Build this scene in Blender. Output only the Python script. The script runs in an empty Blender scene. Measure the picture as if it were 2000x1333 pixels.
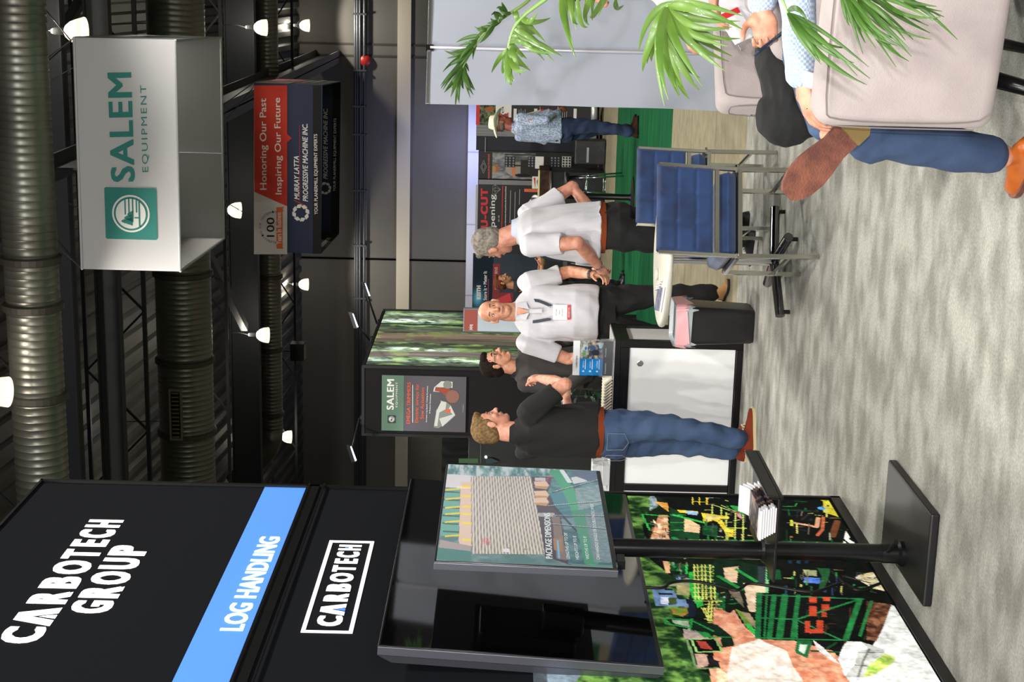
import bpy, bmesh, math, random
import numpy as np
from mathutils import Vector as V, Matrix, noise as mnoise
for blk in (bpy.data.objects, bpy.data.meshes, bpy.data.materials, bpy.data.lights, bpy.data.cameras, bpy.data.curves):
    for it in list(blk): blk.remove(it)
SC = bpy.context.scene
COL = SC.collection
random.seed(7)
# ------------------------------------------------------------------ camera (held upright, so the frame lies on its side)
FPX, EYE, YAW, ROLL, PITCH = 2950.0, 1.62, math.atan2(718, 2950), 0.0227, math.atan2(21, 2950)
sy_, cy_ = math.sin(YAW), math.cos(YAW)
R0 = V((cy_, sy_, 0)); F0h = V((-sy_, cy_, 0))
FWD = F0h*math.cos(PITCH) - V((0, 0, 1))*math.sin(PITCH)
UP0 = F0h*math.sin(PITCH) + V((0, 0, 1))*math.cos(PITCH)
SR = R0*math.cos(ROLL) + UP0*math.sin(ROLL)
SD = R0*math.sin(ROLL) - UP0*math.cos(ROLL)
EYEP = V((0, 0, EYE))
cam = bpy.data.cameras.new('camera'); camo = bpy.data.objects.new('camera', cam); COL.objects.link(camo)
cam.sensor_width = 36; cam.lens = FPX/2000*36; cam.clip_end = 300
camo.matrix_world = Matrix(((SD.x, SR.x, -FWD.x, 0), (SD.y, SR.y, -FWD.y, 0), (SD.z, SR.z, -FWD.z, EYE), (0, 0, 0, 1)))
SC.camera = camo
vs = SC.view_settings
vs.view_transform = 'Standard'; vs.look = 'None'; vs.exposure = 0.0; vs.gamma = 1; vs.use_curve_mapping = False
w = bpy.data.worlds.new('hall_air'); SC.world = w; w.use_nodes = True
w.node_tree.nodes['Background'].inputs[0].default_value = (0.95, 1.0, 1.02, 1)
w.node_tree.nodes['Background'].inputs[1].default_value = 0.17
def lamp(name, kind, loc, power, color=(1, 1, 1), size=.1, aim=None, angle=None, blend=.3):
    l = bpy.data.lights.new(name, kind); l.energy = power; l.color = color
    if kind == 'AREA': l.size = size
    elif kind in ('POINT', 'SPOT'): l.shadow_soft_size = size
    if kind == 'SPOT': l.spot_size = angle; l.spot_blend = blend
    o = bpy.data.objects.new(name, l); COL.objects.link(o); o.location = loc
    if aim is not None: o.rotation_euler = (V(aim)-V(loc)).to_track_quat('-Z', 'Y').to_euler()
    return o
# the camera's own flash sits on the camera's top side, which points to the right because the camera is turned upright
lamp('camera_flash', 'AREA', EYEP+SR*.15-FWD*.02, 118, (1, .97, .95), .04, EYEP+SR*.1+FWD*8+V((0, 0, -.5)))
# hall lamps overhead of the stand
for hx, hy in ((-3.4, 3), (1.8, 3), (-3.4, 11), (1.8, 11), (-6, 18), (1, 18)):
    lamp('high_bay_light', 'SPOT', (hx, hy, 7.9), 1150, (1, .97, .88), .25, (hx, hy, 0), math.radians(140), .5)

for hx, hy in ((-7, -5), (-2, -5), (3, -5), (-4.5, -9.5), (1, -9.5)):  # unseen hall lamps added behind the camera, tilted forward for frontal light
    lamp('high_bay_light', 'SPOT', (hx, hy, 7.9), 1850, (1, .98, .93), .3, (hx, hy+7.9, 0), math.radians(120), .6)
# ------------------------------------------------------------------ pixel rays (photograph 2000 x 1333)
def ray(x, y):
    a = (1333-y-666.5)/FPX; b = (x-1000)/FPX
    return FWD + SR*a + SD*b
def at(x, y, d): return EYEP + ray(x, y)*d
def onz(x, y, z=0.0):
    r = ray(x, y); return EYEP + r*((z-EYE)/r.z)
def onp(x, y, p, n):
    r = ray(x, y); return EYEP + r*((V(p)-EYEP).dot(V(n))/r.dot(V(n)))
def camxy(x, d, z=0): return R0*x + F0h*d + V((0, 0, z))      # camera-right, camera-forward
# ------------------------------------------------------------------ materials
def lin(c):
    c = c/255.0
    return c/12.92 if c <= .04045 else ((c+.055)/1.055)**2.4
def S(r, g=None, b=None):
    if g is None: r, g, b = r
    return (lin(r), lin(g), lin(b), 1)
MC = {}
def M(name, rgb=(128, 128, 128), rough=.6, metal=0, emit=0, var=None, bump=None, spec=.5, coat=0, attr=False, trans=0, alpha=1, sheen=0, obj=True, ior=None):
    if name in MC: return MC[name]
    m = bpy.data.materials.new(name); m.use_nodes = True; MC[name] = m
    nt = m.node_tree; b = nt.nodes['Principled BSDF']; L = nt.links.new
    b.inputs['Roughness'].default_value = rough; b.inputs['Metallic'].default_value = metal
    b.inputs['Specular IOR Level'].default_value = spec
    b.inputs['Coat Weight'].default_value = coat; b.inputs['Transmission Weight'].default_value = trans
    b.inputs['Alpha'].default_value = alpha; b.inputs['Sheen Weight'].default_value = sheen
    if ior: b.inputs['IOR'].default_value = ior
    col = S(*rgb); b.inputs['Base Color'].default_value = col
    src = None
    if attr:
        a = nt.nodes.new('ShaderNodeAttribute'); a.attribute_name = 'Col'; src = a.outputs['Color']
        L(src, b.inputs['Base Color'])
    if var or bump:
        tc = nt.nodes.new('ShaderNodeTexCoord')
    if var:                                   # (scale, rgb2, contrast_low, contrast_high, stretch)
        sc, rgb2 = var[0], var[1]; lo, hi = (var[2], var[3]) if len(var) > 3 else (.35, .65)
        mp = nt.nodes.new('ShaderNodeMapping'); L(tc.outputs['Object'], mp.inputs[0])
        if len(var) > 4: mp.inputs['Scale'].default_value = var[4]
        n = nt.nodes.new('ShaderNodeTexNoise'); n.inputs['Scale'].default_value = sc; n.inputs['Detail'].default_value = 4
        L(mp.outputs[0], n.inputs['Vector'])
        r = nt.nodes.new('ShaderNodeMapRange'); r.inputs[1].default_value = lo; r.inputs[2].default_value = hi
        L(n.outputs['Fac'], r.inputs[0])
        mx = nt.nodes.new('ShaderNodeMix'); mx.data_type = 'RGBA'
        L(r.outputs[0], mx.inputs['Factor']); mx.inputs['A'].default_value = col; mx.inputs['B'].default_value = S(*rgb2)
        if src: L(src, mx.inputs['A'])
        src = mx.outputs['Result']; L(src, b.inputs['Base Color'])
    if bump:                                  # (scale, strength, stretch)
        mp2 = nt.nodes.new('ShaderNodeMapping'); L(tc.outputs['Object'], mp2.inputs[0])
        if len(bump) > 2: mp2.inputs['Scale'].default_value = bump[2]
        n2 = nt.nodes.new('ShaderNodeTexNoise'); n2.inputs['Scale'].default_value = bump[0]; n2.inputs['Detail'].default_value = 3
        L(mp2.outputs[0], n2.inputs['Vector'])
        bp = nt.nodes.new('ShaderNodeBump'); bp.inputs['Strength'].default_value = bump[1]; bp.inputs['Distance'].default_value = .01
        L(n2.outputs['Fac'], bp.inputs['Height']); L(bp.outputs[0], b.inputs['Normal'])
    if emit:
        b.inputs['Emission Strength'].default_value = emit
        if src: L(src, b.inputs['Emission Color'])
        else: b.inputs['Emission Color'].default_value = col
    return m
# ------------------------------------------------------------------ objects
def tag(o, label=None, cat=None, group=None, kind=None):
    if label: o['label'] = label
    if cat: o['category'] = cat
    if group: o['group'] = group
    if kind: o['kind'] = kind
    return o
def thing(name, label, cat, loc=(0, 0, 0), group=None, rz=0):
    o = bpy.data.objects.new(name, None); COL.objects.link(o); o.location = loc; o.rotation_euler = (0, 0, rz)
    o.empty_display_size = .1
    return tag(o, label, cat, group)
def worldloc(o):
    p = V((0, 0, 0))
    while o is not None: p = p + o.location; o = o.parent
    return p
def link(me, name, parent=None, local=False, label=None):
    o = bpy.data.objects.new(name, me); COL.objects.link(o)
    if parent is not None:
        o.parent = parent
        if not local: me.transform(Matrix.Translation(-worldloc(parent)))
    if label: o['label'] = label
    return o
class MB:
    def __init__(s): s.v = []; s.f = []; s.m = []; s.cur = 0
    def add(s, vs, fs):
        k = len(s.v); s.v += [tuple(p) for p in vs]; s.f += [tuple(i+k for i in f) for f in fs]; s.m += [s.cur]*len(fs); return s
    def box(s, a, b, rot=None, piv=None):
        x0, y0, z0 = a; x1, y1, z1 = b
        p = [V(q) for q in ((x0,y0,z0),(x1,y0,z0),(x1,y1,z0),(x0,y1,z0),(x0,y0,z1),(x1,y0,z1),(x1,y1,z1),(x0,y1,z1))]
        if rot is not None:
            pv = V(piv) if piv is not None else (p[0]+p[6])/2
            p = [rot @ (q-pv)+pv for q in p]
        return s.add(p, [(0,3,2,1),(4,5,6,7),(0,1,5,4),(1,2,6,5),(2,3,7,6),(3,0,4,7)])
    def obox(s, c, ax, ay, az):               # oriented box: centre + three half-extent vectors
        c, ax, ay, az = V(c), V(ax), V(ay), V(az)
        p = [c+ax*i+ay*j+az*k for k in (-1, 1) for i, j in ((-1,-1),(1,-1),(1,1),(-1,1))]
        return s.add(p, [(0,3,2,1),(4,5,6,7),(0,1,5,4),(1,2,6,5),(2,3,7,6),(3,0,4,7)])
    def bar(s, a, b, w, h=None, up=(0, 0, 1)):
        a, b = V(a), V(b); d = b-a; L = d.length; d = d/L; u = V(up)
        if abs(d.dot(u)) > .98: u = V((1, 0, 0))
        x = d.cross(u).normalized(); y = x.cross(d).normalized(); h = h or w
        return s.obox((a+b)/2, x*(w/2), y*(h/2), d*(L/2))
    def tube(s, pts, r, n=10, cap=True, up=None, flat=1):
        pts = [V(p) for p in pts]; rs = r if isinstance(r, (list, tuple)) else [r]*len(pts)
        rings = []; prev = None
        for i, p in enumerate(pts):
            t = (pts[min(i+1, len(pts)-1)]-pts[max(i-1, 0)])
            t = t.normalized() if t.length > 1e-9 else V((0, 0, 1))
            if prev is None:
                a = V((0, 0, 1)) if abs(t.z) < .9 else V((1, 0, 0))
                if up is not None: a = V(up)
                x = t.cross(a).normalized()
            else: x = (prev - t*prev.dot(t)).normalized()
            prev = x; y = t.cross(x)
            rings.append([p + x*(math.cos(q)*rs[i]) + y*(math.sin(q)*rs[i]*flat) for q in [2*math.pi*k/n for k in range(n)]])
        return s.rings(rings, cap)
    def rings(s, rings, cap=True):
        n = len(rings[0]); vs = [p for r in rings for p in r]; fs = []
        for i in range(len(rings)-1):
            for k in range(n):
                fs.append((i*n+k, i*n+(k+1) % n, (i+1)*n+(k+1) % n, (i+1)*n+k))
        if cap: fs.append(tuple(range(n-1, -1, -1))); fs.append(tuple((len(rings)-1)*n+k for k in range(n)))
        return s.add(vs, fs)
    def lathe(s, prof, c=(0, 0, 0), n=24, axis=(0, 0, 1), cap=True):
        c = V(c); ax = V(axis).normalized(); a = V((1, 0, 0)) if abs(ax.x) < .9 else V((0, 1, 0))
        x = ax.cross(a).normalized(); y = ax.cross(x)
        return s.rings([[c+ax*z+x*(r*math.cos(2*math.pi*k/n))+y*(r*math.sin(2*math.pi*k/n)) for k in range(n)] for r, z in prof], cap)
    def ell(s, c, r, rot=None, n=12):
        c = V(c); rr = V(r); rings = []
        for i in range(1, n):
            th = math.pi*i/n
            rings.append([V((math.sin(th)*math.cos(2*math.pi*k/(2*n)), math.sin(th)*math.sin(2*math.pi*k/(2*n)), -math.cos(th))) for k in range(2*n)])
        def tr(p):
            q = V((p.x*rr.x, p.y*rr.y, p.z*rr.z))
            if rot is not None: q = rot @ q
            return c+q
        m = 2*n; vs = [tr(V((0, 0, -1)))]+[tr(p) for r_ in rings for p in r_]+[tr(V((0, 0, 1)))]
        fs = [(0, 1+(k+1) % m, 1+k) for k in range(m)]
        for i in range(n-2):
            for k in range(m): fs.append((1+i*m+k, 1+i*m+(k+1) % m, 1+(i+1)*m+(k+1) % m, 1+(i+1)*m+k))
        last = 1+(n-1)*m; fs += [(1+(n-2)*m+k, 1+(n-2)*m+(k+1) % m, last) for k in range(m)]
        return s.add(vs, fs)
    def prism(s, pts, off):                   # planar outline extruded by vector off
        pts = [V(p) for p in pts]; off = V(off); n = len(pts)
        return s.add(pts+[p+off for p in pts], [tuple(range(n-1, -1, -1)), tuple(range(n, 2*n))]+[(i, (i+1) % n, n+(i+1) % n, n+i) for i in range(n)])
    def mesh(s, name, mats, smooth=False):
        me = bpy.data.meshes.new(name); me.from_pydata(s.v, [], s.f)
        for m in (mats if isinstance(mats, (list, tuple)) else [mats]): me.materials.append(m)
        if any(s.m): me.polygons.foreach_set('material_index', s.m)
        if smooth: me.polygons.foreach_set('use_smooth', [True]*len(s.f))
        me.update(); return me
    def build(s, name, mats, parent=None, smooth=False, local=False, label=None, bevel=0, fix=True, angle=None):
        me = s.mesh(name, mats, smooth)
        if fix or bevel:
            bm = bmesh.new(); bm.from_mesh(me)
            if fix: bmesh.ops.recalc_face_normals(bm, faces=bm.faces)
            if bevel:
                es = [e for e in bm.edges if len(e.link_faces) == 2 and e.calc_face_angle(0) > .6]
                bmesh.ops.bevel(bm, geom=es, offset=bevel, segments=2, affect='EDGES', profile=.5, clamp_overlap=True)
            bm.to_mesh(me); bm.free()
        if smooth and angle: me.set_sharp_from_angle(angle=math.radians(angle))
        return link(me, name, parent, local, label)
def struct(o): o['kind'] = 'structure'; return o
def rbox(parent, name, mat, a, b, r=.02, seg=4, label=None, local=False, dome=0, rot=None):
    """softly rounded block"""
    bm = bmesh.new(); bmesh.ops.create_cube(bm, size=1)
    a, b = V(a), V(b)
    for v in bm.verts: v.co = V([(a[i]+b[i])/2+v.co[i]*(b[i]-a[i]) for i in range(3)])
    bmesh.ops.bevel(bm, geom=list(bm.edges), offset=r, segments=seg, affect='EDGES', profile=.5, clamp_overlap=True)
    if rot is not None:
        c = (a+b)/2
        for v in bm.verts: v.co = rot @ (v.co-c)+c
    me = bpy.data.meshes.new(name); bm.to_mesh(me); bm.free(); me.materials.append(mat)
    me.polygons.foreach_set('use_smooth', [True]*len(me.polygons))
    return link(me, name, parent, local, label)
# ------------------------------------------------------------------ queued lettering (one evaluation at the end)
TQ = []
def text(s, ll, lr, ul, m, parent, name='lettering', bold=0.0, shear=0, space=1, proud=.003, word=1, label=None):
    """lettering stretched over the parallelogram lower-left, lower-right, upper-left (world points)"""
    TQ.append((s, V(ll), V(lr), V(ul), m, parent, name, bold, shear, space, proud, word, label))
def textpx(s, ll, lr, ul, plane, m, parent, **k):
    text(s, onp(*ll, *plane), onp(*lr, *plane), onp(*ul, *plane), m, parent, **k)
def flush_text():
    tmp = []
    for q in TQ:
        cu = bpy.data.curves.new('t', 'FONT'); cu.body = q[0]; cu.shear = q[8]; cu.space_character = q[9]+q[7]*1.3; cu.space_word = q[11]
        cu.resolution_u = 3; cu.fill_mode = 'FRONT'
        o = bpy.data.objects.new('t', cu); COL.objects.link(o); tmp.append(o)
    bpy.context.view_layer.update(); dg = bpy.context.evaluated_depsgraph_get()
    for o, q in zip(tmp, TQ):
        me = bpy.data.meshes.new_from_object(o.evaluated_get(dg)); me.name = q[6]
        if not len(me.vertices): continue
        co = np.zeros(len(me.vertices)*3); me.vertices.foreach_get('co', co); co = co.reshape(-1, 3)
        mn, mx = co.min(0), co.max(0); ex, ey = q[2]-q[1], q[3]-q[1]; n = ex.cross(ey).normalized()
        a = (co[:, 0]-mn[0])/(mx[0]-mn[0]); b = (co[:, 1]-mn[1])/(mx[1]-mn[1]+1e-9)
        base = np.array(q[1]+n*q[10]); exn, eyn, nn_ = np.array(ex), np.array(ey), np.array(n)
        W_, H_ = mx[0]-mn[0], mx[1]-mn[1]; bo = q[7]*1.15
        P = base + np.outer(a, exn) + np.outer(b, eyn)
        if bo > 0:                                   # heavier strokes: the outline repeated with small shifts
            fs = [tuple(p.vertices) for p in me.polygons]; nv = len(P); VV, FF = [], []
            sx, sy_2 = 1-2*bo/W_, 1-1.2*bo/H_
            P0 = base + np.outer(a*sx+bo/W_, exn) + np.outer(b*sy_2+.6*bo/H_, eyn)
            k = 0
            for dx in ((-1, -.33, .33, 1) if bo > .03 else (-1, 1)):
                for dy in (-.6, .6):
                    VV.append(P0+exn*(dx*bo/W_)+eyn*(dy*bo/H_)+nn_*(k*.0002)); FF += [tuple(i+nv*k for i in f) for f in fs]; k += 1
            bpy.data.meshes.remove(me); me = bpy.data.meshes.new(q[6]); me.from_pydata(np.concatenate(VV).tolist(), [], FF)
        else: me.vertices.foreach_set('co', P.ravel())
        me.materials.clear(); me.materials.append(q[4]); me.update()
        link(me, q[6], q[5], False, q[12])
    for o in tmp:
        cu = o.data; bpy.data.objects.remove(o); bpy.data.curves.remove(cu)
# ------------------------------------------------------------------ printed pictures: colour per vertex on a fine grid
_rng = np.random.RandomState(5)
def vnoise(h, w, cell, seed=0):
    rg = np.random.RandomState(seed+11); out = np.zeros((h, w)); amp = 1; tot = 0
    c = cell if isinstance(cell, tuple) else (cell, cell)
    for o in range(4):
        gh, gw = max(2, int(h/max(1, c[0]))+2), max(2, int(w/max(1, c[1]))+2)
        g = rg.rand(gh, gw); yy = np.linspace(0, gh-1.001, h); xx = np.linspace(0, gw-1.001, w)
        y0 = yy.astype(int); x0 = xx.astype(int); fy = (yy-y0)[:, None]; fx = (xx-x0)[None]
        a = g[y0][:, x0]; b_ = g[y0][:, x0+1]; c_ = g[y0+1][:, x0]; d = g[y0+1][:, x0+1]
        out += amp*((a*(1-fx)+b_*fx)*(1-fy)+(c_*(1-fx)+d*fx)*fy); tot += amp; amp *= .6; c = (c[0]/2, c[1]/2)
    return out/tot
class Paint:
    def __init__(s, ll, ex, ey, w, h, cell=.008, base=(0, 0, 0), n=None):
        s.ll, s.ex, s.ey = V(ll), V(ex).normalized(), V(ey).normalized(); s.W, s.H = w, h
        s.nx, s.ny = max(2, int(w/cell)), max(2, int(h/cell)); s.n = s.ex.cross(s.ey)
        s.a = np.zeros((s.ny, s.nx, 3)); s.a[:] = base
        s.X, s.Y = np.meshgrid(np.linspace(0, w, s.nx), np.linspace(0, h, s.ny))
        s.mask_clip = None
    def px(s, x, y):
        p = onp(x, y, s.ll, s.n)-s.ll; return (p.dot(s.ex), p.dot(s.ey))
    def pts(s, P, px): return [s.px(*p) for p in P] if px else P
    def mask(s, P, px=True):
        P = s.pts(P, px); m = np.zeros(s.X.shape, bool); n = len(P)
        for i in range(n):
            (x0, y0), (x1, y1) = P[i], P[(i+1) % n]
            if y0 == y1: continue
            c = ((y0 > s.Y) != (y1 > s.Y)) & (s.X < (x1-x0)*(s.Y-y0)/(y1-y0)+x0); m ^= c
        return m
    def poly(s, P, col, px=True): s.a[s.mask(P, px)] = col
    def rect(s, x0, y0, x1, y1, col): s.poly([(x0, y0), (x1, y0), (x1, y1), (x0, y1)], col, False)
    def noisy(s, m, c1, c2, cell=8, lo=.35, hi=.65, seed=0):
        t = np.clip((vnoise(s.ny, s.nx, cell, seed)-lo)/(hi-lo), 0, 1)[..., None]
        v = np.array(c1)*(1-t)+np.array(c2)*t; s.a[m] = v[m]
    def npoly(s, P, c1, c2, px=True, **k): s.noisy(s.mask(P, px), c1, c2, **k)
    def line(s, P, w, col, px=True):
        P = s.pts(P, px)
        for (x0, y0), (x1, y1) in zip(P, P[1:]):
            dx, dy = x1-x0, y1-y0; L2 = dx*dx+dy*dy+1e-12
            t = np.clip(((s.X-x0)*dx+(s.Y-y0)*dy)/L2, 0, 1)
            s.a[(s.X-x0-t*dx)**2+(s.Y-y0-t*dy)**2 < (w/2)**2] = col
    def ell(s, c, rx, ry, col, px=False):
        if px: c = s.px(*c)
        s.a[((s.X-c[0])/rx)**2+((s.Y-c[1])/ry)**2 < 1] = col
    def mesh(s, name, mat, parent, proud=.002, label=None):
        me = bpy.data.meshes.new(name); nx, ny = s.nx, s.ny
        P = np.array(s.ll+s.n*proud)[None, None]+s.X[..., None]*np.array(s.ex)+s.Y[..., None]*np.array(s.ey)
        me.vertices.add(nx*ny); me.vertices.foreach_set('co', P.reshape(-1))
        i = np.arange(nx*ny).reshape(ny, nx)
        f = np.stack([i[:-1, :-1], i[:-1, 1:], i[1:, 1:], i[1:, :-1]], -1).reshape(-1, 4); nf = len(f)
        me.loops.add(nf*4); me.loops.foreach_set('vertex_index', f.reshape(-1).astype(np.int32))
        me.polygons.add(nf); me.polygons.foreach_set('loop_start', np.arange(0, nf*4, 4, dtype=np.int32))
        me.update(calc_edges=True)
        ca = me.color_attributes.new('Col', 'FLOAT_COLOR', 'POINT')
        c = np.clip(s.a, 0, 255)/255.0; c = np.where(c <= .04045, c/12.92, ((c+.055)/1.055)**2.4)
        ca.data.foreach_set('color', np.concatenate([c, np.ones((ny, nx, 1))], -1).reshape(-1).astype(np.float32))
        me.materials.append(mat)
        return link(me, name, parent, False, label)
PRINT = M('printed_picture', rough=.7, attr=True, spec=.2)
BACKLIT = M('backlit_print', rough=.8, attr=True, emit=.62, spec=.1)
BLACKM = M('black_satin_metal', (22, 22, 24), .35, .3)
CHROME = M('chrome', (205, 205, 208), .12, 1)
STEEL = M('brushed_steel', (190, 190, 190), .3, 1)
WHITEP = M('white_plastic', (232, 230, 226), .35)
# ================================================================== THE HALL
CARPET = M('swirled_grey_carpet', (136, 135, 127), .95, var=(4.6, (170, 169, 162), .38, .62, (1.0, 1.5, 1)), bump=(160, .55), spec=.1)
nt = CARPET.node_tree
# second, finer layer of wear: fibre speckle
tc = nt.nodes.new('ShaderNodeTexCoord'); n3 = nt.nodes.new('ShaderNodeTexNoise'); n3.inputs['Scale'].default_value = 95; n3.inputs['Detail'].default_value = 2
mr = nt.nodes.new('ShaderNodeMapRange'); mr.inputs[1].default_value = .3; mr.inputs[2].default_value = .7; mr.inputs[3].default_value = .8; mr.inputs[4].default_value = 1.16
mm = nt.nodes.new('ShaderNodeMix'); mm.data_type = 'RGBA'; mm.blend_type = 'MULTIPLY'; mm.inputs['Factor'].default_value = 1
src = nt.nodes['Principled BSDF'].inputs['Base Color'].links[0].from_socket
nt.links.new(tc.outputs['Object'], n3.inputs['Vector']); nt.links.new(n3.outputs['Fac'], mr.inputs[0]); nt.links.new(src, mm.inputs['A'])
nt.links.new(mr.outputs[0], mm.inputs['B']); nt.links.new(mm.outputs['Result'], nt.nodes['Principled BSDF'].inputs['Base Color'])
BEIGEC = M('beige_loop_carpet', (150, 140, 118), .95, var=(7, (132, 125, 104)), bump=(120, .6), spec=.1)
GREENC = M('green_event_carpet', (24, 92, 54), .95, var=(6, (12, 66, 40), .35, .65, (.25, 2.2, 1)), bump=(90, .5), spec=.1)
CONC = M('concrete_slab', (96, 92, 84), .8, var=(2, (80, 77, 70)))
b = MB(); b.box((-60, -12, -.2), (30, 62, -.012)); struct(b.build('floor', CONC))
fl = struct(MB().box((-14, -6, -.012), (16, 10.2, 0)).build('floor', CARPET))
for i, (y0, y1) in enumerate(((10.2, 11.72), (11.725, 13.25), (13.255, 14.8), (22.1, 23.6), (23.605, 25.1), (25.105, 26.6), (26.605, 28.1))):
    link(MB().box((-22, y0+.004, -.01), (14, y1-.004, -.001)).mesh('carpet_strip', BEIGEC), 'carpet_strip', fl)
y = 14.8
while y < 22.0:
    link(MB().box((-22, y+.006, -.01), (14, y+1.214, -.0015)).mesh('carpet_strip', GREENC), 'carpet_strip', fl, label='green carpet strip'); y += 1.217
UPW = M('grey_painted_wall', (104, 101, 95), .85, var=(.35, (96, 93, 88)))
WY = 50.5
b = MB(); b.box((-60, WY, 0), (30, WY+.3, 9.2)); wb = struct(b.build('wall_back', UPW))
# pale painted trim band, white dado and the vertical panel joints of the far wall
BAND = M('cream_painted_trim', (205, 196, 176), .7)
zt = lambda v: EYE + (onp(v, 700, (0, WY, 0), (0, 1, 0)).z-EYE)
link(MB().box((-60, WY-.06, zt(798)), (30, WY, zt(773))).mesh('trim', BAND), 'trim', wb)
WHT = M('white_dado_panels', (214, 214, 222), .6)
link(MB().box((-60, WY-.12, 0), (30, WY, zt(907))).mesh('dado', WHT), 'dado', wb)
b = MB()
for x in np.arange(-40, 12, 2.44): b.box((x, WY-.125, 0), (x+.05, WY-.12, zt(907)))
link(b.mesh('dado_seams', M('pale_seam', (176, 176, 188), .6)), 'dado_seams', wb)
seam = M('wall_joint_grey', (60, 58, 55), .9)  # plain dark grey of the panel joint strips
for py in (86, 109, 505, 506): 
    x = onp(700, py, (0, WY, 0), (0, 1, 0)).x
    link(MB().box((x-.035, WY-.02, zt(907)), (x+.035, WY-.001, 9.2)).mesh('panel_joint', seam), 'panel_joint', wb)
PIPE = M('grey_painted_pipe', (70, 72, 76), .45, .4)
for v in (695, 699, 704, 712):
    z = zt(v); link(MB().tube([(-45, WY-.16, z), (12, WY-.16, z)], .045, 8).mesh('conduit', PIPE), 'conduit', wb)
for py in (27, 137, 207, 262, 371, 478, 581):
    x = onp(700, py, (0, WY, 0), (0, 1, 0)).x
    link(MB().box((x-.03, WY-.22, zt(716)), (x+.03, WY, zt(691))).mesh('pipe_bracket', PIPE), 'pipe_bracket', wb)
p = onp(711, 119, (0, WY-.32, 0), (0, 1, 0)); t = thing('fire_bell', 'small round red fire bell on the far wall beside the pipes', 'bell', p)
MB().lathe([(.18, 0), (.2, .05), (.15, .12), (.04, .15)], p+V((0, .25, 0)), axis=(0, -1, 0)).build('gong', M('red_enamel', (170, 34, 28), .4), t, True, angle=40)
MB().box(p+V((-.1, .2, -.1)), p+V((.1, .29, .1))).build('back_box', M('red_enamel'), t)
# side return of the hall, further left
# ---- ceiling: corrugated steel deck, falling gently towards the far wall
zc = lambda y: 8.55+(WY-y)*.085
DECK = M('dark_corrugated_deck', (84, 82, 74), .6, .2, var=(.6, (60, 60, 60)))
DECK2 = M('painted_steel_dark', (44, 46, 50), .55, .3)
GIRD = M('primer_grey_girder', (74, 75, 76), .55, .3)
b = MB(); xs = []; x = -34.0
prof = []
while x < 9:
    for dx, dz in ((0, 0), (.16, 0), (.22, -.09), (.38, -.09), (.44, 0)): prof.append((x+dx, dz))
    x += .44
vs_ = []; 
for yy in (16.0, WY): vs_ += [(px_, yy, zc(yy)+dz) for px_, dz in prof]
n = len(prof); b.add(vs_, [(i, i+1, n+i+1, n+i) for i in range(n-1)])
me = b.mesh('ceiling', DECK); ce = struct(link(me, 'ceiling'))
link(MB().box((-60, -12, 10.2), (30, 16, 10.3)).mesh('roof_slab', DECK2), 'roof_slab', ce)
link(MB().box((-60, 16, 11.7), (30, 51, 11.8)).mesh('roof_slab', DECK2), 'roof_slab', ce)
# the hall behind and beside the photographer, plain dark walls
HW = M('dark_hall_wall', (92, 90, 86), .85)
for nm, a_, b_ in (('wall_left', (-60.3, -12, 0), (-60, 51, 11.8)), ('wall_right', (30, -12, 0), (30.3, 51, 11.8)), ('wall_front', (-60, -12.3, 0), (30, -12, 11.8))):
    struct(MB().box(a_, b_).build(nm, HW))
# ---- girders and open web joists
def ycam(d): return d*.9716
def girder(y, z, h, mat, lab, wfl=.24, x0=-32, x1=8):
    t = thing('roof_girder', lab, 'girder', (x0, y, z))
    MB().box((x0, y-.01, z), (x1, y+.01, z+h)).build('web_plate', mat, t)
    for k in (0, 1): MB().box((x0, y-wfl/2, z+k*(h-.03)), (x1, y+wfl/2, z+k*(h-.03)+.03)).build('flange', mat, t)
def ycross(v, z):   # grid y at which height z shows at image column v (middle of picture)
    return onz(v, 500, z).y
girder(ycross(232, 8.35), 8.35, .42, GIRD, 'grey steel girder crossing the roof between the large duct and the slotted duct')
girder(ycross(143, 8.6), 8.6, .62, DECK2, 'deep dark girder crossing the roof just past the nearest duct', .3)
girder(ycross(505, 7.95), 7.95, .75, DECK2, 'deep black girder crossing the roof before the far narrow duct', .3)
def joist(y, z, h, mat, lab, x0, x1, step=1.15):
    t = thing('open_web_joist', lab, 'joist', (x0, y, z))
    MB().bar((x0, y, z), (x1, y, z), .09, .07).build('bottom_chord', mat, t)
    MB().bar((x0, y, z+h), (x1, y, z+h), .09, .07).build('top_chord', mat, t)
    x = x0; k = 0; base = None
    while x < x1-.01:
        L = math.hypot(step, h); ang = math.atan2(h, step)*(1 if k % 2 == 0 else -1)
        if base is None:
            base = {}
            for sgn in (1, -1): base[sgn] = MB().box((0, -.02, -.02), (L, .02, .02)).mesh('diagonal', mat)
        o = bpy.data.objects.new('diagonal', base[1]); COL.objects.link(o); o.parent = t
        o.location = (x-x0, 0, 0 if k % 2 == 0 else h); o.rotation_euler = (0, -ang, 0)
        x += step; k += 1
joist(ycross(278, 8.2), 8.2, 1.1, DECK2, 'dark open web joist just past the grey girder', -20, 4)
joist(ycross(440, 8.0), 8.0, .9, DECK2, 'dark open web joist just past the slotted duct', -24, 4)
joist(ycross(575, 7.9), 7.9, .75, DECK2, 'dark open web joist nearest the far wall, behind the narrow duct', -26, 4)
joist(ycross(30, 8.9), 8.9, 1.1, DECK2, 'dark open web joist above the nearest duct', -20, 4)
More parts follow.
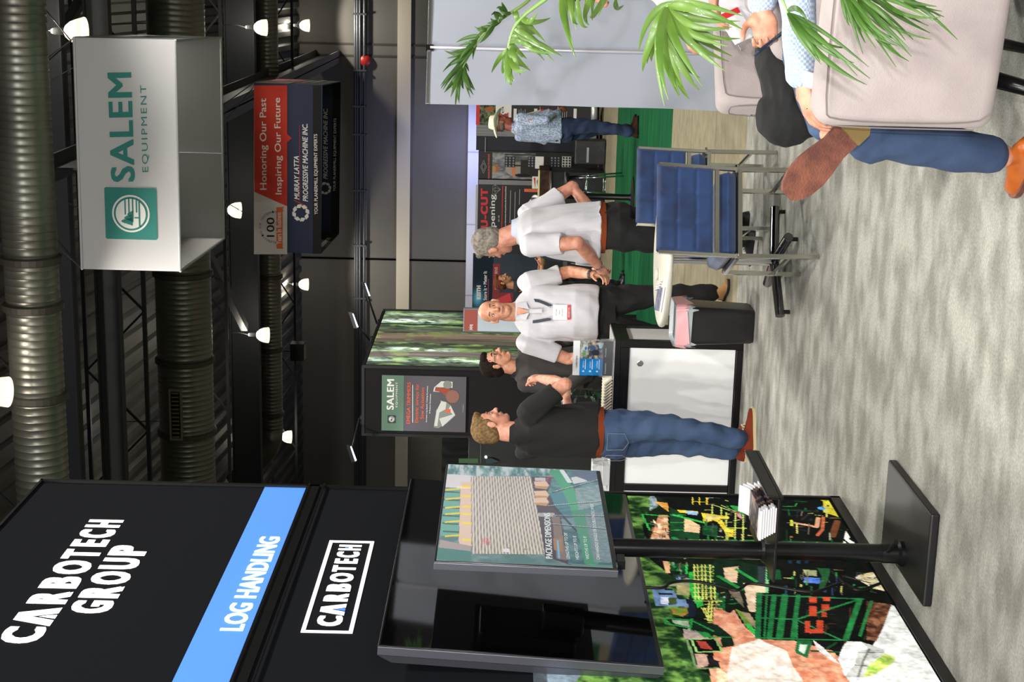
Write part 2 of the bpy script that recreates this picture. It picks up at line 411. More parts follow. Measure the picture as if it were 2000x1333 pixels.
# lengthwise girder on the right
q = onp(640, 110, (0, WY, 0), (0, 1, 0))
t = thing('lengthwise_girder', 'long grey girder running away to the far wall on the right', 'girder', (q.x, 21, q.z-.3))
MB().box((q.x-.015, 21, q.z-.4), (q.x+.015, WY-.02, q.z+.4)).build('web_plate', GIRD, t)
for dz in (-.4, .37): MB().box((q.x-.2, 21, q.z+dz), (q.x+.2, WY-.02, q.z+dz+.03)).build('flange', GIRD, t)
t = thing('diagonal_roof_brace', 'dark slanting roof brace behind the hanging white sign', 'brace', at(398, 500, 34))
MB().bar(at(398, 480, 34), at(478, 640, 38), .2, .16).build('brace_bar', GIRD, t)
t = thing('diagonal_roof_brace', 'short dark slanting brace above the big round lamp of the hanging white sign', 'brace', at(135, 45, 26))
MB().bar(at(170, -20, 26), at(130, 48, 26), .2, .16).build('brace_bar', GIRD, t)
t = thing('vertical_hanger', 'grey upright hanger bar left of the white sign behind the nearest lamp', 'hanger', at(200, 0, 30))
MB().bar(at(198, -30, 30), at(198, 90, 30), .2, .12).build('hanger_bar', GIRD, t)
# ---- ducts
DUCT = M('galvanised_duct', (150, 150, 140), .38, .75, var=(1.3, (128, 126, 116), .3, .7))
def duct(v, z, r, lab, x0, x1, bands, bend=None):
    y = ycross(v, z); t = thing('air_duct', lab, 'duct', (x0, y, z))
    b = MB(); x = x0; rings = []
    pts = []; N = 28
    while x < x1:
        for dx, rr in ((0, r), (.012, r+.006), (.024, r)):
            rings.append([V((x+dx, y+rr*math.cos(2*math.pi*k/N), z+rr*math.sin(2*math.pi*k/N))) for k in range(N)])
        x += .105
    b.rings(rings); b.build('duct_pipe', DUCT, t, True, angle=30)
    for bx in bands:
        MB().lathe([(r+.015, 0), (r+.05, .02), (r+.05, .1), (r+.015, .12)], (bx, y, z), 28, (1, 0, 0)).build('duct_collar', M('dark_duct_band', (88, 84, 76), .5, .5), t)
    return t, y
xb = lambda v, py, z: onz(v, py, z).x
d1, y1 = duct(60, 8.0, .36, 'nearest large round metal air duct across the top of the hall', -16, 6, [xb(60, 515, 8), xb(60, 795, 8), xb(60, 610, 8)])
d2, y2 = duct(356, 8.0, .55, 'middle round metal air duct with a slotted grille in its side', xb(356, 965, 8), 6, [xb(356, 540, 8), xb(356, 715, 8), xb(356, 862, 8)])
d3, y3 = duct(527, 8.0, .3, 'far narrow round metal air duct before the end wall', xb(527, 850, 8), 6, [xb(527, 545, 8), xb(527, 690, 8), xb(527, 820, 8)])
# elbow closing the far duct
e0 = V((xb(527, 850, 8), y3, 8)); b = MB()
b.tube([e0+V((.05, 0, 0)), e0+V((-.25, 0, .02)), e0+V((-.55, 0, .12)), e0+V((-.8, 0, .32)), e0+V((-1.6, 0, 1.1))], .3, 20); b.build('duct_elbow', DUCT, d3, True)
b = MB(); e0 = V((xb(356, 965, 8), y2, 8)); b.tube([e0+V((.02, 0, 0)), e0+V((-.5, 0, 0)), e0+V((-1.0, 0, .25)), e0+V((-1.5, 0, 1.0))], [.55, .52, .45, .42], 20); b.build('duct_elbow', DUCT, d2, True)
# slotted grille
g0 = onp(344, 860, (0, y2-.56, 8), (0, 1, 0)); g1_ = onp(344, 760, (0, y2-.56, 8), (0, 1, 0))
gz = onp(344, 810, (0, y2-.56, 8), (0, 1, 0)).z
MB().box((g0.x, y2-.6, gz-.13), (g1_.x, y2-.3, gz+.13)).build('grille_box', M('grille_frame', (140, 132, 116), .5, .3), d2)
b = MB(); b.box((g0.x+.05, y2-.605, gz-.09), (g1_.x-.05, y2-.6, gz+.09)); b.build('grille_slot', M('black_void', (6, 6, 6), .9), d2)
n = 12
for i in range(n):
    x = g0.x+.08+(g1_.x-g0.x-.16)*i/(n-1)
    MB().box((x-.012, y2-.625, gz-.07), (x+.012, y2-.605, gz+.07)).build('grille_vane', M('grille_frame'), d2)
# ---- high bay lamps
BULB = M('lamp_glow', (255, 246, 228), .5, emit=14)
SHADE = bpy.data.materials.new('lit_prismatic_shade'); SHADE.use_nodes = True; MC['lit_prismatic_shade'] = SHADE
bs = SHADE.node_tree.nodes['Principled BSDF']; bs.inputs['Base Color'].default_value = S(230, 220, 205); bs.inputs['Roughness'].default_value = .25
bs.inputs['Transmission Weight'].default_value = .35; bs.inputs['Emission Color'].default_value = S(255, 240, 214); bs.inputs['Emission Strength'].default_value = .75
LAMPS = [((160, 62), 'high bay lamp just above the right corner of the white hanging sign', 1.1), ((388, 52), 'high bay lamp past the right end of the white hanging sign', 1),
 ((517, 54), 'high bay lamp in front of the narrow duct on the right', 1), ((601, 50), 'farthest high bay lamp on the right, by the end wall', 1),
 ((10, 766), 'large high bay lamp at the very top of the picture', 1), ((466, 411), 'high bay lamp between the white and the red hanging signs', 1),
 ((599, 556), 'far high bay lamp below the narrow duct in the middle', 1), ((521, 655), 'high bay lamp in front of the narrow duct in the middle', 1),
 ((404, 829), 'high bay lamp just below the slotted duct', 1), ((566, 854), 'far high bay lamp nearest the dark stand wall', 1)]
for (px_, py_), lab, sc in LAMPS:
    p = onz(px_, py_, 7.5 if px_ in (517, 521) else 8.0); t = thing('high_bay_lamp', lab, 'lamp', p, 'high bay lamps under the roof')
    r = .2*sc
    MB().lathe([(.05, .26), (.09, .24), (.15, .17), (.185, .08), (r, -.04), (r*.97, -.05), (.17, .07), (.13, .15), (.07, .2), (.05, .21)], p, 24).build('lamp_shade', SHADE, t, True)
    MB().lathe([(.02, .2), (.075, .12), (.11, .03), (.1, -.02), (.03, -.05)], p, 16).build('bulb', BULB, t, True)
    MB().lathe([(.05, .24), (.055, .27), (.05, .42), (.03, .46)], p, 12).build('ballast_housing', GIRD, t, True)
    MB().tube([p+V((0, 0, .45)), p+V((.05, 0, .7)), p+V((0, .02, zc(p.y)-p.z))], .012, 6).build('hanging_cord', DECK2, t)
    lamp('high_bay_light', 'SPOT', p+V((0, 0, -.08)), 480, (1, .95, .82), .12, p+V((0, 0, -3)), math.radians(134), .25)
    lamp('high_bay_glow', 'POINT', p+V((0, 0, .5)), 48, (1, .93, .8), .15)
# blue up-light washing the foot of the end wall
p = onp(915, 290, (0, WY-.9, 0), (0, 1, 0))
t = thing('wall_wash_light', 'small blue wash light at the foot of the far wall', 'light', V((p.x, p.y, 0)))
MB().box((p.x-.3, p.y-.1, 2.3), (p.x+.3, p.y+.1, 2.4)).build('housing', DECK2, t); MB().tube([(p.x, p.y, 0), (p.x, p.y, 2.3)], .03).build('post', DECK2, t)
lamp('wall_wash', 'AREA', (p.x, WY-1.6, 2.5), 70, (.45, .5, 1), 1.6, (p.x, WY, 5.0))
p2 = onp(915, 470, (0, WY-1.2, 0), (0, 1, 0)); lamp('wall_wash', 'AREA', (p2.x, WY-2.2, 2.4), 40, (.8, .82, 1), 2.5, (p2.x, WY, 5))
# dark hanging speaker boxes in the roof
for (a, c), lab in (((582, 686), 'small black loudspeaker box hanging below the far duct'), ((438, 925), 'small black loudspeaker box near the top of the dark stand wall')):
    p = at(a, c, 44); t = thing('ceiling_speaker', lab, 'speaker', p)
    MB().box(p-V((.25, .2, .2)), p+V((.25, .2, .2))).build('speaker_box', DECK2, t)
    MB().box(p+V((-.22, -.21, -.22)), p+V((.22, .1, -.2))).build('grille', M('grille_frame'), t)
    MB().tube([p+V((0, 0, .2)), V((p.x, p.y, zc(p.y)))], .02, 6).build('hanger_rod', DECK2, t)
# ================================================================== HANGING SIGNS
WFAB = M('white_stretch_fabric', (222, 220, 222), .9, bump=(3, .1), spec=.1)
nt_ = WFAB.node_tree; tr_ = nt_.nodes.new('ShaderNodeBsdfTranslucent'); tr_.inputs[0].default_value = S(232, 232, 236); mx_ = nt_.nodes.new('ShaderNodeMixShader'); mx_.inputs[0].default_value = .42
nt_.links.new(nt_.nodes['Principled BSDF'].outputs[0], mx_.inputs[1]); nt_.links.new(tr_.outputs[0], mx_.inputs[2]); nt_.links.new(mx_.outputs[0], nt_.nodes['Material Output'].inputs[0])
TEAL = M('teal_print', (44, 124, 116), .8); TEALW = M('white_print', (226, 226, 224), .8)
WIRE = M('steel_wire', (120, 120, 118), .4, .6)
def emblem(cx, ex, ey, R, square, circle, bg, parent, pr=.004):
    """rounded square with ring, three leaning trees and ground lines; cx centre, ex/ey unit vectors"""
    n = ex.cross(ey); P = lambda a, b, k=1: cx+ex*(a*R)+ey*(b*R)+n*(pr*k)
    t = .01
    def disc(r, m, k, name):
        MB().prism([P(r*math.cos(q), r*math.sin(q), k) for q in np.linspace(0, 2*math.pi, 41)[:-1]], n*.001).build(name, m, parent)
    if square:
        pts = []
        for sx, sy, a0 in ((1, 1, 0), (-1, 1, 90), (-1, -1, 180), (1, -1, 270)):
            for k in range(5):
                q = math.radians(a0+k*22.5); pts.append(P(sx*1.38+.1*math.cos(q)-sx*.1+0, sy*1.38+.1*math.sin(q)-sy*.1))
        MB().prism(pts, n*.001).build('logo_square', square, parent)
    disc(1.0, circle, 2, 'logo_ring'); disc(.9, bg, 3, 'logo_ring'); disc(.8, circle, 4, 'logo_disc')
    for i, (ax_, top, bot) in enumerate(((-.28, .5, -.42), (-.1, .34, -.38), (.08, .18, -.3))):
        pts = []
        for k in range(3):
            y0 = top-(top-bot)*.6*k/3; y1 = top-(top-bot)*.6*(k+1)/3-.04
            pts.append((k*.06+.03, y0)); pts.append((.14+k*.05, y1))
        left = [(-a, b_) for a, b_ in pts]
        MB().prism([P(ax_-.12+a, b_, 5) for a, b_ in pts]+[P(ax_-.12+a, b_, 5) for a, b_ in left[::-1]], n*.001).build('logo_tree', bg, parent)
    for k in range(4):
        yb = .32-k*.2; MB().prism([P(-.05+.04*k, yb, 5), P(.8, yb, 5), P(.8, yb-.07, 5), P(-.05+.04*k, yb-.07, 5)], n*.001).build('logo_line', bg, parent)
    MB().prism([P(-.75, -.42, 5), P(.75, -.42, 5), P(.75, -.5, 5), P(-.75, -.5, 5)], n*.001).build('logo_line', bg, parent)
    MB().prism([P(-.24, -.2, 5), P(-.18, -.2, 5), P(-.18, -.45, 5), P(-.24, -.45, 5)], n*.001).build('logo_tree', bg, parent)
# --- white square sign
d0 = 20.3; d0b = 19.66
A = at(160, 524, d0); B = at(144, 73, d0b); Cc = at(352, 530, d0); D = at(347, 80, d0b)
ex = (B-A); W = ex.length; ex.normalize(); ey = (A-Cc); H = ey.length; ey = (ey-ex*ey.dot(ex)).normalized(); nn = ex.cross(ey)
t = thing('hanging_sign', 'white square fabric hanging sign with a teal tree emblem and lettering', 'sign', Cc+(D-Cc)/2)
O_ = Cc; back = -nn*W
def panel(p0, e1, l1, e2, l2, th, name, par, mat):
    MB().obox(p0+e1*(l1/2)+e2*(l2/2), e1*(l1/2), e2*(l2/2), e1.cross(e2).normalized()*th).build(name, mat, par)
fr = O_-nn*.01
panel(fr, ex, W, ey, H, .008, 'front_panel', t, WFAB); panel(O_+back, ex, W, ey, H, .008, 'back_panel', t, WFAB)
panel(O_-nn*.02, -nn, W-.02, ey, H, .008, 'side_panel', t, WFAB); panel(O_+ex*W-nn*.02, -nn, W-.02, ey, H, .008, 'side_panel', t, WFAB)
for p0, e in ((O_, ex), (O_+back, ex), (O_, -nn), (O_+ex*W, -nn), (O_+ey*H, ex), (O_+ey*H+back, ex), (O_+ey*H, -nn), (O_+ey*H+ex*W, -nn)):
    MB().tube([p0, p0+e*W], .018, 8).build('frame_tube', M('sign_frame_tube', (190, 190, 194), .4, .3), t)
MB().tube([O_+back*.99, O_+back*.99+ex*0+ey*H], .015, 6).build('frame_tube', M('sign_frame_tube'), t)
b = MB(); b.tube([O_+back*.985+ex*W*.43, O_+back*.985+ex*W*.43+ey*H], .012, 6).build('frame_tube', M('sign_frame_tube'), t)
pl = (O_, nn)
cxy = onp(256, 417.5, *pl); Rr = (onp(256, 381, *pl)-onp(256, 454, *pl)).length/2
emblem(cxy+nn*.002, ex, ey, Rr, TEAL, TEALW, TEAL, t)
textpx('SALEM', (264, 355), (257, 141), (217, 356), pl, TEAL, t, bold=.022, space=1.06, proud=.004)
textpx('EQUIPMENT', (292, 336), (288, 166), (278, 336.5), pl, TEAL, t, space=1.25, proud=.004)
# lettering of the side face, seen at a sliver
so = O_+ex*W; text('SALEM', so+ey*H*.42-nn*1.1+ex*.012, so+ey*H*.42-nn*2.5+ex*.012, so+ey*H*.67-nn*1.1+ex*.012, TEAL, t, bold=.028)
for i, (c, q) in enumerate((((158, 524), (90, 440)), ((139, 80), (0, 200)), ((139, 80), (90, 20)))):
    MB().tube([at(c[0], c[1], d0), at(q[0], q[1], d0+(1.5 if i else 2.5))+V((0, 0, .0))], .009, 5).build('suspension_wire', WIRE, t)
top = (O_+ey*H+ex*W/2-nn*W/2)+V((0, 0, 2.4))
for k, c in enumerate((O_+ey*H, O_+ey*H+ex*W, O_+ey*H+back, O_+ey*H+back+ex*W)):
    MB().tube([c, top], .007, 5).build('suspension_wire', WIRE, t)
# --- red, navy and black two-tier sign
d1_ = 27.0
A = at(496, 497, d1_); B = at(496, 167, d1_-.57); Cl = at(627, 496, d1_); 
ex = (B-A); W = ex.length; ex.normalize(); ey = (A-Cl); ey = (ey-ex*ey.dot(ex)); H = ey.length; ey.normalize(); nn = ex.cross(ey)
NAVY = M('navy_banner_fabric', (44, 50, 74), .85); REDF = M('red_banner_fabric', (208, 62, 44), .85, var=(1.2, (186, 44, 32)))
BLKF = M('black_banner_fabric', (22, 20, 22), .85); CREAM = M('cream_print', (206, 196, 190), .85); ORNG = M('orange_print', (222, 100, 44), .85)
t = thing('hanging_sign', 'red, navy and black square hanging sign with white lettering on two tiers', 'sign', Cl+ex*W/2)
pl = (A, nn); O_ = Cl
Pf = lambda a, b, k=0: O_+ex*a+ey*b+nn*k
b = MB(); b.prism([Pf(0, 0), Pf(W, 0), Pf(W, H), Pf(0, H)], -nn*.02).build('front_panel', NAVY, t)
def fpx(lst, k=.003): return [onp(x_, y_, *pl)+nn*k for x_, y_ in lst]
def patch(lst, m, name, k=.003, par=None): MB().prism(fpx(lst, k), nn*.001).build(name, m, par or t)
patch([(496, 497), (561, 497), (561, 167), (496, 167)], CREAM, 'print_field')
patch([(497, 375), (561, 403), (561, 167), (496, 167)], REDF, 'print_field', .005)
patch([(561, 262), (561, 278), (570, 270)], REDF, 'print_field', .005)
patch([(611, 496), (627, 496), (627, 167), (611, 167)], BLKF, 'print_field')
patch([(540, 405), (540, 484), (552, 484), (552, 405)], ORNG, 'ribbon', .006)
patch([(543, 406), (543, 413), (555, 413), (552, 409), (555, 404)], ORNG, 'ribbon', .0055); patch([(541, 476), (553, 476), (551, 481), (554, 486), (541, 486)], ORNG, 'ribbon', .0055)
patch([(561, 300), (588, 300), (588, 299), (561, 299)], NAVY, 'print_field', .0055)
patch([(585, 392), (585.8, 392), (585.8, 245), (585, 245)], REDF, 'red_rule', .006)
patch([(574, 392), (600, 404), (600, 402.5), (574, 390.5)], REDF, 'red_rule', .006)
TW = M('white_banner_print', (228, 222, 218), .85); TB = M('black_banner_print', (36, 26, 28), .85)
textpx('Honoring Our Past', (525, 371), (524, 192), (508, 371), pl, TW, t, bold=.01, proud=.007)
textpx('Inspiring Our Future', (554, 380), (551, 191), (538, 380), pl, TW, t, bold=.01, proud=.007)
textpx('100', (536, 463), (536, 425), (521, 463), pl, TB, t, bold=.01, proud=.007)
textpx('Years In Business', (550, 477), (549, 415), (540.5, 477), pl, TW, t, bold=.012, proud=.008)
# arc of small capitals over the 100
c0 = onp(538, 444, *pl); rr = (onp(538, 444, *pl)-onp(510, 444, *pl)).length
s_ = 'CELEBRATING OUR CENTENNIAL'
for i, ch in enumerate(s_):
    if ch == ' ': continue
    q = math.radians(186-i*192/(len(s_)-1)); u_ = ex*math.cos(q)+ey*math.sin(q); tx = ex*math.sin(q)-ey*math.cos(q)
    p = c0+u_*rr; w_ = rr*.105; text(ch, p-tx*w_/2, p+tx*w_/2, p-tx*w_/2+u_*rr*.15, TB, t, proud=.007)
textpx('MURRAY LATTA', (585, 390), (584, 305), (575, 390), pl, TW, t, bold=.02, shear=.25, proud=.007)
textpx('PROGRESSIVE MACHINE INC.', (602, 394), (601, 242), (591.5, 394), pl, TW, t, bold=.02, shear=.25, proud=.007)
textpx('YOUR PLANERMILL EQUIPMENT EXPERTS', (622, 419), (621, 262), (614, 419), pl, TW, t, bold=.015, proud=.007)
# pinwheel saw emblem
def pinwheel(c, ex, ey, R, par, k=.007, n0=None):
    n_ = ex.cross(ey)
    for i in range(8):
        q = math.radians(i*45+10); u = ex*math.cos(q)+ey*math.sin(q); v = -ex*math.sin(q)+ey*math.cos(q)
        MB().prism([c+u*R*.55-v*R*.05+n_*k, c+u*R*.95-v*R*.28+n_*k, c+u*R+v*R*.16+n_*k, c+u*R*.72+v*R*.42+n_*k, c+u*R*.62+v*R*.36+n_*k], n_*.001).build('saw_tooth', TW, par)
pc = onp(587.5, 416, *pl); R_ = (onp(587.5, 399, *pl)-onp(587.5, 433, *pl)).length/2; pinwheel(pc, ex, ey, R_, t)
# right side face and the tier behind
bk = -nn; Wd = W*.98
b = MB(); b.prism([Pf(W, 0)+bk*.02, Pf(W, 0)+bk*Wd, Pf(W, H)+bk*Wd, Pf(W, H)+bk*.02], -ex*.02).build('side_panel', NAVY, t)
so = Pf(W, 0); st = lambda a, b_, k=.003: so+bk*a+ey*b_+ex*k
h65 = H*.5
MB().prism([st(.0, H-h65), st(Wd, H-h65), st(Wd, H), st(0, H)], ex*.001).build('print_field', REDF, t)
MB().prism([st(.0, H-h65, .005), st(Wd*.3, H-h65, .005), st(Wd*.38, H, .005), st(0, H, .005)], ex*.001).build('print_field', CREAM, t)
for (sx0, sx1, z0_, z1_, s_) in ((.45, .95, .3, .42, 'Honoring Our Past'), (.45, .95, .12, .24, 'Inspiring Our Future'),):
    text(s_, st(Wd*sx0, H-h65+z0_*h65, .007), st(Wd*sx1, H-h65+z0_*h65, .007), st(Wd*sx0, H-h65+(z0_+.25)*h65, .007), TW, t, bold=.01)
text('PROGRESSIVE MACHINE INC.', st(Wd*.3, H*.2, .007), st(Wd*.95, H*.2, .007), st(Wd*.3, H*.27, .007), TW, t, bold=.02)
text('MURRAY LATTA', st(Wd*.3, H*.32, .007), st(Wd*.7, H*.32, .007), st(Wd*.3, H*.39, .007), TW, t, bold=.02)
# inside faces of the back and left sides are printed too
lo = Pf(0, 0); MB().prism([lo+bk*.02, lo+bk*Wd, Pf(0, H)+bk*Wd, Pf(0, H)+bk*.02], ex*.02).build('side_panel', BLKF, t)
bo = Pf(0, 0)+bk*Wd; 
MB().prism([bo, bo+ex*W, bo+ex*W+ey*H, bo+ey*H], nn*.02).build('back_panel', NAVY, t)
MB().prism([bo+nn*.022, bo+ex*W+nn*.022, bo+ex*W+ey*H*.13+nn*.022, bo+ey*H*.13+nn*.022], nn*.001).build('print_field', BLKF, t)
plb = (bo+nn*.024, nn)
textpx('PROGRESSIVE MACHINE INC.', (640, 350), (640, 212), (631.5, 350), plb, TW, t, bold=.015, shear=.25, proud=.004)
textpx('YOUR PLANERMILL EQUIPMENT EXPERTS', (656.5, 374), (658, 231), (650.5, 374), plb, TW, t, bold=.012, proud=.004)
pinwheel(onp(635, 368, *plb), ex, ey, R_*.8, t)
text('PROGRESSIVE MACHINE', lo+bk*Wd*.25+ex*.024+ey*H*.05, lo+bk*Wd*.72+ex*.024+ey*H*.05, lo+bk*Wd*.25+ex*.024+ey*H*.12, TW, t, bold=.02, proud=.0)
for a_ in (Pf(0, H), Pf(W, H), Pf(W, H)+bk*Wd, Pf(0, H)+bk*Wd):
    MB().tube([a_, O_+ex*W/2+bk*Wd/2+ey*H+V((0, 0, 2.2))], .009, 5).build('suspension_wire', WIRE, t)
MB().tube([at(494, 172, d1_), at(444, 232, d1_-.5)], .009, 5).build('suspension_wire', WIRE, t)
# ================================================================== THE DARK STAND ON THE LEFT
WX = -2.384
WP = (V((WX, 0, 0)), V((1, 0, 0)))
EY, EZ, EX = V((0, 1, 0)), V((0, 0, 1)), V((1, 0, 0))
ztop = onp(90, 930, *WP).z; yend = 6.783; ynear = 3.2
LB = M('charcoal_lightbox_fabric', (21, 23, 29), .9, emit=.12, spec=.1)
BLU = M('lit_blue_fabric', (84, 140, 232), .9, emit=.7, spec=.1); LITW = M('lit_white_lettering', (255, 255, 255), .8, emit=1.1)
FRM = M('black_extrusion', (14, 14, 16), .4, .2)
t = thing('lightbox_wall', 'tall charcoal backlit stand wall with blue stripe, white lettering and a sawmill picture', 'wall', (WX, yend, 0))
wp = lambda y, z, k=0: V((WX+k, y, z))
MB().box((WX-.12, ynear, 0), (WX-.012, yend, ztop)).build('wall_core', FRM, t)
zsplit = (onp(620, 948, *WP).z+onp(482, 1333, *WP).z)/2+.02
z_s1 = (onp(522, 943, *WP).z+onp(336, 1333, *WP).z)/2; z_s0 = (onp(615, 945, *WP).z+onp(475, 1333, *WP).z)/2
def quad(y0, y1, z0, z1, k, m, name, par=t): return MB().box((WX-.011+k, y0, z0), (WX+k, y1, z1)).build(name, m, par)
quad(ynear, yend-.02, zsplit+.03, ztop-.01, 0, LB, 'upper_lightbox')
quad(ynear, yend-.02, z_s0, z_s1, .0015, BLU, 'blue_stripe')
zp0, zp1 = onp(1836, 1333, *WP).z, 1.62-(1040-964)/2950*5.35
quad(ynear, yend-.02, zp0-.02, zsplit-.03, 0, LB, 'lower_lightbox')
for z0_, z1_ in ((zsplit-.03, zsplit+.03), (0, zp0-.005), (ztop-.012, ztop)):
    MB().box((WX-.02, ynear, z0_), (WX+.012, yend, z1_)).build('frame_rail', FRM, t)
MB().box((WX-.12, yend-.02, 0), (WX+.012, yend, ztop)).build('frame_post', FRM, t)
for z in (zsplit+.02, zsplit-.05): MB().box((WX+.012, ynear, z-.004), (WX+.02, yend, z+.004)).build('rail_lip', FRM, t)
# lettering: heavy capitals; the A has a wedge instead of a crossbar
def bigword(word_, y0, y1, z0, z1, cuts, slit=None, bold=.045):
    for ch, (a, b_) in zip(word_, cuts):
        ya, yb = y0+(y1-y0)*(a+.006), y0+(y1-y0)*(b_-.006)
        if ch == 'A' and slit is not None:
            c = (ya+yb)/2; w_ = yb-ya; h = z1-z0
            MB().prism([wp(ya, z0, .003), wp(ya+w_*.31, z0, .003), wp(c, z0+h*.62, .003), wp(yb-w_*.31, z0, .003), wp(yb, z0, .003), wp(c+w_*.2, z1, .003), wp(c-w_*.2, z1, .003)], V((.001, 0, 0))).build('lettering', LITW, t)
            MB().prism([wp(ya+w_*.40, z0, .003), wp(yb-w_*.40, z0, .003), wp(yb-w_*.42, z0+h*.2, .003), wp(c, z0+h*.42, .003)], V((.001, 0, 0))).build('lettering', slit, t, label='small wedge inside the letter')
        else: text(ch, wp(ya, z0, .003), wp(yb, z0, .003), wp(ya, z1, .003), LITW, t, bold=bold, proud=0)
CT = [(0, .125), (.118, .27), (.285, .395), (.41, .525), (.53, .665), (.665, .76), (.775, .85), (.86, .935), (.935, 1.0)]
CT = [(0, .125), (.12, .265), (.28, .385), (.40, .505), (.515, .64), (.645, .74), (.755, .83), (.835, .925), (.935, 1.02)]
bigword('CARBOTECH', 5.01, 6.26, 3.262, 3.412, CT, LITW)
bigword('GROUP', 5.285, 5.985, 3.078, 3.232, [(0, .18), (.205, .38), (.395, .595), (.62, .80), (.83, 1.0)])
text('LOG HANDLING', wp(5.16, 2.548, .004), wp(6.115, 2.548, .004), wp(5.16, 2.635, .004), LITW, t, bold=.028, proud=0)
for a_, b_, c_, d_ in ((5.165, 6.09, 2.321, 2.336), (5.165, 6.09, 2.145, 2.16), (5.165, 5.18, 2.16, 2.321), (6.075, 6.09, 2.16, 2.321)): quad(a_, b_, c_, d_, .004, LITW, 'logo_border')
bigword('CARBOTECH', 5.215, 6.03, 2.193, 2.288, CT, BLU)
quad(6.0, 6.018, 2.245, 2.26, .0045, BLU, 'logo_dash')
# ---- backlit sawmill picture, painted as flat print
pt = Paint((WX, ynear+1.4, zp0), (0, 1, 0), (0, 0, 1), yend-.035-ynear-1.4, zp1-zp0, .0046, (12, 14, 14))
A4 = lambda *P: [(1080+x/3.3925, 940+y/3.3925) for x, y in P]
A5 = lambda *P: [(1400+x/3.078, 900+y/3.078) for x, y in P]
BK = (8, 12, 10); DG = (14, 74, 36); MG = (30, 150, 60); LG = (40, 190, 70); YE = (235, 205, 40); YL = (190, 205, 90)
pt.npoly(A4((-60, 1200), (200, 1225), (300, 660), (540, 440), (490, 80), (660, 80), (700, 180), (590, 300), (640, 460), (640, 520), (790, 640), (900, 650), (900, 900), (740, 920), (880, 1020), (950, 1250), (1050, 1290), (1070, 1400), (-60, 1400)), (18, 50, 22), (110, 160, 66), cell=14, lo=.42, hi=.62, seed=1)
pt.poly(A4((-70, 1180), (150, 1230), (180, 1300), (100, 1400), (-70, 1400)), (128, 150, 166))
pt.noisy(pt.mask(A4((-170, 1150), (-40, 1170), (-40, 1400), (-170, 1400))), (60, 66, 74), (100, 114, 126), cell=60)
pt.npoly(A4((640, 100), (700, 110), (720, 230), (640, 210)), (150, 170, 190), (60, 90, 60), cell=5)
pt.poly(A4((670, 90), (760, 150), (770, 450), (650, 440), (640, 390), (600, 230), (700, 170)), (16, 30, 14))
pt.npoly(A4((700, 230), (760, 230), (775, 450), (650, 440), (640, 400), (680, 290)), (196, 128, 90), (238, 200, 150), cell=6, seed=3)
pt.npoly(A4((670, 140), (760, 150), (768, 210), (740, 190)), (240, 150, 30), (220, 190, 150), cell=5)
for x0 in (600, 620): pt.line(A4((x0, 225), (770, 240)), .008, LG); 
pt.line(A4((600, 280), (700, 300), (770, 290)), .008, MG); pt.line(A4((590, 225), (640, 330)), .01, LG)
pt.poly(A4((765, 90), (1357, 90), (1357, 470), (790, 460), (770, 280)), BK)
pt.poly(A4((775, 180), (820, 200), (880, 250), (880, 410), (775, 390)), (18, 64, 34))
for y0 in (230, 280, 330): pt.line(A4((780, y0), (875, y0)), .006, LG)
pt.poly(A4((820, 195), (960, 205), (960, 225), (840, 215)), YE)
pt.poly(A4((870, 240), (975, 300), (970, 350), (870, 340)), (226, 190, 140))
pt.poly(A4((860, 345), (970, 350), (970, 385), (900, 400)), DG); pt.line(A4((800, 230), (1000, 280)), .02, LG); pt.line(A4((800, 380), (900, 440)), .022, MG)
pt.poly(A4((985, 215), (1165, 240), (1165, 256), (1075, 262), (1000, 285)), YE); pt.poly(A4((1010, 228), (1120, 245), (1070, 262), (1010, 270)), (220, 196, 120))
pt.poly(A4((1040, 262), (1110, 255), (1160, 320), (1198, 325), (1196, 376), (1150, 374), (1130, 330), (1090, 275)), YE)
pt.poly(A4((990, 300), (1090, 300), (1090, 380), (990, 360)), DG)
for P in (((1055, 160), (1210, 215)), ((1055, 160), (1055, 235)), ((1115, 180), (1115, 240)), ((1210, 215), (1205, 390)), ((1148, 215), (1148, 390)), ((1260, 230), (1260, 400)), ((1115, 165), (1260, 230)), ((1148, 315), (1280, 318))): pt.line(A4(*P), .006, YL)
pt.line(A4((925, 100), (925, 160)), .006, YE); pt.line(A4((970, 100), (970, 160)), .006, YE); pt.line(A4((1020, 100), (1020, 160)), .008, YE); pt.line(A4((925, 140), (1020, 145)), .005, YE)
pt.poly(A4((1170, 165), (1220, 170), (1300, 215), (1300, 232), (1225, 225)), MG); pt.line(A4((1305, 190), (1350, 270)), .014, LG)
pt.poly(A4((1210, 200), (1255, 240), (1250, 260), (1225, 240)), (190, 120, 130)); pt.line(A4((1215, 212), (1230, 218)), .012, (200, 40, 40))
pt.poly(A4((880, 200), (960, 210), (955, 232), (890, 225)), (150, 190, 230))
pt.npoly(A4((900, 390), (1357, 395), (1357, 460), (910, 460)), (20, 90, 40), (40, 160, 60), cell=10)
for yy in (395, 405, 418, 430): pt.line(A4((900, yy), (1357, yy+28)), .005, (240, 230, 70))
for k in range(7): pt.line(A4((915+k*28, 395), (908+k*28, 455)), .005, (240, 230, 70))
for k in range(5): pt.line(A4((1120+k*50, 400), (1200+k*50, 460)), .012, MG)
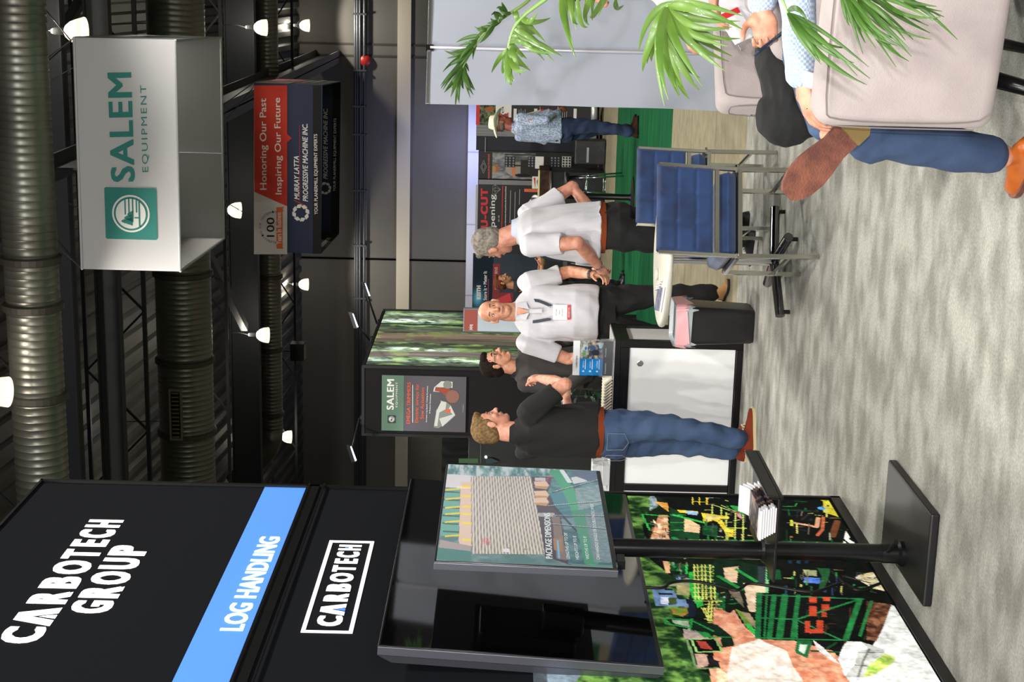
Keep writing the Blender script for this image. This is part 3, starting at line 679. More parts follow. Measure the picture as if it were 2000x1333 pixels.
# middle band with yellow railings
pt.poly(A4((770, 520), (1357, 520), (1357, 900), (1160, 900), (1140, 940), (900, 900), (900, 640), (790, 640)), (14, 26, 14))
pt.poly(A4((730, 535), (775, 540), (775, 615), (750, 615)), (230, 170, 120)); pt.poly(A4((775, 545), (885, 560), (885, 610), (780, 600)), DG); pt.line(A4((885, 555), (885, 620)), .01, LG); pt.line(A4((775, 545), (830, 600)), .012, MG)
pt.poly(A4((640, 700), (720, 720), (870, 640), (905, 650), (905, 720), (870, 700), (800, 700)), (150, 150, 120))
pt.poly(A4((820, 690), (905, 690), (905, 760), (820, 760)), (168, 160, 100))
pt.poly(A4((648, 705), (720, 715), (800, 730), (830, 790), (890, 790), (900, 840), (680, 835)), (104, 138, 186)); pt.poly(A4((712, 775), (765, 777), (765, 825), (712, 820)), (210, 216, 240)); pt.poly(A4((765, 777), (820, 780), (820, 825), (765, 825)), (60, 80, 40)); pt.poly(A4((700, 745), (790, 750), (790, 762), (700, 758)), (20, 26, 40)); pt.poly(A4((740, 715), (790, 720), (790, 732), (740, 730)), (20, 26, 40))
pt.poly(A4((875, 785), (930, 790), (950, 900), (900, 910), (900, 840)), (20, 30, 50))
pt.poly(A4((800, 630), (880, 620), (900, 640), (840, 665)), (40, 50, 60)); pt.poly(A4((820, 640), (850, 645), (840, 665), (820, 660)), (110, 160, 220))
pt.poly(A4((790, 850), (850, 850), (890, 860), (820, 890)), (226, 90, 50))
pt.npoly(A4((780, 850), (890, 842), (895, 880), (860, 905), (800, 890)), (226, 90, 50), (110, 150, 40), cell=7, seed=6)
pt.poly(A4((900, 605), (940, 610), (935, 650), (960, 730), (1000, 830), (960, 848), (905, 740)), (36, 188, 66)); pt.poly(A4((940, 560), (1080, 560), (1080, 760), (1000, 780), (950, 700)), (20, 84, 40))
for xx in (935, 958, 985, 1008, 1040, 1065): pt.line(A4((xx, 560), (xx+8, 790)), .006, (224, 222, 96))
for yy in range(575, 800, 28): pt.line(A4((932, yy), (1075, yy+3)), .005, (224, 222, 96))
pt.poly(A4((1085, 775), (1140, 775), (1140, 940), (1100, 930)), (20, 100, 50))
for yy in range(800, 945, 24): pt.line(A4((1010, yy), (1120, yy+2)), .005, (224, 222, 96))
for xx in (985, 1000, 1070): pt.line(A4((xx, 845), (xx+55, 935)), .006, (224, 222, 96))
for xx in (1035, 1055, 1085): pt.line(A4((xx, 800), (xx-10, 930)), .006, (224, 222, 96))
pt.npoly(A4((1100, 550), (1240, 575), (1235, 700), (1150, 690)), (232, 190, 150), (250, 226, 196), cell=(20, 5), seed=2)
pt.poly(A4((1090, 625), (1215, 690), (1270, 730), (1230, 735), (1150, 705), (1110, 680)), MG)
pt.poly(A4((1220, 590), (1260, 590), (1357, 650), (1357, 690), (1300, 670)), LG); pt.poly(A4((1225, 580), (1290, 575), (1280, 600)), BK)
pt.poly(A4((1150, 700), (1240, 740), (1270, 850), (1180, 760)), (120, 110, 90))
pt.npoly(A4((1262, 690), (1400, 690), (1400, 880), (1300, 870)), (210, 176, 140), (246, 222, 190), cell=(30, 6), seed=4)
pt.poly(A4((1205, 850), (1290, 890), (1357, 1045), (1320, 1030)), (110, 150, 50)); pt.poly(A4((1240, 870), (1300, 880), (1357, 960), (1357, 1000)), (160, 140, 100))
pt.line(A4((1225, 955), (1310, 960)), .02, (150, 110, 110)); pt.line(A4((1290, 960), (1357, 1030)), .02, LG)
rgl = random.Random(77)
def clutter(fn, x0, y0, x1, y1, n, cols, wmax=.008, lmax=70):
    for _ in range(n):
        x, y = rgl.uniform(x0, x1), rgl.uniform(y0, y1); c = rgl.choice(cols); k = rgl.random(); l = rgl.uniform(10, lmax)
        if k < .42: pt.line(fn((x, y), (x+rgl.uniform(-6, 6), y+l)), rgl.uniform(.003, wmax), c)
        elif k < .8: pt.line(fn((x, y), (x+l, y+rgl.uniform(-8, 8))), rgl.uniform(.003, wmax), c)
        else: pt.poly(fn((x, y), (x+rgl.uniform(6, 22), y+2), (x+rgl.uniform(6, 22), y+rgl.uniform(8, 26)), (x-3, y+14)), c)
GC = [(20, 90, 44), (34, 140, 64), (12, 50, 28), (60, 66, 60), (10, 12, 12), (150, 160, 140), (196, 190, 90), (120, 96, 70)]
clutter(A4, 1000, 95, 1340, 440, 60, GC); clutter(A4, 780, 400, 1340, 460, 26, GC); clutter(A4, 790, 540, 900, 640, 14, GC, lmax=40); clutter(A4, 1080, 700, 1200, 900, 22, GC, lmax=50); clutter(A4, 900, 930, 1180, 1100, 26, GC, lmax=50)
clutter(A4, 650, 260, 765, 445, 26, [(150, 96, 66), (236, 204, 160), (92, 56, 40), (250, 230, 200)], .01, 24)
# ground
pt.npoly(A4((1150, 900), (1200, 860), (1260, 960), (1357, 1050), (1400, 1060), (1400, 1400), (1060, 1400), (1035, 1255), (1130, 1170), (1215, 1090), (1190, 1000)), (226, 150, 112), (244, 206, 176), cell=18, seed=5)
pt.npoly(A5((-20, 900), (30, 900), (110, 940), (200, 1040), (240, 1080), (470, 1090), (700, 1150), (740, 1200), (770, 1300), (860, 1400), (-20, 1400)), (214, 120, 84), (238, 168, 130), cell=7, seed=8)
pt.npoly(A5((90, 1130), (250, 1080), (420, 1150), (450, 1230), (520, 1333), (520, 1400), (40, 1400)), (228, 206, 190), (246, 234, 220), cell=9, seed=9)
pt.npoly(A5((0, 1240), (60, 1290), (90, 1400), (0, 1400)), (246, 240, 200), (220, 190, 150), cell=9)
# small machine group on the left
pt.poly(A4((740, 915), (900, 915), (1090, 960), (1190, 1040), (1200, 1100), (1120, 1110), (1110, 1040), (960, 1000), (780, 950)), (14, 40, 24))
for P in (((745, 920), (745, 950)), ((760, 915), (920, 930), (1060, 1000)), ((745, 950), (910, 980), (920, 920)), ((930, 1000), (1060, 1040), (1110, 1105)), ((1080, 1040), (1190, 1042))): pt.line(A4(*P), .01, MG)
pt.poly(A4((790, 925), (900, 935), (905, 975), (800, 950)), (150, 170, 140)); pt.poly(A4((860, 985), (980, 1010), (1040, 1050), (930, 1060), (870, 1050)), (170, 150, 140))
pt.poly(A4((950, 1000), (1030, 1010), (1055, 1045), (1000, 1040)), MG)
pt.poly(A4((915, 1055), (1075, 1050), (1120, 1135), (960, 1145)), BK); pt.line(A4((915, 1055), (1075, 1050), (1120, 1135), (955, 1140), (915, 1055)), .009, (140, 190, 100))
pt.poly(A4((950, 1065), (1010, 1070), (1060, 1125), (980, 1115)), (180, 60, 46))
pt.poly(A4((935, 1150), (1020, 1155), (1030, 1230), (960, 1250)), (190, 150, 130)); pt.poly(A4((1030, 1180), (1100, 1200), (1110, 1250), (1040, 1240)), (30, 26, 24))
pt.line(A4((890, 1060), (950, 1250), (1090, 1245)), .01, (100, 140, 80))
# right part: open steelwork
pt.poly(A5((390, 225), (1010, 225), (1010, 870), (240, 830), (250, 640), (400, 640)), BK)
pt.poly(A5((-20, 560), (120, 600), (250, 640), (250, 800), (150, 790), (-20, 740)), (12, 40, 22))
pt.poly(A5((40, 650), (130, 640), (120, 740), (50, 730)), (226, 190, 150)); pt.line(A5((120, 660), (250, 740)), .02, MG); pt.line(A5((10, 700), (150, 780)), .02, MG)
pt.poly(A5((160, 740), (300, 745), (300, 800), (240, 830), (230, 915), (190, 905)), (238, 206, 170))
pt.poly(A5((246, 640), (300, 640), (300, 740), (246, 740)), (40, 54, 60)); pt.line(A5((305, 645), (300, 800)), .012, (120, 200, 130))
pt.poly(A5((300, 660), (380, 660), (390, 720), (300, 720)), DG)
for P, c, w_ in ((((400, 280), (470, 280), (480, 262)), MG, .006), (((400, 300), (600, 310)), (14, 54, 34), .02), (((400, 490), (760, 500)), DG, .016), (((400, 560), (700, 570)), (10, 40, 24), .03), (((440, 500), (440, 620)), (14, 44, 70), .016), (((490, 500), (490, 620)), (30, 60, 90), .016), (((540, 500), (540, 620)), (14, 44, 70), .016), (((605, 500), (605, 560)), YE, .016), (((650, 510), (650, 560)), (160, 200, 200), .008), (((680, 510), (680, 560)), (90, 150, 200), .012)): pt.line(A5(*P), w_, c)
pt.poly(A5((610, 235), (665, 235), (735, 345), (640, 315), (640, 250)), (214, 200, 40)); pt.ell(pt.px(*A5((630, 291))[0]), .022, .018, (60, 150, 230))
pt.line(A5((450, 365), (450, 395)), .014, (200, 210, 40)); pt.line(A5((470, 380), (560, 395), (600, 405), (610, 350)), .02, (214, 150, 110)); pt.line(A5((640, 345), (635, 420), (605, 455)), .016, (190, 90, 50)); pt.line(A5((725, 370), (695, 460)), .03, (110, 60, 30)); pt.line(A5((510, 360), (560, 320), (610, 300)), .012, (40, 32, 34))
pt.poly(A5((775, 425), (800, 465), (790, 475), (830, 500), (880, 570), (722, 562), (740, 510), (760, 500)), (226, 224, 214)); pt.line(A5((750, 470), (860, 560)), .012, BK)
pt.poly(A5((520, 660), (600, 665), (600, 700), (530, 695)), (150, 160, 110)); pt.poly(A5((525, 705), (620, 712), (620, 745), (525, 740)), (60, 110, 210)); pt.poly(A5((600, 650), (680, 655), (675, 700), (640, 790), (610, 790), (630, 700)), (26, 90, 46))
pt.npoly(A5((860, 690), (940, 675), (1010, 790), (940, 775), (830, 710)), (190, 170, 120), (228, 216, 180), cell=10)
pt.line(A5((690, 670), (760, 740), (700, 745)), .012, (34, 34, 34)); pt.line(A5((760, 700), (920, 740)), .01, (60, 56, 50))
# ground bright on the right
pt.npoly(A5((1040, 870), (1070, 880), (1420, 1400), (860, 1400), (770, 1300), (740, 1190), (930, 1130), (960, 1080), (1000, 1010)), (222, 226, 220), (244, 246, 242), cell=30, seed=12)
pt.npoly(A5((900, 850), (1050, 870), (1000, 1010), (960, 1090), (860, 1080)), (70, 36, 22), (150, 96, 66), cell=5, seed=13)
clutter(A5, 400, 240, 980, 560, 70, GC+[(40, 40, 44), (30, 34, 50), (150, 90, 60)]); clutter(A5, 400, 660, 960, 800, 46, GC+[(40, 60, 110), (30, 34, 34)])
pt.poly(A5((235, 800), (900, 820), (900, 1090), (230, 1075)), (10, 14, 12)); clutter(A5, 500, 830, 900, 1060, 26, [(26, 30, 28), (16, 50, 30), (90, 40, 26)], .006)
for P, w_ in ((((255, 805), (245, 1070)), .022), (((345, 815), (315, 1075)), .02), (((410, 815), (375, 1075)), .026), (((490, 815), (455, 1080)), .018), (((300, 810), (285, 1075)), .008)): pt.line(A5(*P), w_, (24, 116, 56))
for P, w_ in ((((240, 812), (880, 838)), .012), (((235, 1072), (760, 1085)), .010), (((235, 950), (470, 960)), .010), (((475, 962), (870, 835)), .011), (((475, 962), (750, 1085)), .010), (((860, 840), (775, 1080)), .022), (((930, 850), (860, 1060)), .012), (((480, 960), (480, 1080)), .008)): pt.line(A5(*P), w_, (30, 130, 62))
for x0, y0, x1, y1 in ((555, 825, 600, 860), (555, 880, 600, 940), (630, 870, 675, 905), (630, 915, 660, 945), (530, 970, 560, 1040), (600, 965, 640, 1045), (560, 1020, 600, 1045), (640, 825, 680, 850)): pt.poly(A5((x0, y0), (x1, y0), (x1, y1), (x0, y1)), (200, 62, 34))
pt.poly(A5((480, 1085), (575, 1090), (545, 1195), (470, 1160)), (30, 110, 56)); pt.poly(A5((500, 1110), (545, 1112), (525, 1170), (492, 1150)), (200, 220, 200))
pt.line(A5((570, 1150), (760, 1160)), .014, DG); pt.line(A5((640, 1150), (720, 1100)), .01, DG)
pt.poly(A5((580, 1085), (640, 1130), (740, 1230), (700, 1215), (600, 1140)), (226, 224, 220))
pt.poly(A5((785, 1092), (870, 1095), (1000, 1140), (1012, 1165), (950, 1200), (880, 1310), (770, 1305), (730, 1190)), (196, 198, 192)); pt.poly(A5((785, 1092), (870, 1098), (915, 1140), (850, 1150), (830, 1230), (770, 1305), (730, 1195), (760, 1120)), (244, 244, 244))
pt.line(A5((915, 1140), (880, 1210), (850, 1305)), .008, (120, 120, 116)); pt.line(A5((830, 1235), (960, 1245)), .006, (110, 110, 106)); pt.line(A5((850, 1160), (1000, 1160)), .006, (110, 110, 106))
pt.npoly(A5((910, 1240), (1010, 1165), (1075, 1190), (1060, 1225), (990, 1270), (930, 1300), (880, 1310)), (140, 200, 60), (228, 230, 120), cell=6, seed=15)
gy = pt.a.mean(-1, keepdims=True); pt.a = gy+(pt.a-gy)*.86
tx_ = (vnoise(pt.ny, pt.nx, 7, 31)-.5)*1.15+(vnoise(pt.ny, pt.nx, 3, 32)-.5)*.9
pt.a = np.clip(pt.a*(1+tx_[..., None]*.45)+(vnoise(pt.ny, pt.nx, 5, 33)[..., None]-.45)*22, 0, 255)
pt.mesh('sawmill_picture', BACKLIT, t, .003)
# ================================================================== SCREENS, STAND
GLOSS = M('glossy_black_screen', (5, 5, 6), .04, spec=.75); SILV = M('silver_grey_edge', (112, 114, 124), .35, .6); BEZ = M('screen_bezel', (14, 14, 15), .25)
def tv(name, lab, yc, zc_, x, w, h, tilt, th, rz=0):
    """screen facing +x; local: y along width, z up, x out"""
    t = thing(name, lab, 'television', (x, yc, zc_)); R = Matrix.Rotation(tilt, 3, 'Y')
    q = lambda a, b_, c: V((x, yc, zc_))+R @ V((c, a, b_))
    def blk(y0, y1, z0, z1, x0, x1, nm, m, par=t):
        return MB().prism([q(y0, z0, x0), q(y1, z0, x0), q(y1, z1, x0), q(y0, z1, x0)], R @ V((x1-x0, 0, 0))).build(nm, m, par, bevel=.0015)
    blk(-w/2, w/2, -h/2, h/2, -th, -.004, 'housing', SILV)
    blk(-w/2+.002, w/2-.002, -h/2+.002, h/2-.002, -.004, 0, 'bezel', BEZ)
    MB().prism([q(-w/2+.008, -h/2+.018, .0006), q(w/2-.008, -h/2+.018, .0006), q(w/2-.008, h/2-.008, .0006), q(-w/2+.008, h/2-.008, .0006)], R @ V((-.003, 0, 0))).build('screen_glass', GLOSS, t)
    blk(-w*.3, w*.3, -h*.3, h*.25, -th-.04, -th, 'rear_bulge', BEZ)
    return t, q, R
big, qb, Rb = tv('wall_television', 'very large switched-off glossy black television on the dark stand wall', 5.735, 1.525, -2.304, 1.79, 1.0, .055, .035)
MB().box((WX, 5.45, 1.3), (WX+.02, 6.0, 1.75)).build('wall_bracket', BLACKM, big)
MB().prism([qb(-.895, -.5, -.036), qb(-.895, .5, -.036), qb(-.875, .45, -.07), qb(-.875, -.45, -.07)], V((0, .05, 0))).build('side_edge', SILV, big)
sm, qs, Rs = tv('stand_television', 'lit television on a black floor stand showing stacked sawn timber', 5.455, 1.5155, -1.9995, 1.078, .643, .024, .03)
# picture on the lit screen
exs, eys = V((0, 1, 0)), Rs @ V((0, 0, 1))
p3 = Paint(qs(-.531, -.303, .001), exs, eys, 1.062, .616, .0031, (92, 116, 116))
Z3 = lambda *P: [(820+x/4, 880+y/4) for x, y in P]
p3.npoly(Z3((130, 100), (1380, 150), (1510, 900), (110, 870)), (84, 112, 112), (128, 148, 148), cell=30, seed=3)
p3.npoly(Z3((200, 110), (1060, 150), (1060, 200), (430, 205), (190, 200)), (70, 110, 112), (170, 180, 184), cell=(5, 30), seed=4)
p3.poly(Z3((190, 185), (420, 200), (400, 300), (185, 290)), (190, 186, 190))
p3.poly(Z3((185, 300), (310, 310), (300, 680), (160, 670)), (96, 148, 140))
for k in range(6): p3.poly(Z3((178, 318+k*62), (310, 325+k*62), (310, 337+k*62), (178, 330+k*62)), (60, 90, 86))
p3.poly(Z3((320, 250), (405, 250), (405, 750), (303, 750)), (196, 172, 158)); p3.poly(Z3((290, 280), (405, 285), (405, 300), (290, 300)), (210, 200, 190))
for y0 in (275, 350, 432, 490, 560, 690): p3.poly(Z3((330, y0), (405, y0+5), (405, y0+20), (328, y0+16)), (214, 190, 60))
for y0 in (300, 372, 440, 490, 552, 662): p3.poly(Z3((200, y0+5), (320, y0-5), (320, y0+8), (196, y0+18)), (200, 182, 60))
p3.poly(Z3((160, 700), (400, 750), (400, 790), (150, 770)), (150, 140, 140)); p3.poly(Z3((135, 760), (400, 790), (405, 860), (130, 860)), (80, 120, 116))
# timber stack
p3.poly(Z3((400, 205), (870, 205), (1000, 815), (405, 810)), (186, 178, 168))
A0, A1, B0, B1 = [np.array(p3.px(*Z3(q)[0])) for q in ((400, 208), (870, 208), (408, 812), (993, 812))]
m_ = p3.mask(Z3((400, 205), (870, 205), (1000, 815), (405, 810))); u_ = np.clip((p3.X-A0[0])/(B0[0]-A0[0]), -.2, 1.2)
yt, yb_ = A0[1]+(B0[1]-A0[1])*u_, A1[1]+(B1[1]-A1[1])*u_; ph = (p3.Y-yt)/(yb_-yt)*23; fr_ = np.abs((ph % 1)-.5)
dk = np.clip((fr_-.22)/.14, 0, 1)[..., None]*.62; bd = np.array((192, 184, 174))*(.93+.12*vnoise(p3.ny, p3.nx, (4, 40), 21))[..., None]
v_ = bd*(1-dk)+np.array((70, 68, 72))*dk; p3.a[m_] = v_[m_]
for r in range(1, 7): p3.line(Z3((402, 205+r*87), (870+r*19, 207+r*87)), .0022, (160, 152, 146))
for a_, b_ in ((700, 280), (565, 390), (830, 775), (690, 770)): p3.ell(Z3((a_, b_))[0], .012, .006, (140, 130, 120), True)
for k in range(4): p3.line(Z3((490+k*16, 690+6*(k % 2)), (486+k*18, 742)), .003, (190, 96, 110))
p3.line(Z3((500, 685), (550, 690)), .003, (190, 96, 110)); p3.line(Z3((495, 715), (550, 722)), .003, (190, 96, 110)); p3.poly(Z3((650, 770), (700, 770), (700, 800), (650, 795)), (196, 196, 200))
# log ends and conveyor chains
p3.poly(Z3((870, 205), (1060, 210), (1180, 900), (980, 830)), (74, 66, 78))
for yc_, w_ in ((275, 110), (350, 80), (405, 80)):
    p3.poly(Z3((890, yc_-30), (985, yc_-34), (1010, yc_), (990, yc_+32), (905, yc_+20)), (196, 168, 148)); p3.poly(Z3((890, yc_+5), (1000, yc_+8), (990, yc_+32), (905, yc_+22)), (170, 130, 92))
p3.poly(Z3((895, 215), (980, 215), (990, 240), (900, 240)), (176, 170, 172)); p3.npoly(Z3((985, 205), (1060, 205), (1060, 250), (985, 245)), (140, 90, 100), (90, 60, 80), cell=4)
p3.poly(Z3((925, 490), (1050, 490), (1060, 520), (930, 520)), (176, 170, 170)); p3.poly(Z3((1040, 570), (1080, 570), (1080, 600), (1040, 600)), (200, 180, 170))
p3.poly(Z3((1030, 520), (1090, 520), (1150, 860), (1070, 850)), (130, 112, 104)); p3.poly(Z3((1040, 690), (1110, 690), (1120, 800), (1050, 780)), (160, 120, 90))
p3.npoly(Z3((1050, 160), (1380, 155), (1500, 900), (1160, 890), (1100, 500), (1000, 330)), (92, 130, 134), (60, 96, 104), cell=16, seed=8)
p3.poly(Z3((1020, 340), (1160, 330), (1190, 430), (1060, 460)), (70, 118, 130)); p3.poly(Z3((1085, 470), (1190, 450), (1210, 520), (1110, 530)), (70, 118, 130)); p3.poly(Z3((1100, 540), (1220, 525), (1240, 600), (1130, 620)), (112, 140, 148))
for a_, b_ in (((1030, 420), (1230, 640)), ((1150, 320), (1300, 640)), ((1130, 160), (1290, 560)), ((1100, 160), (1240, 500))): p3.line(Z3(a_, b_), .01, (50, 60, 70))
p3.line(Z3((1060, 170), (1150, 290), (1230, 460), (1300, 700), (1340, 880)), .05, (70, 142, 112)); p3.line(Z3((1110, 160), (1170, 250)), .02, (190, 200, 204))
p3.poly(Z3((1180, 215), (1290, 190), (1305, 245), (1200, 265)), (186, 186, 190))
p3.npoly(Z3((1210, 300), (1410, 270), (1430, 420), (1240, 470)), (128, 146, 150), (104, 126, 132), cell=3)
p3.npoly(Z3((1290, 500), (1440, 470), (1500, 880), (1360, 880)), (100, 124, 130), (128, 144, 150), cell=3)
p3.poly(Z3((1370, 160), (1385, 160), (1410, 260), (1340, 250), (1180, 190), (1180, 160)), (86, 100, 122))
for (a_, b_) in (((1000, 440), (1440, 400)), ((1040, 330), (1400, 235)), ((1050, 515), (1460, 520)), ((1020, 580), (1460, 620))):
    n_ = 26
    for k in range(n_):
        f = k/n_; p3.ell(Z3((a_[0]+(b_[0]-a_[0])*f, a_[1]+(b_[1]-a_[1])*f))[0], .0042, .0042, (44, 52, 56), True); 
        p3.ell(Z3((a_[0]+(b_[0]-a_[0])*(f+.5/n_), a_[1]+(b_[1]-a_[1])*(f+.5/n_)-6))[0], .003, .003, (190, 196, 196), True)
m_ = p3.mask(Z3((930, 490), (1010, 490), (1500, 440), (1510, 900), (980, 880))); p3.a[m_] = p3.a[m_]*.8+np.array((46, 56, 66))*.2
p3.poly(Z3((1068, 705), (1085, 705), (1098, 845), (1082, 845)), (96, 160, 196))
SCR = M('lit_screen_picture', rough=.12, attr=True, emit=.55, spec=.6)
p3.mesh('screen_picture', SCR, sm, .0005)
scp = (qs(0, 0, .002), Rs @ V((1, 0, 0))); CAPW = M('screen_caption', (205, 210, 212), .3, emit=.45)
zz = lambda x, y: (820+x/4, 880+y/4)
for s_, a, b_, c in (('PACKAGE DIMENSIONS', (1038, 846), (1018, 492), (985, 846)), ("LENGTHS UP TO 28'", (1172, 850), (1150, 645), (1145, 850)), ("HEIGHTS UP TO 8'", (1245, 852), (1220, 668), (1218, 852)), ("WIDTHS UP TO 8'", (1325, 852), (1300, 672), (1298, 852)), ('CAN HANDLE SINGLE OR DOUBLE PACKS WIDE', (1408, 854), (1355, 420), (1382, 854))):
    textpx(s_, zz(*a), zz(*b_), zz(*c), scp, CAPW, sm, bold=.006 if s_[0] == 'P' else 0, proud=.0)
MB().box((-2.02, 4.95, 1.168), (-1.99, 5.02, 1.194)).build('infrared_eye', BLACKM, sm)
MB().box((-2.03, 4.94, 1.195), (-2.0, 4.965, 1.2)).build('corner_mark', SILV, sm)
# ---- stand
st = thing('television_stand', 'black floor stand with a round column, shelf and flat square base', 'stand', (-2.16, 5.53, 0))
b = MB(); b.box((-2.25, 5.21, .0), (-1.885, 5.855, .035)); b.build('base_plate', M('black_powder_coat', (20, 20, 21), .45, bump=(400, .15)), st, bevel=.008)
pc = V((-2.165, 5.53, 0))
MB().lathe([(.036, .035), (.036, .62), (.0365, .62), (.0365, .635), (.036, .635), (.036, 1.3)], pc, 24).build('column', M('black_satin_tube', (30, 30, 34), .28, .5), st, True, angle=40)
MB().lathe([(.05, .035), (.05, .05), (.04, .06), (.038, .12), (.03, .121)], pc, 24).build('collar', BLACKM, st, True, angle=40)
MB().lathe([(.01, 0), (.01, .16)], pc+V((0, 0, .1)), 8, (.6, -.8, 0)).build('clamp_lever', BLACKM, st)
MB().box((-2.12, 5.4, 1.28), (-2.02, 5.66, 1.66)).build('mounting_head', BLACKM, st, bevel=.01)
MB().box((-2.2, 5.49, 1.25), (-2.1, 5.57, 1.42)).build('mounting_head', BLACKM, st, bevel=.01)
def shelfz(x, y): return onz(x, y, .575)
b = MB(); b.box((-2.205, 5.30, .57), (-1.86, 5.86, .58)); b.build('shelf_plate', BLACKM, st, bevel=.004)
MB().box((-1.875, 5.30, .56), (-1.86, 5.86, .62)).build('shelf_lip', BLACKM, st, bevel=.004)
MB().lathe([(.055, .545), (.055, .57), (.04, .59)], pc, 20).build('shelf_clamp', BLACKM, st)
# cable behind the column
cb = M('black_cable', (12, 12, 12), .5)
k_ = thing('power_cable', 'thin black power cable hanging loosely behind the stand column', 'cable', (-2.3, 5.4, 0))
cp = [onp(a_, b_, (-2.3, 0, 0), (1, 0, 0)) for a_, b_ in ((1262, 1148), (1300, 1150), (1306, 1138), (1350, 1134), (1410, 1146), (1440, 1156), (1452, 1146), (1462, 1138), (1530, 1150), (1590, 1160), (1625, 1145), (1650, 1138), (1672, 1158), (1720, 1140))]
def smoothpath(P, it=3):
    P = [V(p) for p in P]
    for _ in range(it):
        Q = [P[0]]
        for a_, b_ in zip(P, P[1:]): Q += [a_*.75+b_*.25, a_*.25+b_*.75]
        P = Q+[P[-1]]
    return P
MB().tube(smoothpath(cp), .006, 6).build('cable_run', cb, k_, True)
# brochures fanned on the shelf
BW = M('brochure_paper', (226, 226, 232), .5); BD = M('brochure_dark_cover', (30, 28, 50), .4, var=(22, (150, 118, 96), .5, .6))
ORD = ['topmost', 'second from the top', 'third from the top', 'middle', 'third from the bottom', 'second from the bottom', 'lowest']
for i in range(7):
    z = .583+(6-i)*.0098; y0 = 5.26+.006*i
    t = thing('brochure', ORD[i]+' brochure of the fanned stack lying on the stand shelf', 'brochure', (-1.99, y0, z), 'brochures stacked on the stand shelf')
    x0, x1 = -2.02+.003*i, -1.905+.004*(i % 3)
    MB().box((x0, y0+.038, z), (x1, y0+.24, z+.0085)).build('cover', BD, t); MB().box((x0, y0, z), (x1, y0+.038, z+.0088)).build('pages', BW, t)
    n = 8; A_, B_ = [], []
    for k in range(n+1):
        s_ = k/n; yy = y0+.24+.065*s_; zz0 = z+.001+(.001+.005*(6-i))*s_**1.6+.006*s_*s_; A_.append((yy, zz0)); B_.append((yy, zz0+.0045*(1-.5*s_)))
    P = A_+B_[::-1]; MB().prism([(x0+.004, a_, b_) for a_, b_ in P], (x1-x0-.008, 0, 0)).build('splayed_pages', BW, t)
# ================================================================== COUNTER, TABLE, CHAIRS, BANNER
CW_ = M('white_counter_panel', (250, 250, 252), .28, coat=.3); CF = M('black_counter_frame', (20, 20, 22), .3, .3); CT_ = M('white_counter_top', (206, 204, 204), .3)
t = thing('counter', 'white panelled counter with black aluminium frame at the corner of the stand', 'counter', (-2.36, 9.79, 0))
cx0, cx1, cy0, cy1, cz = -4.3, -2.362, 9.79, 10.29, .86
MB().box((cx0+.05, cy0+.02, .05), (cx1-.05, cy0+.035, cz-.06)).build('front_panel', CW_, t)
MB().box((cx1-.035, cy0+.05, .02), (cx1-.02, cy1-.05, cz-.05)).build('side_panel', CW_, t)
MB().box((cx0+.05, cy1-.035, .05), (cx1-.05, cy1-.02, cz-.06)).build('back_panel', CW_, t)
for (a_, b_) in (((cx1-.05, cy0, 0), (cx1, cy0+.05, cz-.04)), ((cx1-.05, cy1-.05, 0), (cx1, cy1, cz-.04)), ((cx0, cy0, 0), (cx0+.05, cy0+.05, cz-.04)), ((cx0, cy1-.05, 0), (cx0+.05, cy1, cz-.04)), ((-3.42, cy0+.001, .05), (-3.37, cy0+.05, cz-.1))):
    b = MB(); b.box(a_, b_); b.build('corner_post', CF, t, bevel=.004)
for z0, z1 in ((0, .045), (cz-.10, cz-.04)):
    MB().box((cx0+.05, cy0, z0), (cx1-.05, cy0+.05, z1)).build('frame_rail', CF, t, bevel=.003)
    MB().box((cx0+.05, cy0-.002, (z0+z1)/2-.003), (cx1-.05, cy0, (z0+z1)/2+.003)).build('rail_groove', BLACKM, t)
MB().box((cx1-.05, cy0+.05, cz-.10), (cx1, cy1-.05, cz-.04)).build('frame_rail', CF, t)
MB().box((cx1-.05, cy0+.05, 0), (cx1, cy1-.05, .02)).build('frame_rail', CF, t)
b = MB(); b.box((cx0, cy0-.005, cz-.04), (cx1+.005, cy1+.005, cz)); b.build('worktop', CF, t, bevel=.003)
MB().box((cx0+.01, cy0+.005, cz), (cx1-.005, cy1-.005, cz+.003)).build('worktop_inlay', CT_, t)
pk = onp(1250, 710, (0, cy0+.02, 0), (0, 1, 0)); MB().lathe([(.021, 0), (.021, .004), (.015, .006)], pk, 20, (0, -1, 0)).build('round_lock', STEEL, t)
# brochure holder with brochures
ACR = M('clear_acrylic', (235, 240, 245), .05, trans=.9, ior=1.3, alpha=.55)
hz = cz+.003
q0 = onz(1205, 735, hz); q1 = onz(1206, 667, hz)
y_h = cy0+.03; hx0 = onp(1200, 735, (0, y_h, 0), (0, 1, 0)).x; hx1 = onp(1200, 667, (0, y_h, 0), (0, 1, 0)).x
t = thing('brochure_holder', 'clear acrylic brochure holder standing on the counter corner', 'holder', (hx0, y_h, hz))
th_ = .004; hw = hx1-hx0
MB().box((hx0-.004, y_h-.012, hz), (hx1+.004, y_h-.008, hz+.10)).build('front_lip', ACR, t)
MB().box((hx0-.004, y_h+.03, hz), (hx1+.004, y_h+.034, hz+.20)).build('back_sheet', ACR, t)
for x in (hx0-.008, hx1+.004, (hx0+hx1)/2-.002): MB().box((x, y_h-.012, hz), (x+.004, y_h+.034, hz+.09)).build('divider', ACR, t)
MB().box((hx0-.004, y_h-.012, hz), (hx1+.004, y_h+.034, hz+.004)).build('holder_base', ACR, t)
bt = thing('brochure', 'blue, white and photo brochure standing in the acrylic holder', 'brochure', (hx0, y_h+.01, hz+.005))
zb0, zb1 = hz+.006, onp(1119, 700, (0, y_h, 0), (0, 1, 0)).z
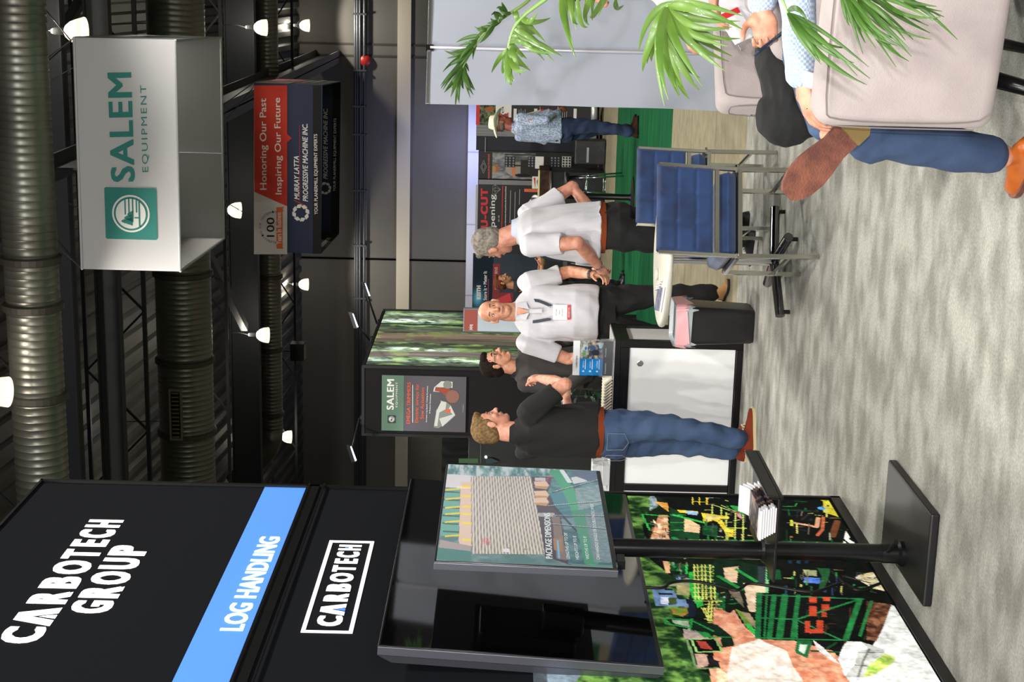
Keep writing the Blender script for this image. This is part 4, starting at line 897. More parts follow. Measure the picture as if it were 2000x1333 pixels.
MB().box((hx0, y_h+.002, zb0), (hx1, y_h+.012, zb1)).build('pages', BW, bt)
pb = Paint((hx0, y_h+.001, zb0), (1, 0, 0), (0, 0, 1), hw, zb1-zb0, .0022, (34, 34, 38))
H_ = zb1-zb0; f = lambda v: (1205-v)/86*H_
pb.rect(0, f(1134), hw, H_, (232, 234, 238)); pb.rect(0, f(1184), hw*.49, f(1134), (24, 136, 214)); 
pb.noisy(pb.mask([(hw*.49, f(1184)), (hw, f(1184)), (hw, f(1134)), (hw*.49, f(1134))], False), (52, 66, 84), (196, 170, 150), cell=9, seed=3)
pb.noisy(pb.mask([(hw*.52, f(1150)), (hw, f(1150)), (hw, f(1135)), (hw*.52, f(1135))], False), (120, 130, 120), (190, 196, 190), cell=7, seed=4)
pb.ell((hw*.8, f(1160)), .018, .02, (60, 90, 120)); pb.ell((hw*.66, f(1168)), .02, .03, (40, 48, 60)); pb.ell((hw*.86, f(1178)), .02, .012, (150, 200, 220)); pb.ell((hw*.62, f(1143)), .01, .012, (100, 150, 80)); pb.ell((hw*.78, f(1146)), .012, .008, (40, 110, 200))
for k in range(3): pb.ell((hw*.12+k*0, f(1142+k*15)), .006, .007, (220, 236, 250))
pb.mesh('cover_print', PRINT, bt, .0005)
fb = lambda a, v: V((hx0+hw*a, y_h+.0005, zb0+f(v)))
DT = M('dark_print', (50, 54, 62), .7); WT = M('white_small_print', (236, 240, 244), .7)
text('CARBOTECH', fb(.22, 1129), fb(.56, 1129), fb(.22, 1125.5), DT, bt, bold=.02, proud=.001)
for k, s_ in enumerate(('SERVICE', 'SUPPORT', 'SYSTEMS')):
    v = 1142+k*15; text(s_, fb(.22, v+1.4), fb(.42, v+1.4), fb(.22, v-1.4), WT, bt, proud=.001)
    MB().box(fb(.18, v+5)+V((0, -.001, 0)), fb(.46, v+3.6)).build('text_rule', WT, bt)
text('Industries', fb(.06, 1191), fb(.36, 1191), fb(.06, 1188), WT, bt, proud=.001); text('Projects', fb(.55, 1191), fb(.8, 1191), fb(.55, 1188), WT, bt, proud=.001)
# fanned magazines lying on the counter
for i in range(12):
    m_ = thing('magazine', 'open-edged magazine in the fanned row lying on the counter beside the holder', 'magazine', (hx0-.05-i*.02, y_h+.02, hz), 'fanned magazines on the counter')
    x = hx0-.03-i*.021; R = Matrix.Rotation(math.radians(48), 3, 'Y')
    b = MB(); b.obox(V((x-.01, y_h+.09, hz+.031)), R @ V((.036, 0, 0)), (0, .1, 0), R @ V((0, 0, .0045))); b.build('pages', M('magazine_paper', (224, 216, 196), .6), m_)
    MB().obox(V((x-.01, y_h+.09, hz+.031))-R @ V((0, 0, .0055)), R @ V((.036, 0, 0)), (0, .1, 0), R @ V((0, 0, .0008))).build('cover', BD, m_)
# pale carton at the left end of the counter
c0 = onp(1193, 960, (0, cy0+.12, 0), (0, 1, 0)); c1 = onp(1158, 907, (0, cy0+.12, 0), (0, 1, 0))
MAR = M('marbled_carton', (205, 206, 208), .5, var=(26, (158, 160, 166), .45, .6))
t = tag(MB().box((c0.x-.25, cy0+.12, hz), (c1.x, cy0+.3, c1.z)).build('carton', MAR, None, bevel=.003), 'pale marbled carton at the left end of the counter top', 'box')
tp = tag(MB().box((c1.x-.12, cy0+.02, hz), (c1.x+.02, cy0+.1, hz+.045)).build('card_tray', M('clear_tray', (190, 192, 196), .2), None, bevel=.002), 'small grey card tray on the counter in front of the pale carton', 'tray')
# ---- leafy plant behind the counter
LEAFD = M('dark_glossy_leaf', (44, 74, 52), .35, var=(30, (26, 48, 34)))
def leafmesh(name, mat, L=.12, W=.06):
    pts = []; n = 8
    b = MB(); vs_ = []; 
    for i in range(n+1):
        s_ = i/n; w_ = W/2*math.sin(math.pi*min(1, s_*.92+.04))**.8*(1-.25*s_); z = -.25*L*s_*s_+.02
        vs_ += [(-w_, s_*L, z+w_*.35), (0, s_*L, z), (w_, s_*L, z+w_*.35)]
    fs = []
    for i in range(n): k = i*3; fs += [(k, k+1, k+4, k+3), (k+1, k+2, k+5, k+4)]
    b.add(vs_, fs); return b.mesh(name, mat, True)
base = camxy(-.42, 12.6)
t = thing('potted_plant', 'dark leafy plant in a pot behind the counter', 'plant', base)
MB().lathe([(.13, 0), (.17, .3), (.18, .34), (.15, .34), (.14, .28)], base, 20).build('pot', M('charcoal_pot', (40, 40, 42), .5), t, True, angle=50)
lm = leafmesh('leaf', LEAFD, .15, .085); rr_ = random.Random(3)
stem = MB()
for k in range(9):
    a_ = rr_.uniform(0, 6.28); top = base+V((math.cos(a_)*rr_.uniform(.05, .28), math.sin(a_)*rr_.uniform(.05, .2), rr_.uniform(.75, 1.12)))
    P = smoothpath([base+V((0, 0, .28)), base+V((math.cos(a_)*.05, math.sin(a_)*.05, .6)), top], 2)
    MB().tube(P, .006, 5).build('stem', LEAFD, t)
    for j in range(13):
        q = P[int(len(P)*(.35+.05*j))] if int(len(P)*(.35+.05*j)) < len(P) else P[-1]
        o = bpy.data.objects.new('leaf', lm); COL.objects.link(o); o.parent = t; o.location = q-base+V((0, 0, rr_.uniform(-.03, .05)))
        o.rotation_euler = (rr_.uniform(-.7, .5), rr_.uniform(-.4, .4), rr_.uniform(0, 6.28)); s_ = rr_.uniform(.6, 1.15); o.scale = (s_, s_, s_)
# ---- waste bin
bc = V((-2.17, 9.55, 0)); BINM = M('black_plastic_bin', (30, 30, 31), .38)
t = thing('waste_bin', 'black square waste bin with pink and clear liner beside the counter', 'bin', bc)
def rrect(c, hx, hy, r, z, n=5):
    P = []
    for sx, sy, a0 in ((1, 1, 0), (-1, 1, 90), (-1, -1, 180), (1, -1, 270)):
        for k in range(n): q = math.radians(a0+90*k/(n-1)); P.append(V((c.x+sx*(hx-r)+r*math.cos(q), c.y+sy*(hy-r)+r*math.sin(q), z)))
    return P
MB().rings([rrect(bc, .105, .125, .03, 0), rrect(bc, .112, .132, .035, .02), rrect(bc, .13, .15, .04, .47), rrect(bc, .133, .153, .04, .49), rrect(bc, .126, .146, .035, .49), rrect(bc, .11, .13, .03, .05)]).build('bin_body', BINM, t, True, angle=40)
LIN = M('clear_plastic_liner', (214, 222, 228), .25, alpha=.75, trans=.3); PNK = M('pink_plastic', (232, 170, 176), .35)
def frill(z0, z1, amp, r, seed):
    rg = random.Random(seed); rr1, rr2 = [], []
    for i, p in enumerate(rrect(bc, .136+r, .156+r, .04, z0, 12)):
        d = (p-V((bc.x, bc.y, z0))).normalized(); a_ = rg.uniform(0, 1)
        rr1.append(p+d*.0+V((0, 0, .0))); rr2.append(V((p.x, p.y, z1))+d*amp*a_+V((0, 0, -.05*abs(math.sin(i*.7))*a_-.015*a_)))
    return [rr1, rr2]
MB().rings(frill(.51, .42, .012, .0, 4), cap=False).build('liner', LIN, t, True)
MB().rings([rrect(bc, .125, .145, .035, .485, 12), rrect(bc, .137, .157, .04, .515, 12)], cap=False).build('liner', LIN, t, True)
MB().rings(frill(.505, .455, .016, .003, 9)[0:2], cap=False).build('pink_bag_edge', PNK, t, True)
# ---- round table
tc_ = camxy(.49, 8.60); TTOP = M('cream_table_top', (222, 218, 204), .3)
t = thing('round_table', 'round cream table on a chrome column with cylindrical feet', 'table', tc_)
MB().lathe([(.05, .69), (.375, .69), (.389, .697), (.393, .708), (.389, .72), (.375, .726), (.0, .726)], tc_, 56).build('table_top', TTOP, t, True, angle=50)
MB().lathe([(.028, .09), (.028, .69)], tc_, 20).build('column', CHROME, t, True, angle=50); MB().lathe([(.09, .675), (.09, .69), (.03, .69)], tc_, 20).build('top_plate', STEEL, t)
for k in range(4):
    q = math.radians(20+90*k)+YAW; d = V((math.cos(q), math.sin(q), 0))
    MB().tube([tc_+V((0, 0, .075)), tc_+d*.335+V((0, 0, .055)), tc_+d*.336+V((0, 0, .055))], [.027, .027, .026], 18).build('foot', M('dark_chrome', (120, 120, 124), .14, 1), t, True, angle=50)
    MB().lathe([(.012, 0), (.012, .035)], tc_+d*.31, 10).build('glide', BLACKM, t)
# literature on the table
tz = .7265
lf = thing('leaflet', 'white leaflet with purple picture lying on the round table', 'leaflet', onz(1293, 583, tz))
q = [onz(x_, y_, tz) for x_, y_ in ((1281, 607), (1288, 609), (1293, 563), (1284, 556))]; q = [onz(1279, 606, tz), onz(1290, 609, tz), onz(1297, 563, tz), onz(1286, 560, tz)]
MB().prism([p+V((0, 0, .0005)) for p in q], (0, 0, .003)).build('leaflet_sheet', M('leaflet_print', (120, 122, 160), .25, var=(20, (60, 58, 96), .45, .55)), lf)
q2 = [onz(x_, y_, tz) for x_, y_ in ((1290, 576), (1293, 578), (1302, 548), (1298, 546))]; MB().prism([p+V((0, 0, .001)) for p in [onz(1289, 609.5, tz), onz(1292, 610, tz), onz(1300, 562, tz), onz(1296, 562, tz)]], (0, 0, .0031)).build('leaflet_border', BW, lf)
ps = thing('pen_set', 'white cup and pens lying at the back of the round table', 'pens', onz(1285, 545, tz))
for k in range(4): MB().tube([onz(1281+k*2, 566-k*5, tz)+V((0, 0, .006)), onz(1289+k*2, 563-k*5, tz)+V((0, 0, .006))], .006, 8).build('pen', WHITEP, ps)
MB().lathe([(.03, 0), (.036, .012), (.03, .012), (.026, .003)], onz(1285, 536, tz), 20).build('saucer', WHITEP, ps)
# ---- blue velvet chairs
VELV = M('blue_velvet', (26, 58, 108), .75, var=(7, (10, 32, 72), .45, .72), sheen=.35, bump=(60, .1))
CBAR = M('brushed_chrome_bar', (190, 190, 180), .2, 1)
def blue_chair(name_label, pos, rz):
    t = thing('dining_chair', name_label, 'chair', pos, None, rz)         # local: x right, y towards the seat front, origin between the rear legs
    L = dict(parent=t, local=True)
    for s_ in (-1, 1):
        P = [V((s_*.228, -.035, .86)), V((s_*.228, 0, .43)), V((s_*.228, -.02, 0))]
        b = MB()
        b.bar((s_*.228, 0, .43), (s_*.228, -.02, 0), .028, .022, up=(1, 0, 0)); b.build('rear_leg', CBAR, **L, bevel=.002)
        b = MB(); b.bar((s_*.228, -.07, .835), (s_*.228, .0, .42), .028, .018, up=(1, 0, 0)); b.build('back_upright', CBAR, **L, bevel=.002)
        b = MB(); b.bar((s_*.228, .45, .43), (s_*.228, .47, 0), .028, .022, up=(1, 0, 0)); b.build('front_leg', CBAR, **L, bevel=.002)
        b = MB(); b.bar((s_*.228, -.0, .415), (s_*.228, .46, .415), .028, .022); b.build('side_rail', CBAR, **L, bevel=.002)
        b = MB(); b.bar((s_*.228, .0, .15), (s_*.228, .465, .15), .018, .014); b.build('low_stretcher', CBAR, **L)
        MB().lathe([(.008, 0), (.008, .01)], (s_*.243, -.0, .42), 8, (1, 0, 0)).build('bolt', CHROME, **L)
    for y, z, nm in ((-.012, .525, 'back_rail'), (.0, .405, 'rear_rail'), (.455, .415, 'front_rail')):
        b = MB(); b.bar((-.228, y, z), (.228, y, z), .034 if z < .45 else .022, .022); b.build(nm, CBAR, **L, bevel=.002)
    # seat cushion
    bm = bmesh.new(); nx, ny = 14, 14; top = []
    def cushion(w, d, hgt, name, place, cells):
        b = MB(); N = 30; rows = []
        for j in range(N+1):
            row = []
            for i in range(N+1):
                u, v = i/N, j/N; e = min(min(u, 1-u)/.07, min(v, 1-v)/.07, 1); r_ = math.sqrt(max(0, 1-(1-e)**2))
                gx = min(abs(u*cells[0]-k) for k in range(1, cells[0])) if cells[0] > 1 else 1
                gy = min(abs(v*cells[1]-k) for k in range(1, cells[1])) if cells[1] > 1 else 1
                groove = 1-.3*math.exp(-(gx/.07)**2)-.34*math.exp(-(gy/.07)**2)
                row.append(((u-.5)*w, (v-.5)*d, hgt*r_*groove))
            rows.append(row)
        vs_ = [p for r in rows for p in r]; vb = [(p[0], p[1], -p[2]*.8) for p in vs_]; M1 = N+1; fs = []
        for j in range(N):
            for i in range(N):
                a_ = j*M1+i; fs.append((a_, a_+1, a_+M1+1, a_+M1)); o_ = M1*M1; fs.append((o_+a_, o_+a_+M1, o_+a_+M1+1, o_+a_+1))
        b.add([place @ V(p) for p in vs_+vb], fs); me = b.mesh(name, VELV, True); return link(me, name, t, True)
    cushion(.44, .46, .052, 'seat_cushion', Matrix.Translation((0, .235, .462)) , (1, 1))
    R = Matrix.Translation((0, -.05, .695)) @ Matrix.Rotation(math.radians(90+9.5), 4, 'X')
    cushion(.455, .30, .032, 'backrest', R, (3, 3))
    MB().box((-.2, .04, .40), (.2, .43, .418)).build('seat_board', BLACKM, **L)
    return t
c1 = camxy(.688, 7.78)
ch1 = blue_chair('blue velvet chair with chrome frame nearest the camera, its back turned to us', c1, YAW+math.radians(8))
c2 = camxy(.93, 9.0); blue_chair('blue velvet chair standing just behind the nearest blue chair', c2, YAW+math.radians(3))
# ---- grey banner with its pole, seen from behind
bl = at(832, 207, 9.5); GB = M('grey_banner_fabric', (170, 175, 188), .85, bump=(2.5, .12, (1, 1, .3)))
bx = .665; bw_ = .72; z1 = bl.z
t = thing('pull_up_banner', 'tall plain grey banner with thin metal pole, seen from behind', 'banner', camxy(bl.dot(R0)+.36, 9.5, 0), None, YAW+.12)
L = dict(parent=t, local=True)
N = 24; b = MB(); vs_ = []
for j in range(N+1):
    for i in range(N+1):
        u, v = i/N, j/N; x = (u-.5)*bw_; z = .08+(z1-.08)*v; y = .012*math.sin(u*9+v*2)*(1-v)+.006*math.sin(v*17+u*3)
        vs_.append((x+(.012*math.sin(v*3.1) if i == 0 else 0), y, z))
b.add(vs_, [(j*(N+1)+i, j*(N+1)+i+1, (j+1)*(N+1)+i+1, (j+1)*(N+1)+i) for j in range(N) for i in range(N)])
me = b.mesh('banner_sheet', GB, True); link(me, 'banner_sheet', t, True)
MB().box((-bw_/2, -.012, z1-.025), (bw_/2, .012, z1)).build('top_rail', STEEL, **L, bevel=.003)
MB().box((-.018, -.03, z1-.04), (.018, .0, z1+.006)).build('rail_clip', BLACKM, **L)
MB().tube([(0, -.028, .06), (0, -.028, z1-.02)], .0085, 10).build('support_pole', M('pale_pole', (226, 222, 230), .3, .4), **L, smooth=True)
MB().box((-bw_/2, -.1, 0), (bw_/2, .1, .08)).build('cassette_base', STEEL, **L, bevel=.01)
# ---- lounge chairs on the right
LOUNGE = M('greige_wool_upholstery', (172, 161, 159), .9, var=(5, (158, 147, 146)), sheen=.2, bump=(260, .18))
SEAM = M('piping_thread', (120, 110, 108), .8); LEG = M('black_round_leg', (16, 16, 17), .25, .4)
def lounge(lab, pos, rz):
    """local: faces -x, y across; origin below the front of the seat centre"""
    t = thing('lounge_chair', lab, 'armchair', pos, None, rz); L = dict(local=True)
    for s_ in (-1, 1):
        rbox(t, 'arm_panel', LOUNGE, (0, s_*.36-.065, .32), (.78, s_*.36+.065, .80), .045, 5, local=True)
        pth = []
        for a_, z in ((.05, .34), (.02, .38), (.02, .75), (.05, .785), (.73, .785)): pth.append((a_, s_*.36-.066, z))
        MB().tube(smoothpath(pth, 2), .0022, 5).build('piping', SEAM, t, local=True)
        pth = [(-.002, s_*.36-.05, z) for z in (.36, .76)]; MB().tube(smoothpath([(-.0, s_*.36-.045, .37), (-.0, s_*.36-.045, .74), (.0, s_*.36, .755), (-.0, s_*.36+.045, .74), (-.0, s_*.36+.045, .37)], 2), .0022, 5).build('piping', SEAM, t, local=True)
        for x0, dx in ((.12, -.07), (.68, .1)): MB().tube([(x0, s_*.30, .33), (x0+dx, s_*.36, 0)], [.024, .016], 12).build('leg', LEG, t, local=True, smooth=True)
    rbox(t, 'seat_cushion', LOUNGE, (.03, -.29, .30), (.7, .29, .46), .05, 5, local=True)
    rbox(t, 'back_cushion', LOUNGE, (.62, -.36, .32), (.80, .36, 1.0), .06, 5, local=True)
    return t
lounge('greige upholstered lounge chair nearest the camera, with a man in jeans seated in it', camxy(.757, 4.40), YAW-.42)
lounge('greige upholstered lounge chair behind the nearest one, with a person in black trousers', camxy(1.045, 5.56), YAW+.35)
# ---- palms
LF = [M('palm_leaflet_bright', (98, 130, 52), .42, var=(9, (76, 110, 38)), coat=.2), M('palm_leaflet_dark', (72, 110, 38), .45, var=(9, (50, 84, 26)))]
RACH = M('palm_midrib', (132, 164, 92), .5); DRYT = M('dry_leaf_tip', (176, 150, 110), .7)
def leaflet(p0, p1, w, bend, mat, par, tip=False):
    """folded tapering ribbon from p0 to p1; bend is a vector offset of the middle"""
    n = 9; ctr = []; p0, p1, bend = V(p0), V(p1), V(bend)
    for i in range(n+1):
        s_ = i/n; ctr.append(p0*(1-s_)**2+(((p0+p1)/2+bend*2))*2*s_*(1-s_)+p1*s_**2)
    view = (ctr[n//2]-EYEP).normalized(); vs_ = []
    for i, c in enumerate(ctr):
        s_ = i/n; d = (ctr[min(i+1, n)]-ctr[max(i-1, 0)]).normalized(); x = d.cross(view).normalized(); f = view
        ww = w*(.35+.65*min(1, s_*4))*(1-s_**2.2)*.5+.0006
        vs_ += [c-x*ww+f*ww*.5, c, c+x*ww+f*ww*.5]
    b = MB(); b.add(vs_, [q for i in range(n) for q in ((i*3, i*3+1, i*3+4, i*3+3), (i*3+1, i*3+2, i*3+5, i*3+4))])
    return link(b.mesh('leaflet', mat, True), 'leaflet', par)
def frond(par, rach, tips, d0, dspread, w, mat, rr, rad=.006, bendk=.10):
    """rach: picture path of the midrib from the trunk outwards; tips: (t along midrib, tip x, tip y)"""
    rg = random.Random(rr); P = smoothpath([at(x_, y_, d_) for x_, y_, d_ in rach], 3)
    root = par.location+V((-.02, 0, 1.72 if par is t1 else 1.28)); d0_ = P[0]-root
    Q = [root, root+d0_*.35+V((0, 0, .12)), root+d0_*.75+V((0, 0, .07))]; Q = smoothpath(Q+[P[0]], 2)[:-1]+P
    ro = MB().tube(Q, [rad*1.3*(1-.8*i/len(Q)) for i in range(len(Q))], 6).build('frond_stem', RACH, par, True)
    extra = []
    for (sa, xa, ya), (sb, xb, yb) in zip(tips, tips[1:]):
        if abs(xa-xb)+abs(ya-yb) < 60: extra.append(((sa+sb)/2+rg.uniform(-.03, .03), (xa+xb)/2+rg.uniform(-9, 9), (ya+yb)/2+rg.uniform(-9, 9)))
    for s_, tx, ty in list(tips)+extra:
        s_ = min(1, max(0, s_))
        p0 = P[min(len(P)-1, int(s_*(len(P)-1)))]; dep = (p0-EYEP).dot(FWD)
        p1 = at(tx, ty, dep+rg.uniform(-dspread, dspread)*1.0)
        L_ = (p1-p0).length; leaflet(p0, p1, w*rg.uniform(.42, .62), V((rg.uniform(-.02, .02), rg.uniform(-.04, .02), bendk*L_)), mat, ro)
zz5 = lambda x, y: (820+x/5, y/5)
back = camxy(2.35, 8.4); t1 = thing('potted_palm', 'palm with dark fan shaped fronds standing close in front of the grey banner', 'plant', back)
front = camxy(1.45, 3.55); t2 = thing('potted_palm', 'palm with bright arching fronds in the right foreground', 'plant', front)
for t_, c_, hh in ((t1, back, 1.75), (t2, front, 1.3)):
    MB().lathe([(.16, 0), (.2, .32), (.21, .36), (.18, .36), (.17, .3)], c_, 24).build('pot', M('charcoal_pot'), t_, True, angle=50)
    MB().tube([c_+V((0, 0, .3)), c_+V((.02, 0, .8)), c_+V((-.02, 0, hh))], [.035, .03, .018], 10).build('palm_trunk', M('palm_bark', (110, 96, 70), .9, bump=(40, .5)), t_, True)
def z5(*a): return [(s_, *zz5(x, y)) for s_, x, y in a]
r5 = lambda d, *a: [(*zz5(x, y), d+k) for x, y, k in a]
frond(t1, [(1075, -190, 8.5), (1085, -60, 8.4)]+r5(8.3, (1060, 20, 0), (860, 140, 0), (690, 260, 0), (570, 390, 0), (470, 560, 0), (400, 700, 0)),
      z5((.42, 765, 70), (.45, 800, 20), (.48, 695, 150), (.52, 690, 175), (.56, 555, 275), (.6, 600, 250), (.66, 355, 415), (.7, 450, 400), (.74, 262, 570), (.76, 300, 500), (.8, 258, 655), (.84, 200, 840), (.87, 225, 880), (.9, 235, 905), (.93, 300, 950), (.95, 310, 860), (.97, 345, 1035), (.99, 385, 1010), (.9, 525, 930), (.92, 530, 880), (.95, 430, 870), (.88, 480, 700), (.6, 500, 480), (.5, 640, 330), (.45, 760, 220), (.7, 380, 600), (.78, 330, 700)), 8.3, .06, .042, LF[1], 1, .012, .03)
frond(t2, [(1120, -190, 3.5), (1080, -60, 3.5)]+r5(3.45, (1300, -60, 0), (1130, 60, 0), (980, 180, 0), (900, 300, 0), (858, 480, 0)),
      z5((1, 700, 710), (1, 838, 810), (1, 905, 805), (.99, 985, 735), (.96, 1080, 690), (.9, 1042, 572), (.84, 1310, 600), (.82, 1390, 550), (.78, 1235, 500), (.74, 1140, 310), (.72, 1210, 440), (.66, 1275, 175), (.95, 955, 650), (.7, 920, 150), (.93, 1000, 560), (.62, 1150, 120)), 3.45, .1, .026, LF[0], 2, .007, .04)
frond(t2, [(1150, -190, 3.5)]+r5(3.3, (1250, -120, 0), (1420, -60, 0), (1560, -20, 0), (1800, -10, 0), (1950, -10, 0)),
      z5((.4, 1525, 570), (.45, 1460, 350), (.5, 1500, 230), (.52, 1530, 290), (.65, 1655, 245), (.66, 1600, 180), (.8, 1745, 155), (.7, 1525, 85), (.9, 1990, 50), (.42, 1400, 240)), 3.3, .1, .02, LF[0], 3, .006, .05)
zz4 = lambda x, y: (1180+x/4, y/4)
z4 = lambda *a: [(s_, *zz4(x, y)) for s_, x, y in a]
frond(t2, [(1330, -180, 3.4), (1335, -60, 3.2)]+[(*zz4(x, y), 3.0) for x, y in ((640, -30), (540, 20), (480, 60))],
      z4((.7, 270, 400), (.85, 470, 830), (.9, 590, 745), (.92, 745, 705), (.94, 750, 610), (.96, 945, 555), (.97, 1000, 438), (.95, 990, 325), (.9, 1085, 232), (.8, 1085, 125), (.98, 575, 700), (.8, 560, 720), (.75, 665, 775), (.99, 420, 480), (.86, 700, 640), (.7, 860, 60), (.88, 1000, 210), (.97, 300, 560), (.93, 370, 480)), 3.0, .12, .036, LF[0], 4, .008, .09)
zz3 = lambda x, y: (1400+x/3.17, y/3.17)
z3 = lambda *a: [(s_, *zz3(x, y)) for s_, x, y in a]
frond(t2, [(1500, -180, 3.3), (1510, -60, 3.2)]+[(*zz3(x, y), 3.1) for x, y in ((395, -30), (420, 30), (440, 80))],
      z3((.9, 800, 298), (.95, 640, 380), (1, 940, 415), (1, 930, 525), (.97, 870, 470), (.9, 560, 130), (.95, 700, 420), (1, 600, 330), (.93, 850, 390)), 3.1, .12, .020, LF[1], 5, .005, .06)
frond(t2, [(1600, -180, 3.3), (1650, -70, 3.2)]+[(*zz3(x, y), 3.1) for x, y in ((780, -60), (840, -30), (1000, -20), (1180, -10))],
      z3((.3, 905, 335), (.35, 900, 200), (.4, 985, 300), (.45, 1110, 415), (.5, 1135, 285), (.55, 1130, 250), (.6, 1215, 245), (.65, 1205, 350), (.7, 1330, 245), (.75, 1340, 130), (.8, 1385, 105), (.85, 1395, 70), (.9, 1360, 40), (.95, 1490, 245), (.5, 1190, 380), (.45, 1000, 250), (.3, 820, 160), (.35, 950, 140), (.6, 1060, 200), (.7, 1310, 160)), 3.1, .12, .018, LF[1], 6, .005, .08)
# ================================================================== FOREST TOWER BEHIND THE COUNTER
tx = -3.985; ty0 = 15.14; ty1 = 17.75; tz1 = 3.05; tx0 = -4.73
t = thing('display_tower', 'black display tower with a backlit forest picture on its right side', 'display', (tx, ty0, 0))
BF = M('black_fabric_panel', (10, 10, 11), .95)
MB().box((tx0, ty0, 0), (tx-.01, ty1, tz1)).build('tower_core', BF, t)
MB().box((tx0-.01, ty0-.01, tz1-.02), (tx, ty1+.01, tz1+.01)).build('top_rail', FRM, t)
for x, y in ((tx-.02, ty0-.012), (tx0-.01, ty0-.012), (tx-.01, ty1)): MB().box((x, y, 0), (x+.03, y+.03, tz1)).build('corner_post', FRM, t)
f = Paint((tx, ty0+.02, .3), (0, 1, 0), (0, 0, 1), ty1-ty0-.02, tz1-.33, .016, (60, 70, 56))
ny, nx = f.ny, f.nx
n1 = vnoise(ny, nx, (30, 7), 4); n2 = vnoise(ny, nx, (12, 12), 5)
zz_ = f.Y/(f.H); yy_ = f.X/f.W
col = np.zeros((ny, nx, 3)); base_ = np.array((62, 74, 58)); f.a[:] = base_
f.noisy(np.ones((ny, nx), bool), (44, 56, 46), (120, 146, 84), cell=(10, 5), lo=.4, hi=.66, seed=7)
# glowing gaps between the trunks near the top
n5 = vnoise(ny, nx, (5, 3), 41)
for c_, w_, s_, zl in ((.26, .05, 1.0, .55), (.80, .05, 1.0, .62), (.10, .05, .75, .3), (.93, .04, .6, .6)):
    g = np.exp(-((yy_-c_)/w_)**2)*np.clip((zz_-zl)/.22, 0, 1)*s_*np.clip((n5-.3)*4, 0, 1)*np.clip(n1*1.5, 0, 1); g = np.clip(g*1.3, 0, 1)[..., None]
    f.a = f.a*(1-g)+np.array((226, 250, 240))*g
for c_, w_, cc in ((.05, .012, (90, 96, 86)), (.19, .045, (112, 102, 98)), (.44, .055, (92, 84, 74)), (.52, .045, (118, 100, 86)), (.62, .02, (80, 82, 70)), (.67, .025, (70, 78, 64)), (.73, .01, (14, 26, 20)), (.86, .014, (100, 96, 84)), (.34, .02, (70, 74, 60))):
    m_ = np.abs(yy_-c_-.012*np.sin(zz_*6+c_*20)) < w_; nse = vnoise(ny, nx, (40, 3), int(c_*100))
    v = np.array(cc)*(.55+.8*nse[..., None]); f.a[m_] = v[m_]
m_ = n2 > .63; f.a[m_] = f.a[m_]*.6+np.array((150, 180, 90))*.4*np.clip(zz_, .3, 1)[m_][:, None]
fog = np.clip((.42-zz_)/.25, 0, 1)[..., None]*.55; f.a = f.a*(1-fog)+np.array((96, 118, 100))*fog
f.mesh('forest_picture', M('backlit_forest', rough=.8, attr=True, emit=.7, spec=.1), t, .004)
# poster on the black front
ppl = (V((0, ty0-.02, 0)), V((0, -1, 0)))
k_ = lambda x, y: onp(x, y, *ppl)
def pos(P, m, name, k=.0, par=None):
    pts = [k_(*p)-V((0, k, 0)) for p in P]; return MB().prism(pts, (0, -.0012, 0)).build(name, m, par or t)
po = thing('poster', 'green and grey machinery poster mounted on the black front of the display tower', 'poster', k_(828, 786))
GRN = M('sage_green_print', (92, 120, 104), .8); PG = M('slate_print', (84, 80, 86), .8); ORT = M('orange_lettering', (226, 92, 60), .8); WTT = M('white_lettering', (226, 226, 224), .8)
ctr = [(745, 841), (909, 845), (911, 737), (746, 733)]
MB().prism([k_(*p)+V((0, .012, 0)) for p in ctr], (0, -.012, 0)).build('poster_board', PG, po)
pos([(745, 841), (788, 842.2), (789, 734), (746, 733)], GRN, 'print_field', .001, po)
TP = (ppl[0]-V((0, .003, 0)), ppl[1])
textpx('SALEM', (769, 801), (770, 741), (755, 801), TP, WTT, po, bold=.025, space=1.05, proud=0)
textpx('EQUIPMENT', (777, 796), (777.5, 747), (772.5, 796), TP, WTT, po, space=1.2, proud=0)
ec = k_(765, 819)-V((0, .002, 0)); emblem(ec, EX, EZ, (k_(765, 810)-k_(765, 828)).length/2*.62/ .62*.62*1.0+.0, M('dark_green_print', (50, 62, 58), .8), WTT, M('dark_green_print'), po, .0012)
textpx('EMEGA TRIMMERS', (801, 828), (802.5, 747), (794, 828), TP, ORT, po, bold=.008, proud=0)
pos([(805.5, 826), (806.5, 826), (806.5, 752), (805.5, 752)], WTT, 'rule', .001, po)
textpx('Electric servos for', (817, 826), (818.5, 750), (810, 826), TP, ORT, po, bold=.005, proud=0)
textpx('Saw Actuation', (828, 819), (829, 758), (821, 819), TP, ORT, po, bold=.005, proud=0)
textpx('Increase Log Speed, Cutting Accuracy,', (834.5, 825), (836.5, 754), (831.5, 825), TP, WTT, po, bold=.015, proud=0)
textpx('& Reduce Downtime', (840.5, 808), (842, 770), (838, 808), TP, WTT, po, bold=.015, proud=0)
MC1 = M('pale_grey_print', (198, 200, 194), .8); MC2 = M('mid_grey_print', (130, 132, 128), .8)
pos([(847, 835), (856, 837), (873, 827), (890, 812), (880, 792), (872, 786), (860, 782), (862, 800), (852, 800)], MC2, 'machine_picture', .001, po)
pos([(848, 832), (854, 833), (858, 806), (870, 800), (872, 786), (862, 784), (853, 802)], MC1, 'machine_picture', .0015, po)
pos([(858, 818), (864, 834), (889, 811), (880, 792), (876, 800), (884, 810)], MC1, 'machine_picture', .0015, po)
pos([(871, 806), (880, 806), (880, 799), (871, 800)], ORT, 'machine_picture', .002, po)
pos([(846, 765), (858, 766), (858, 757), (868, 757), (884, 758), (884, 746), (862, 745), (848, 757)], MC1, 'machine_picture', .001, po)
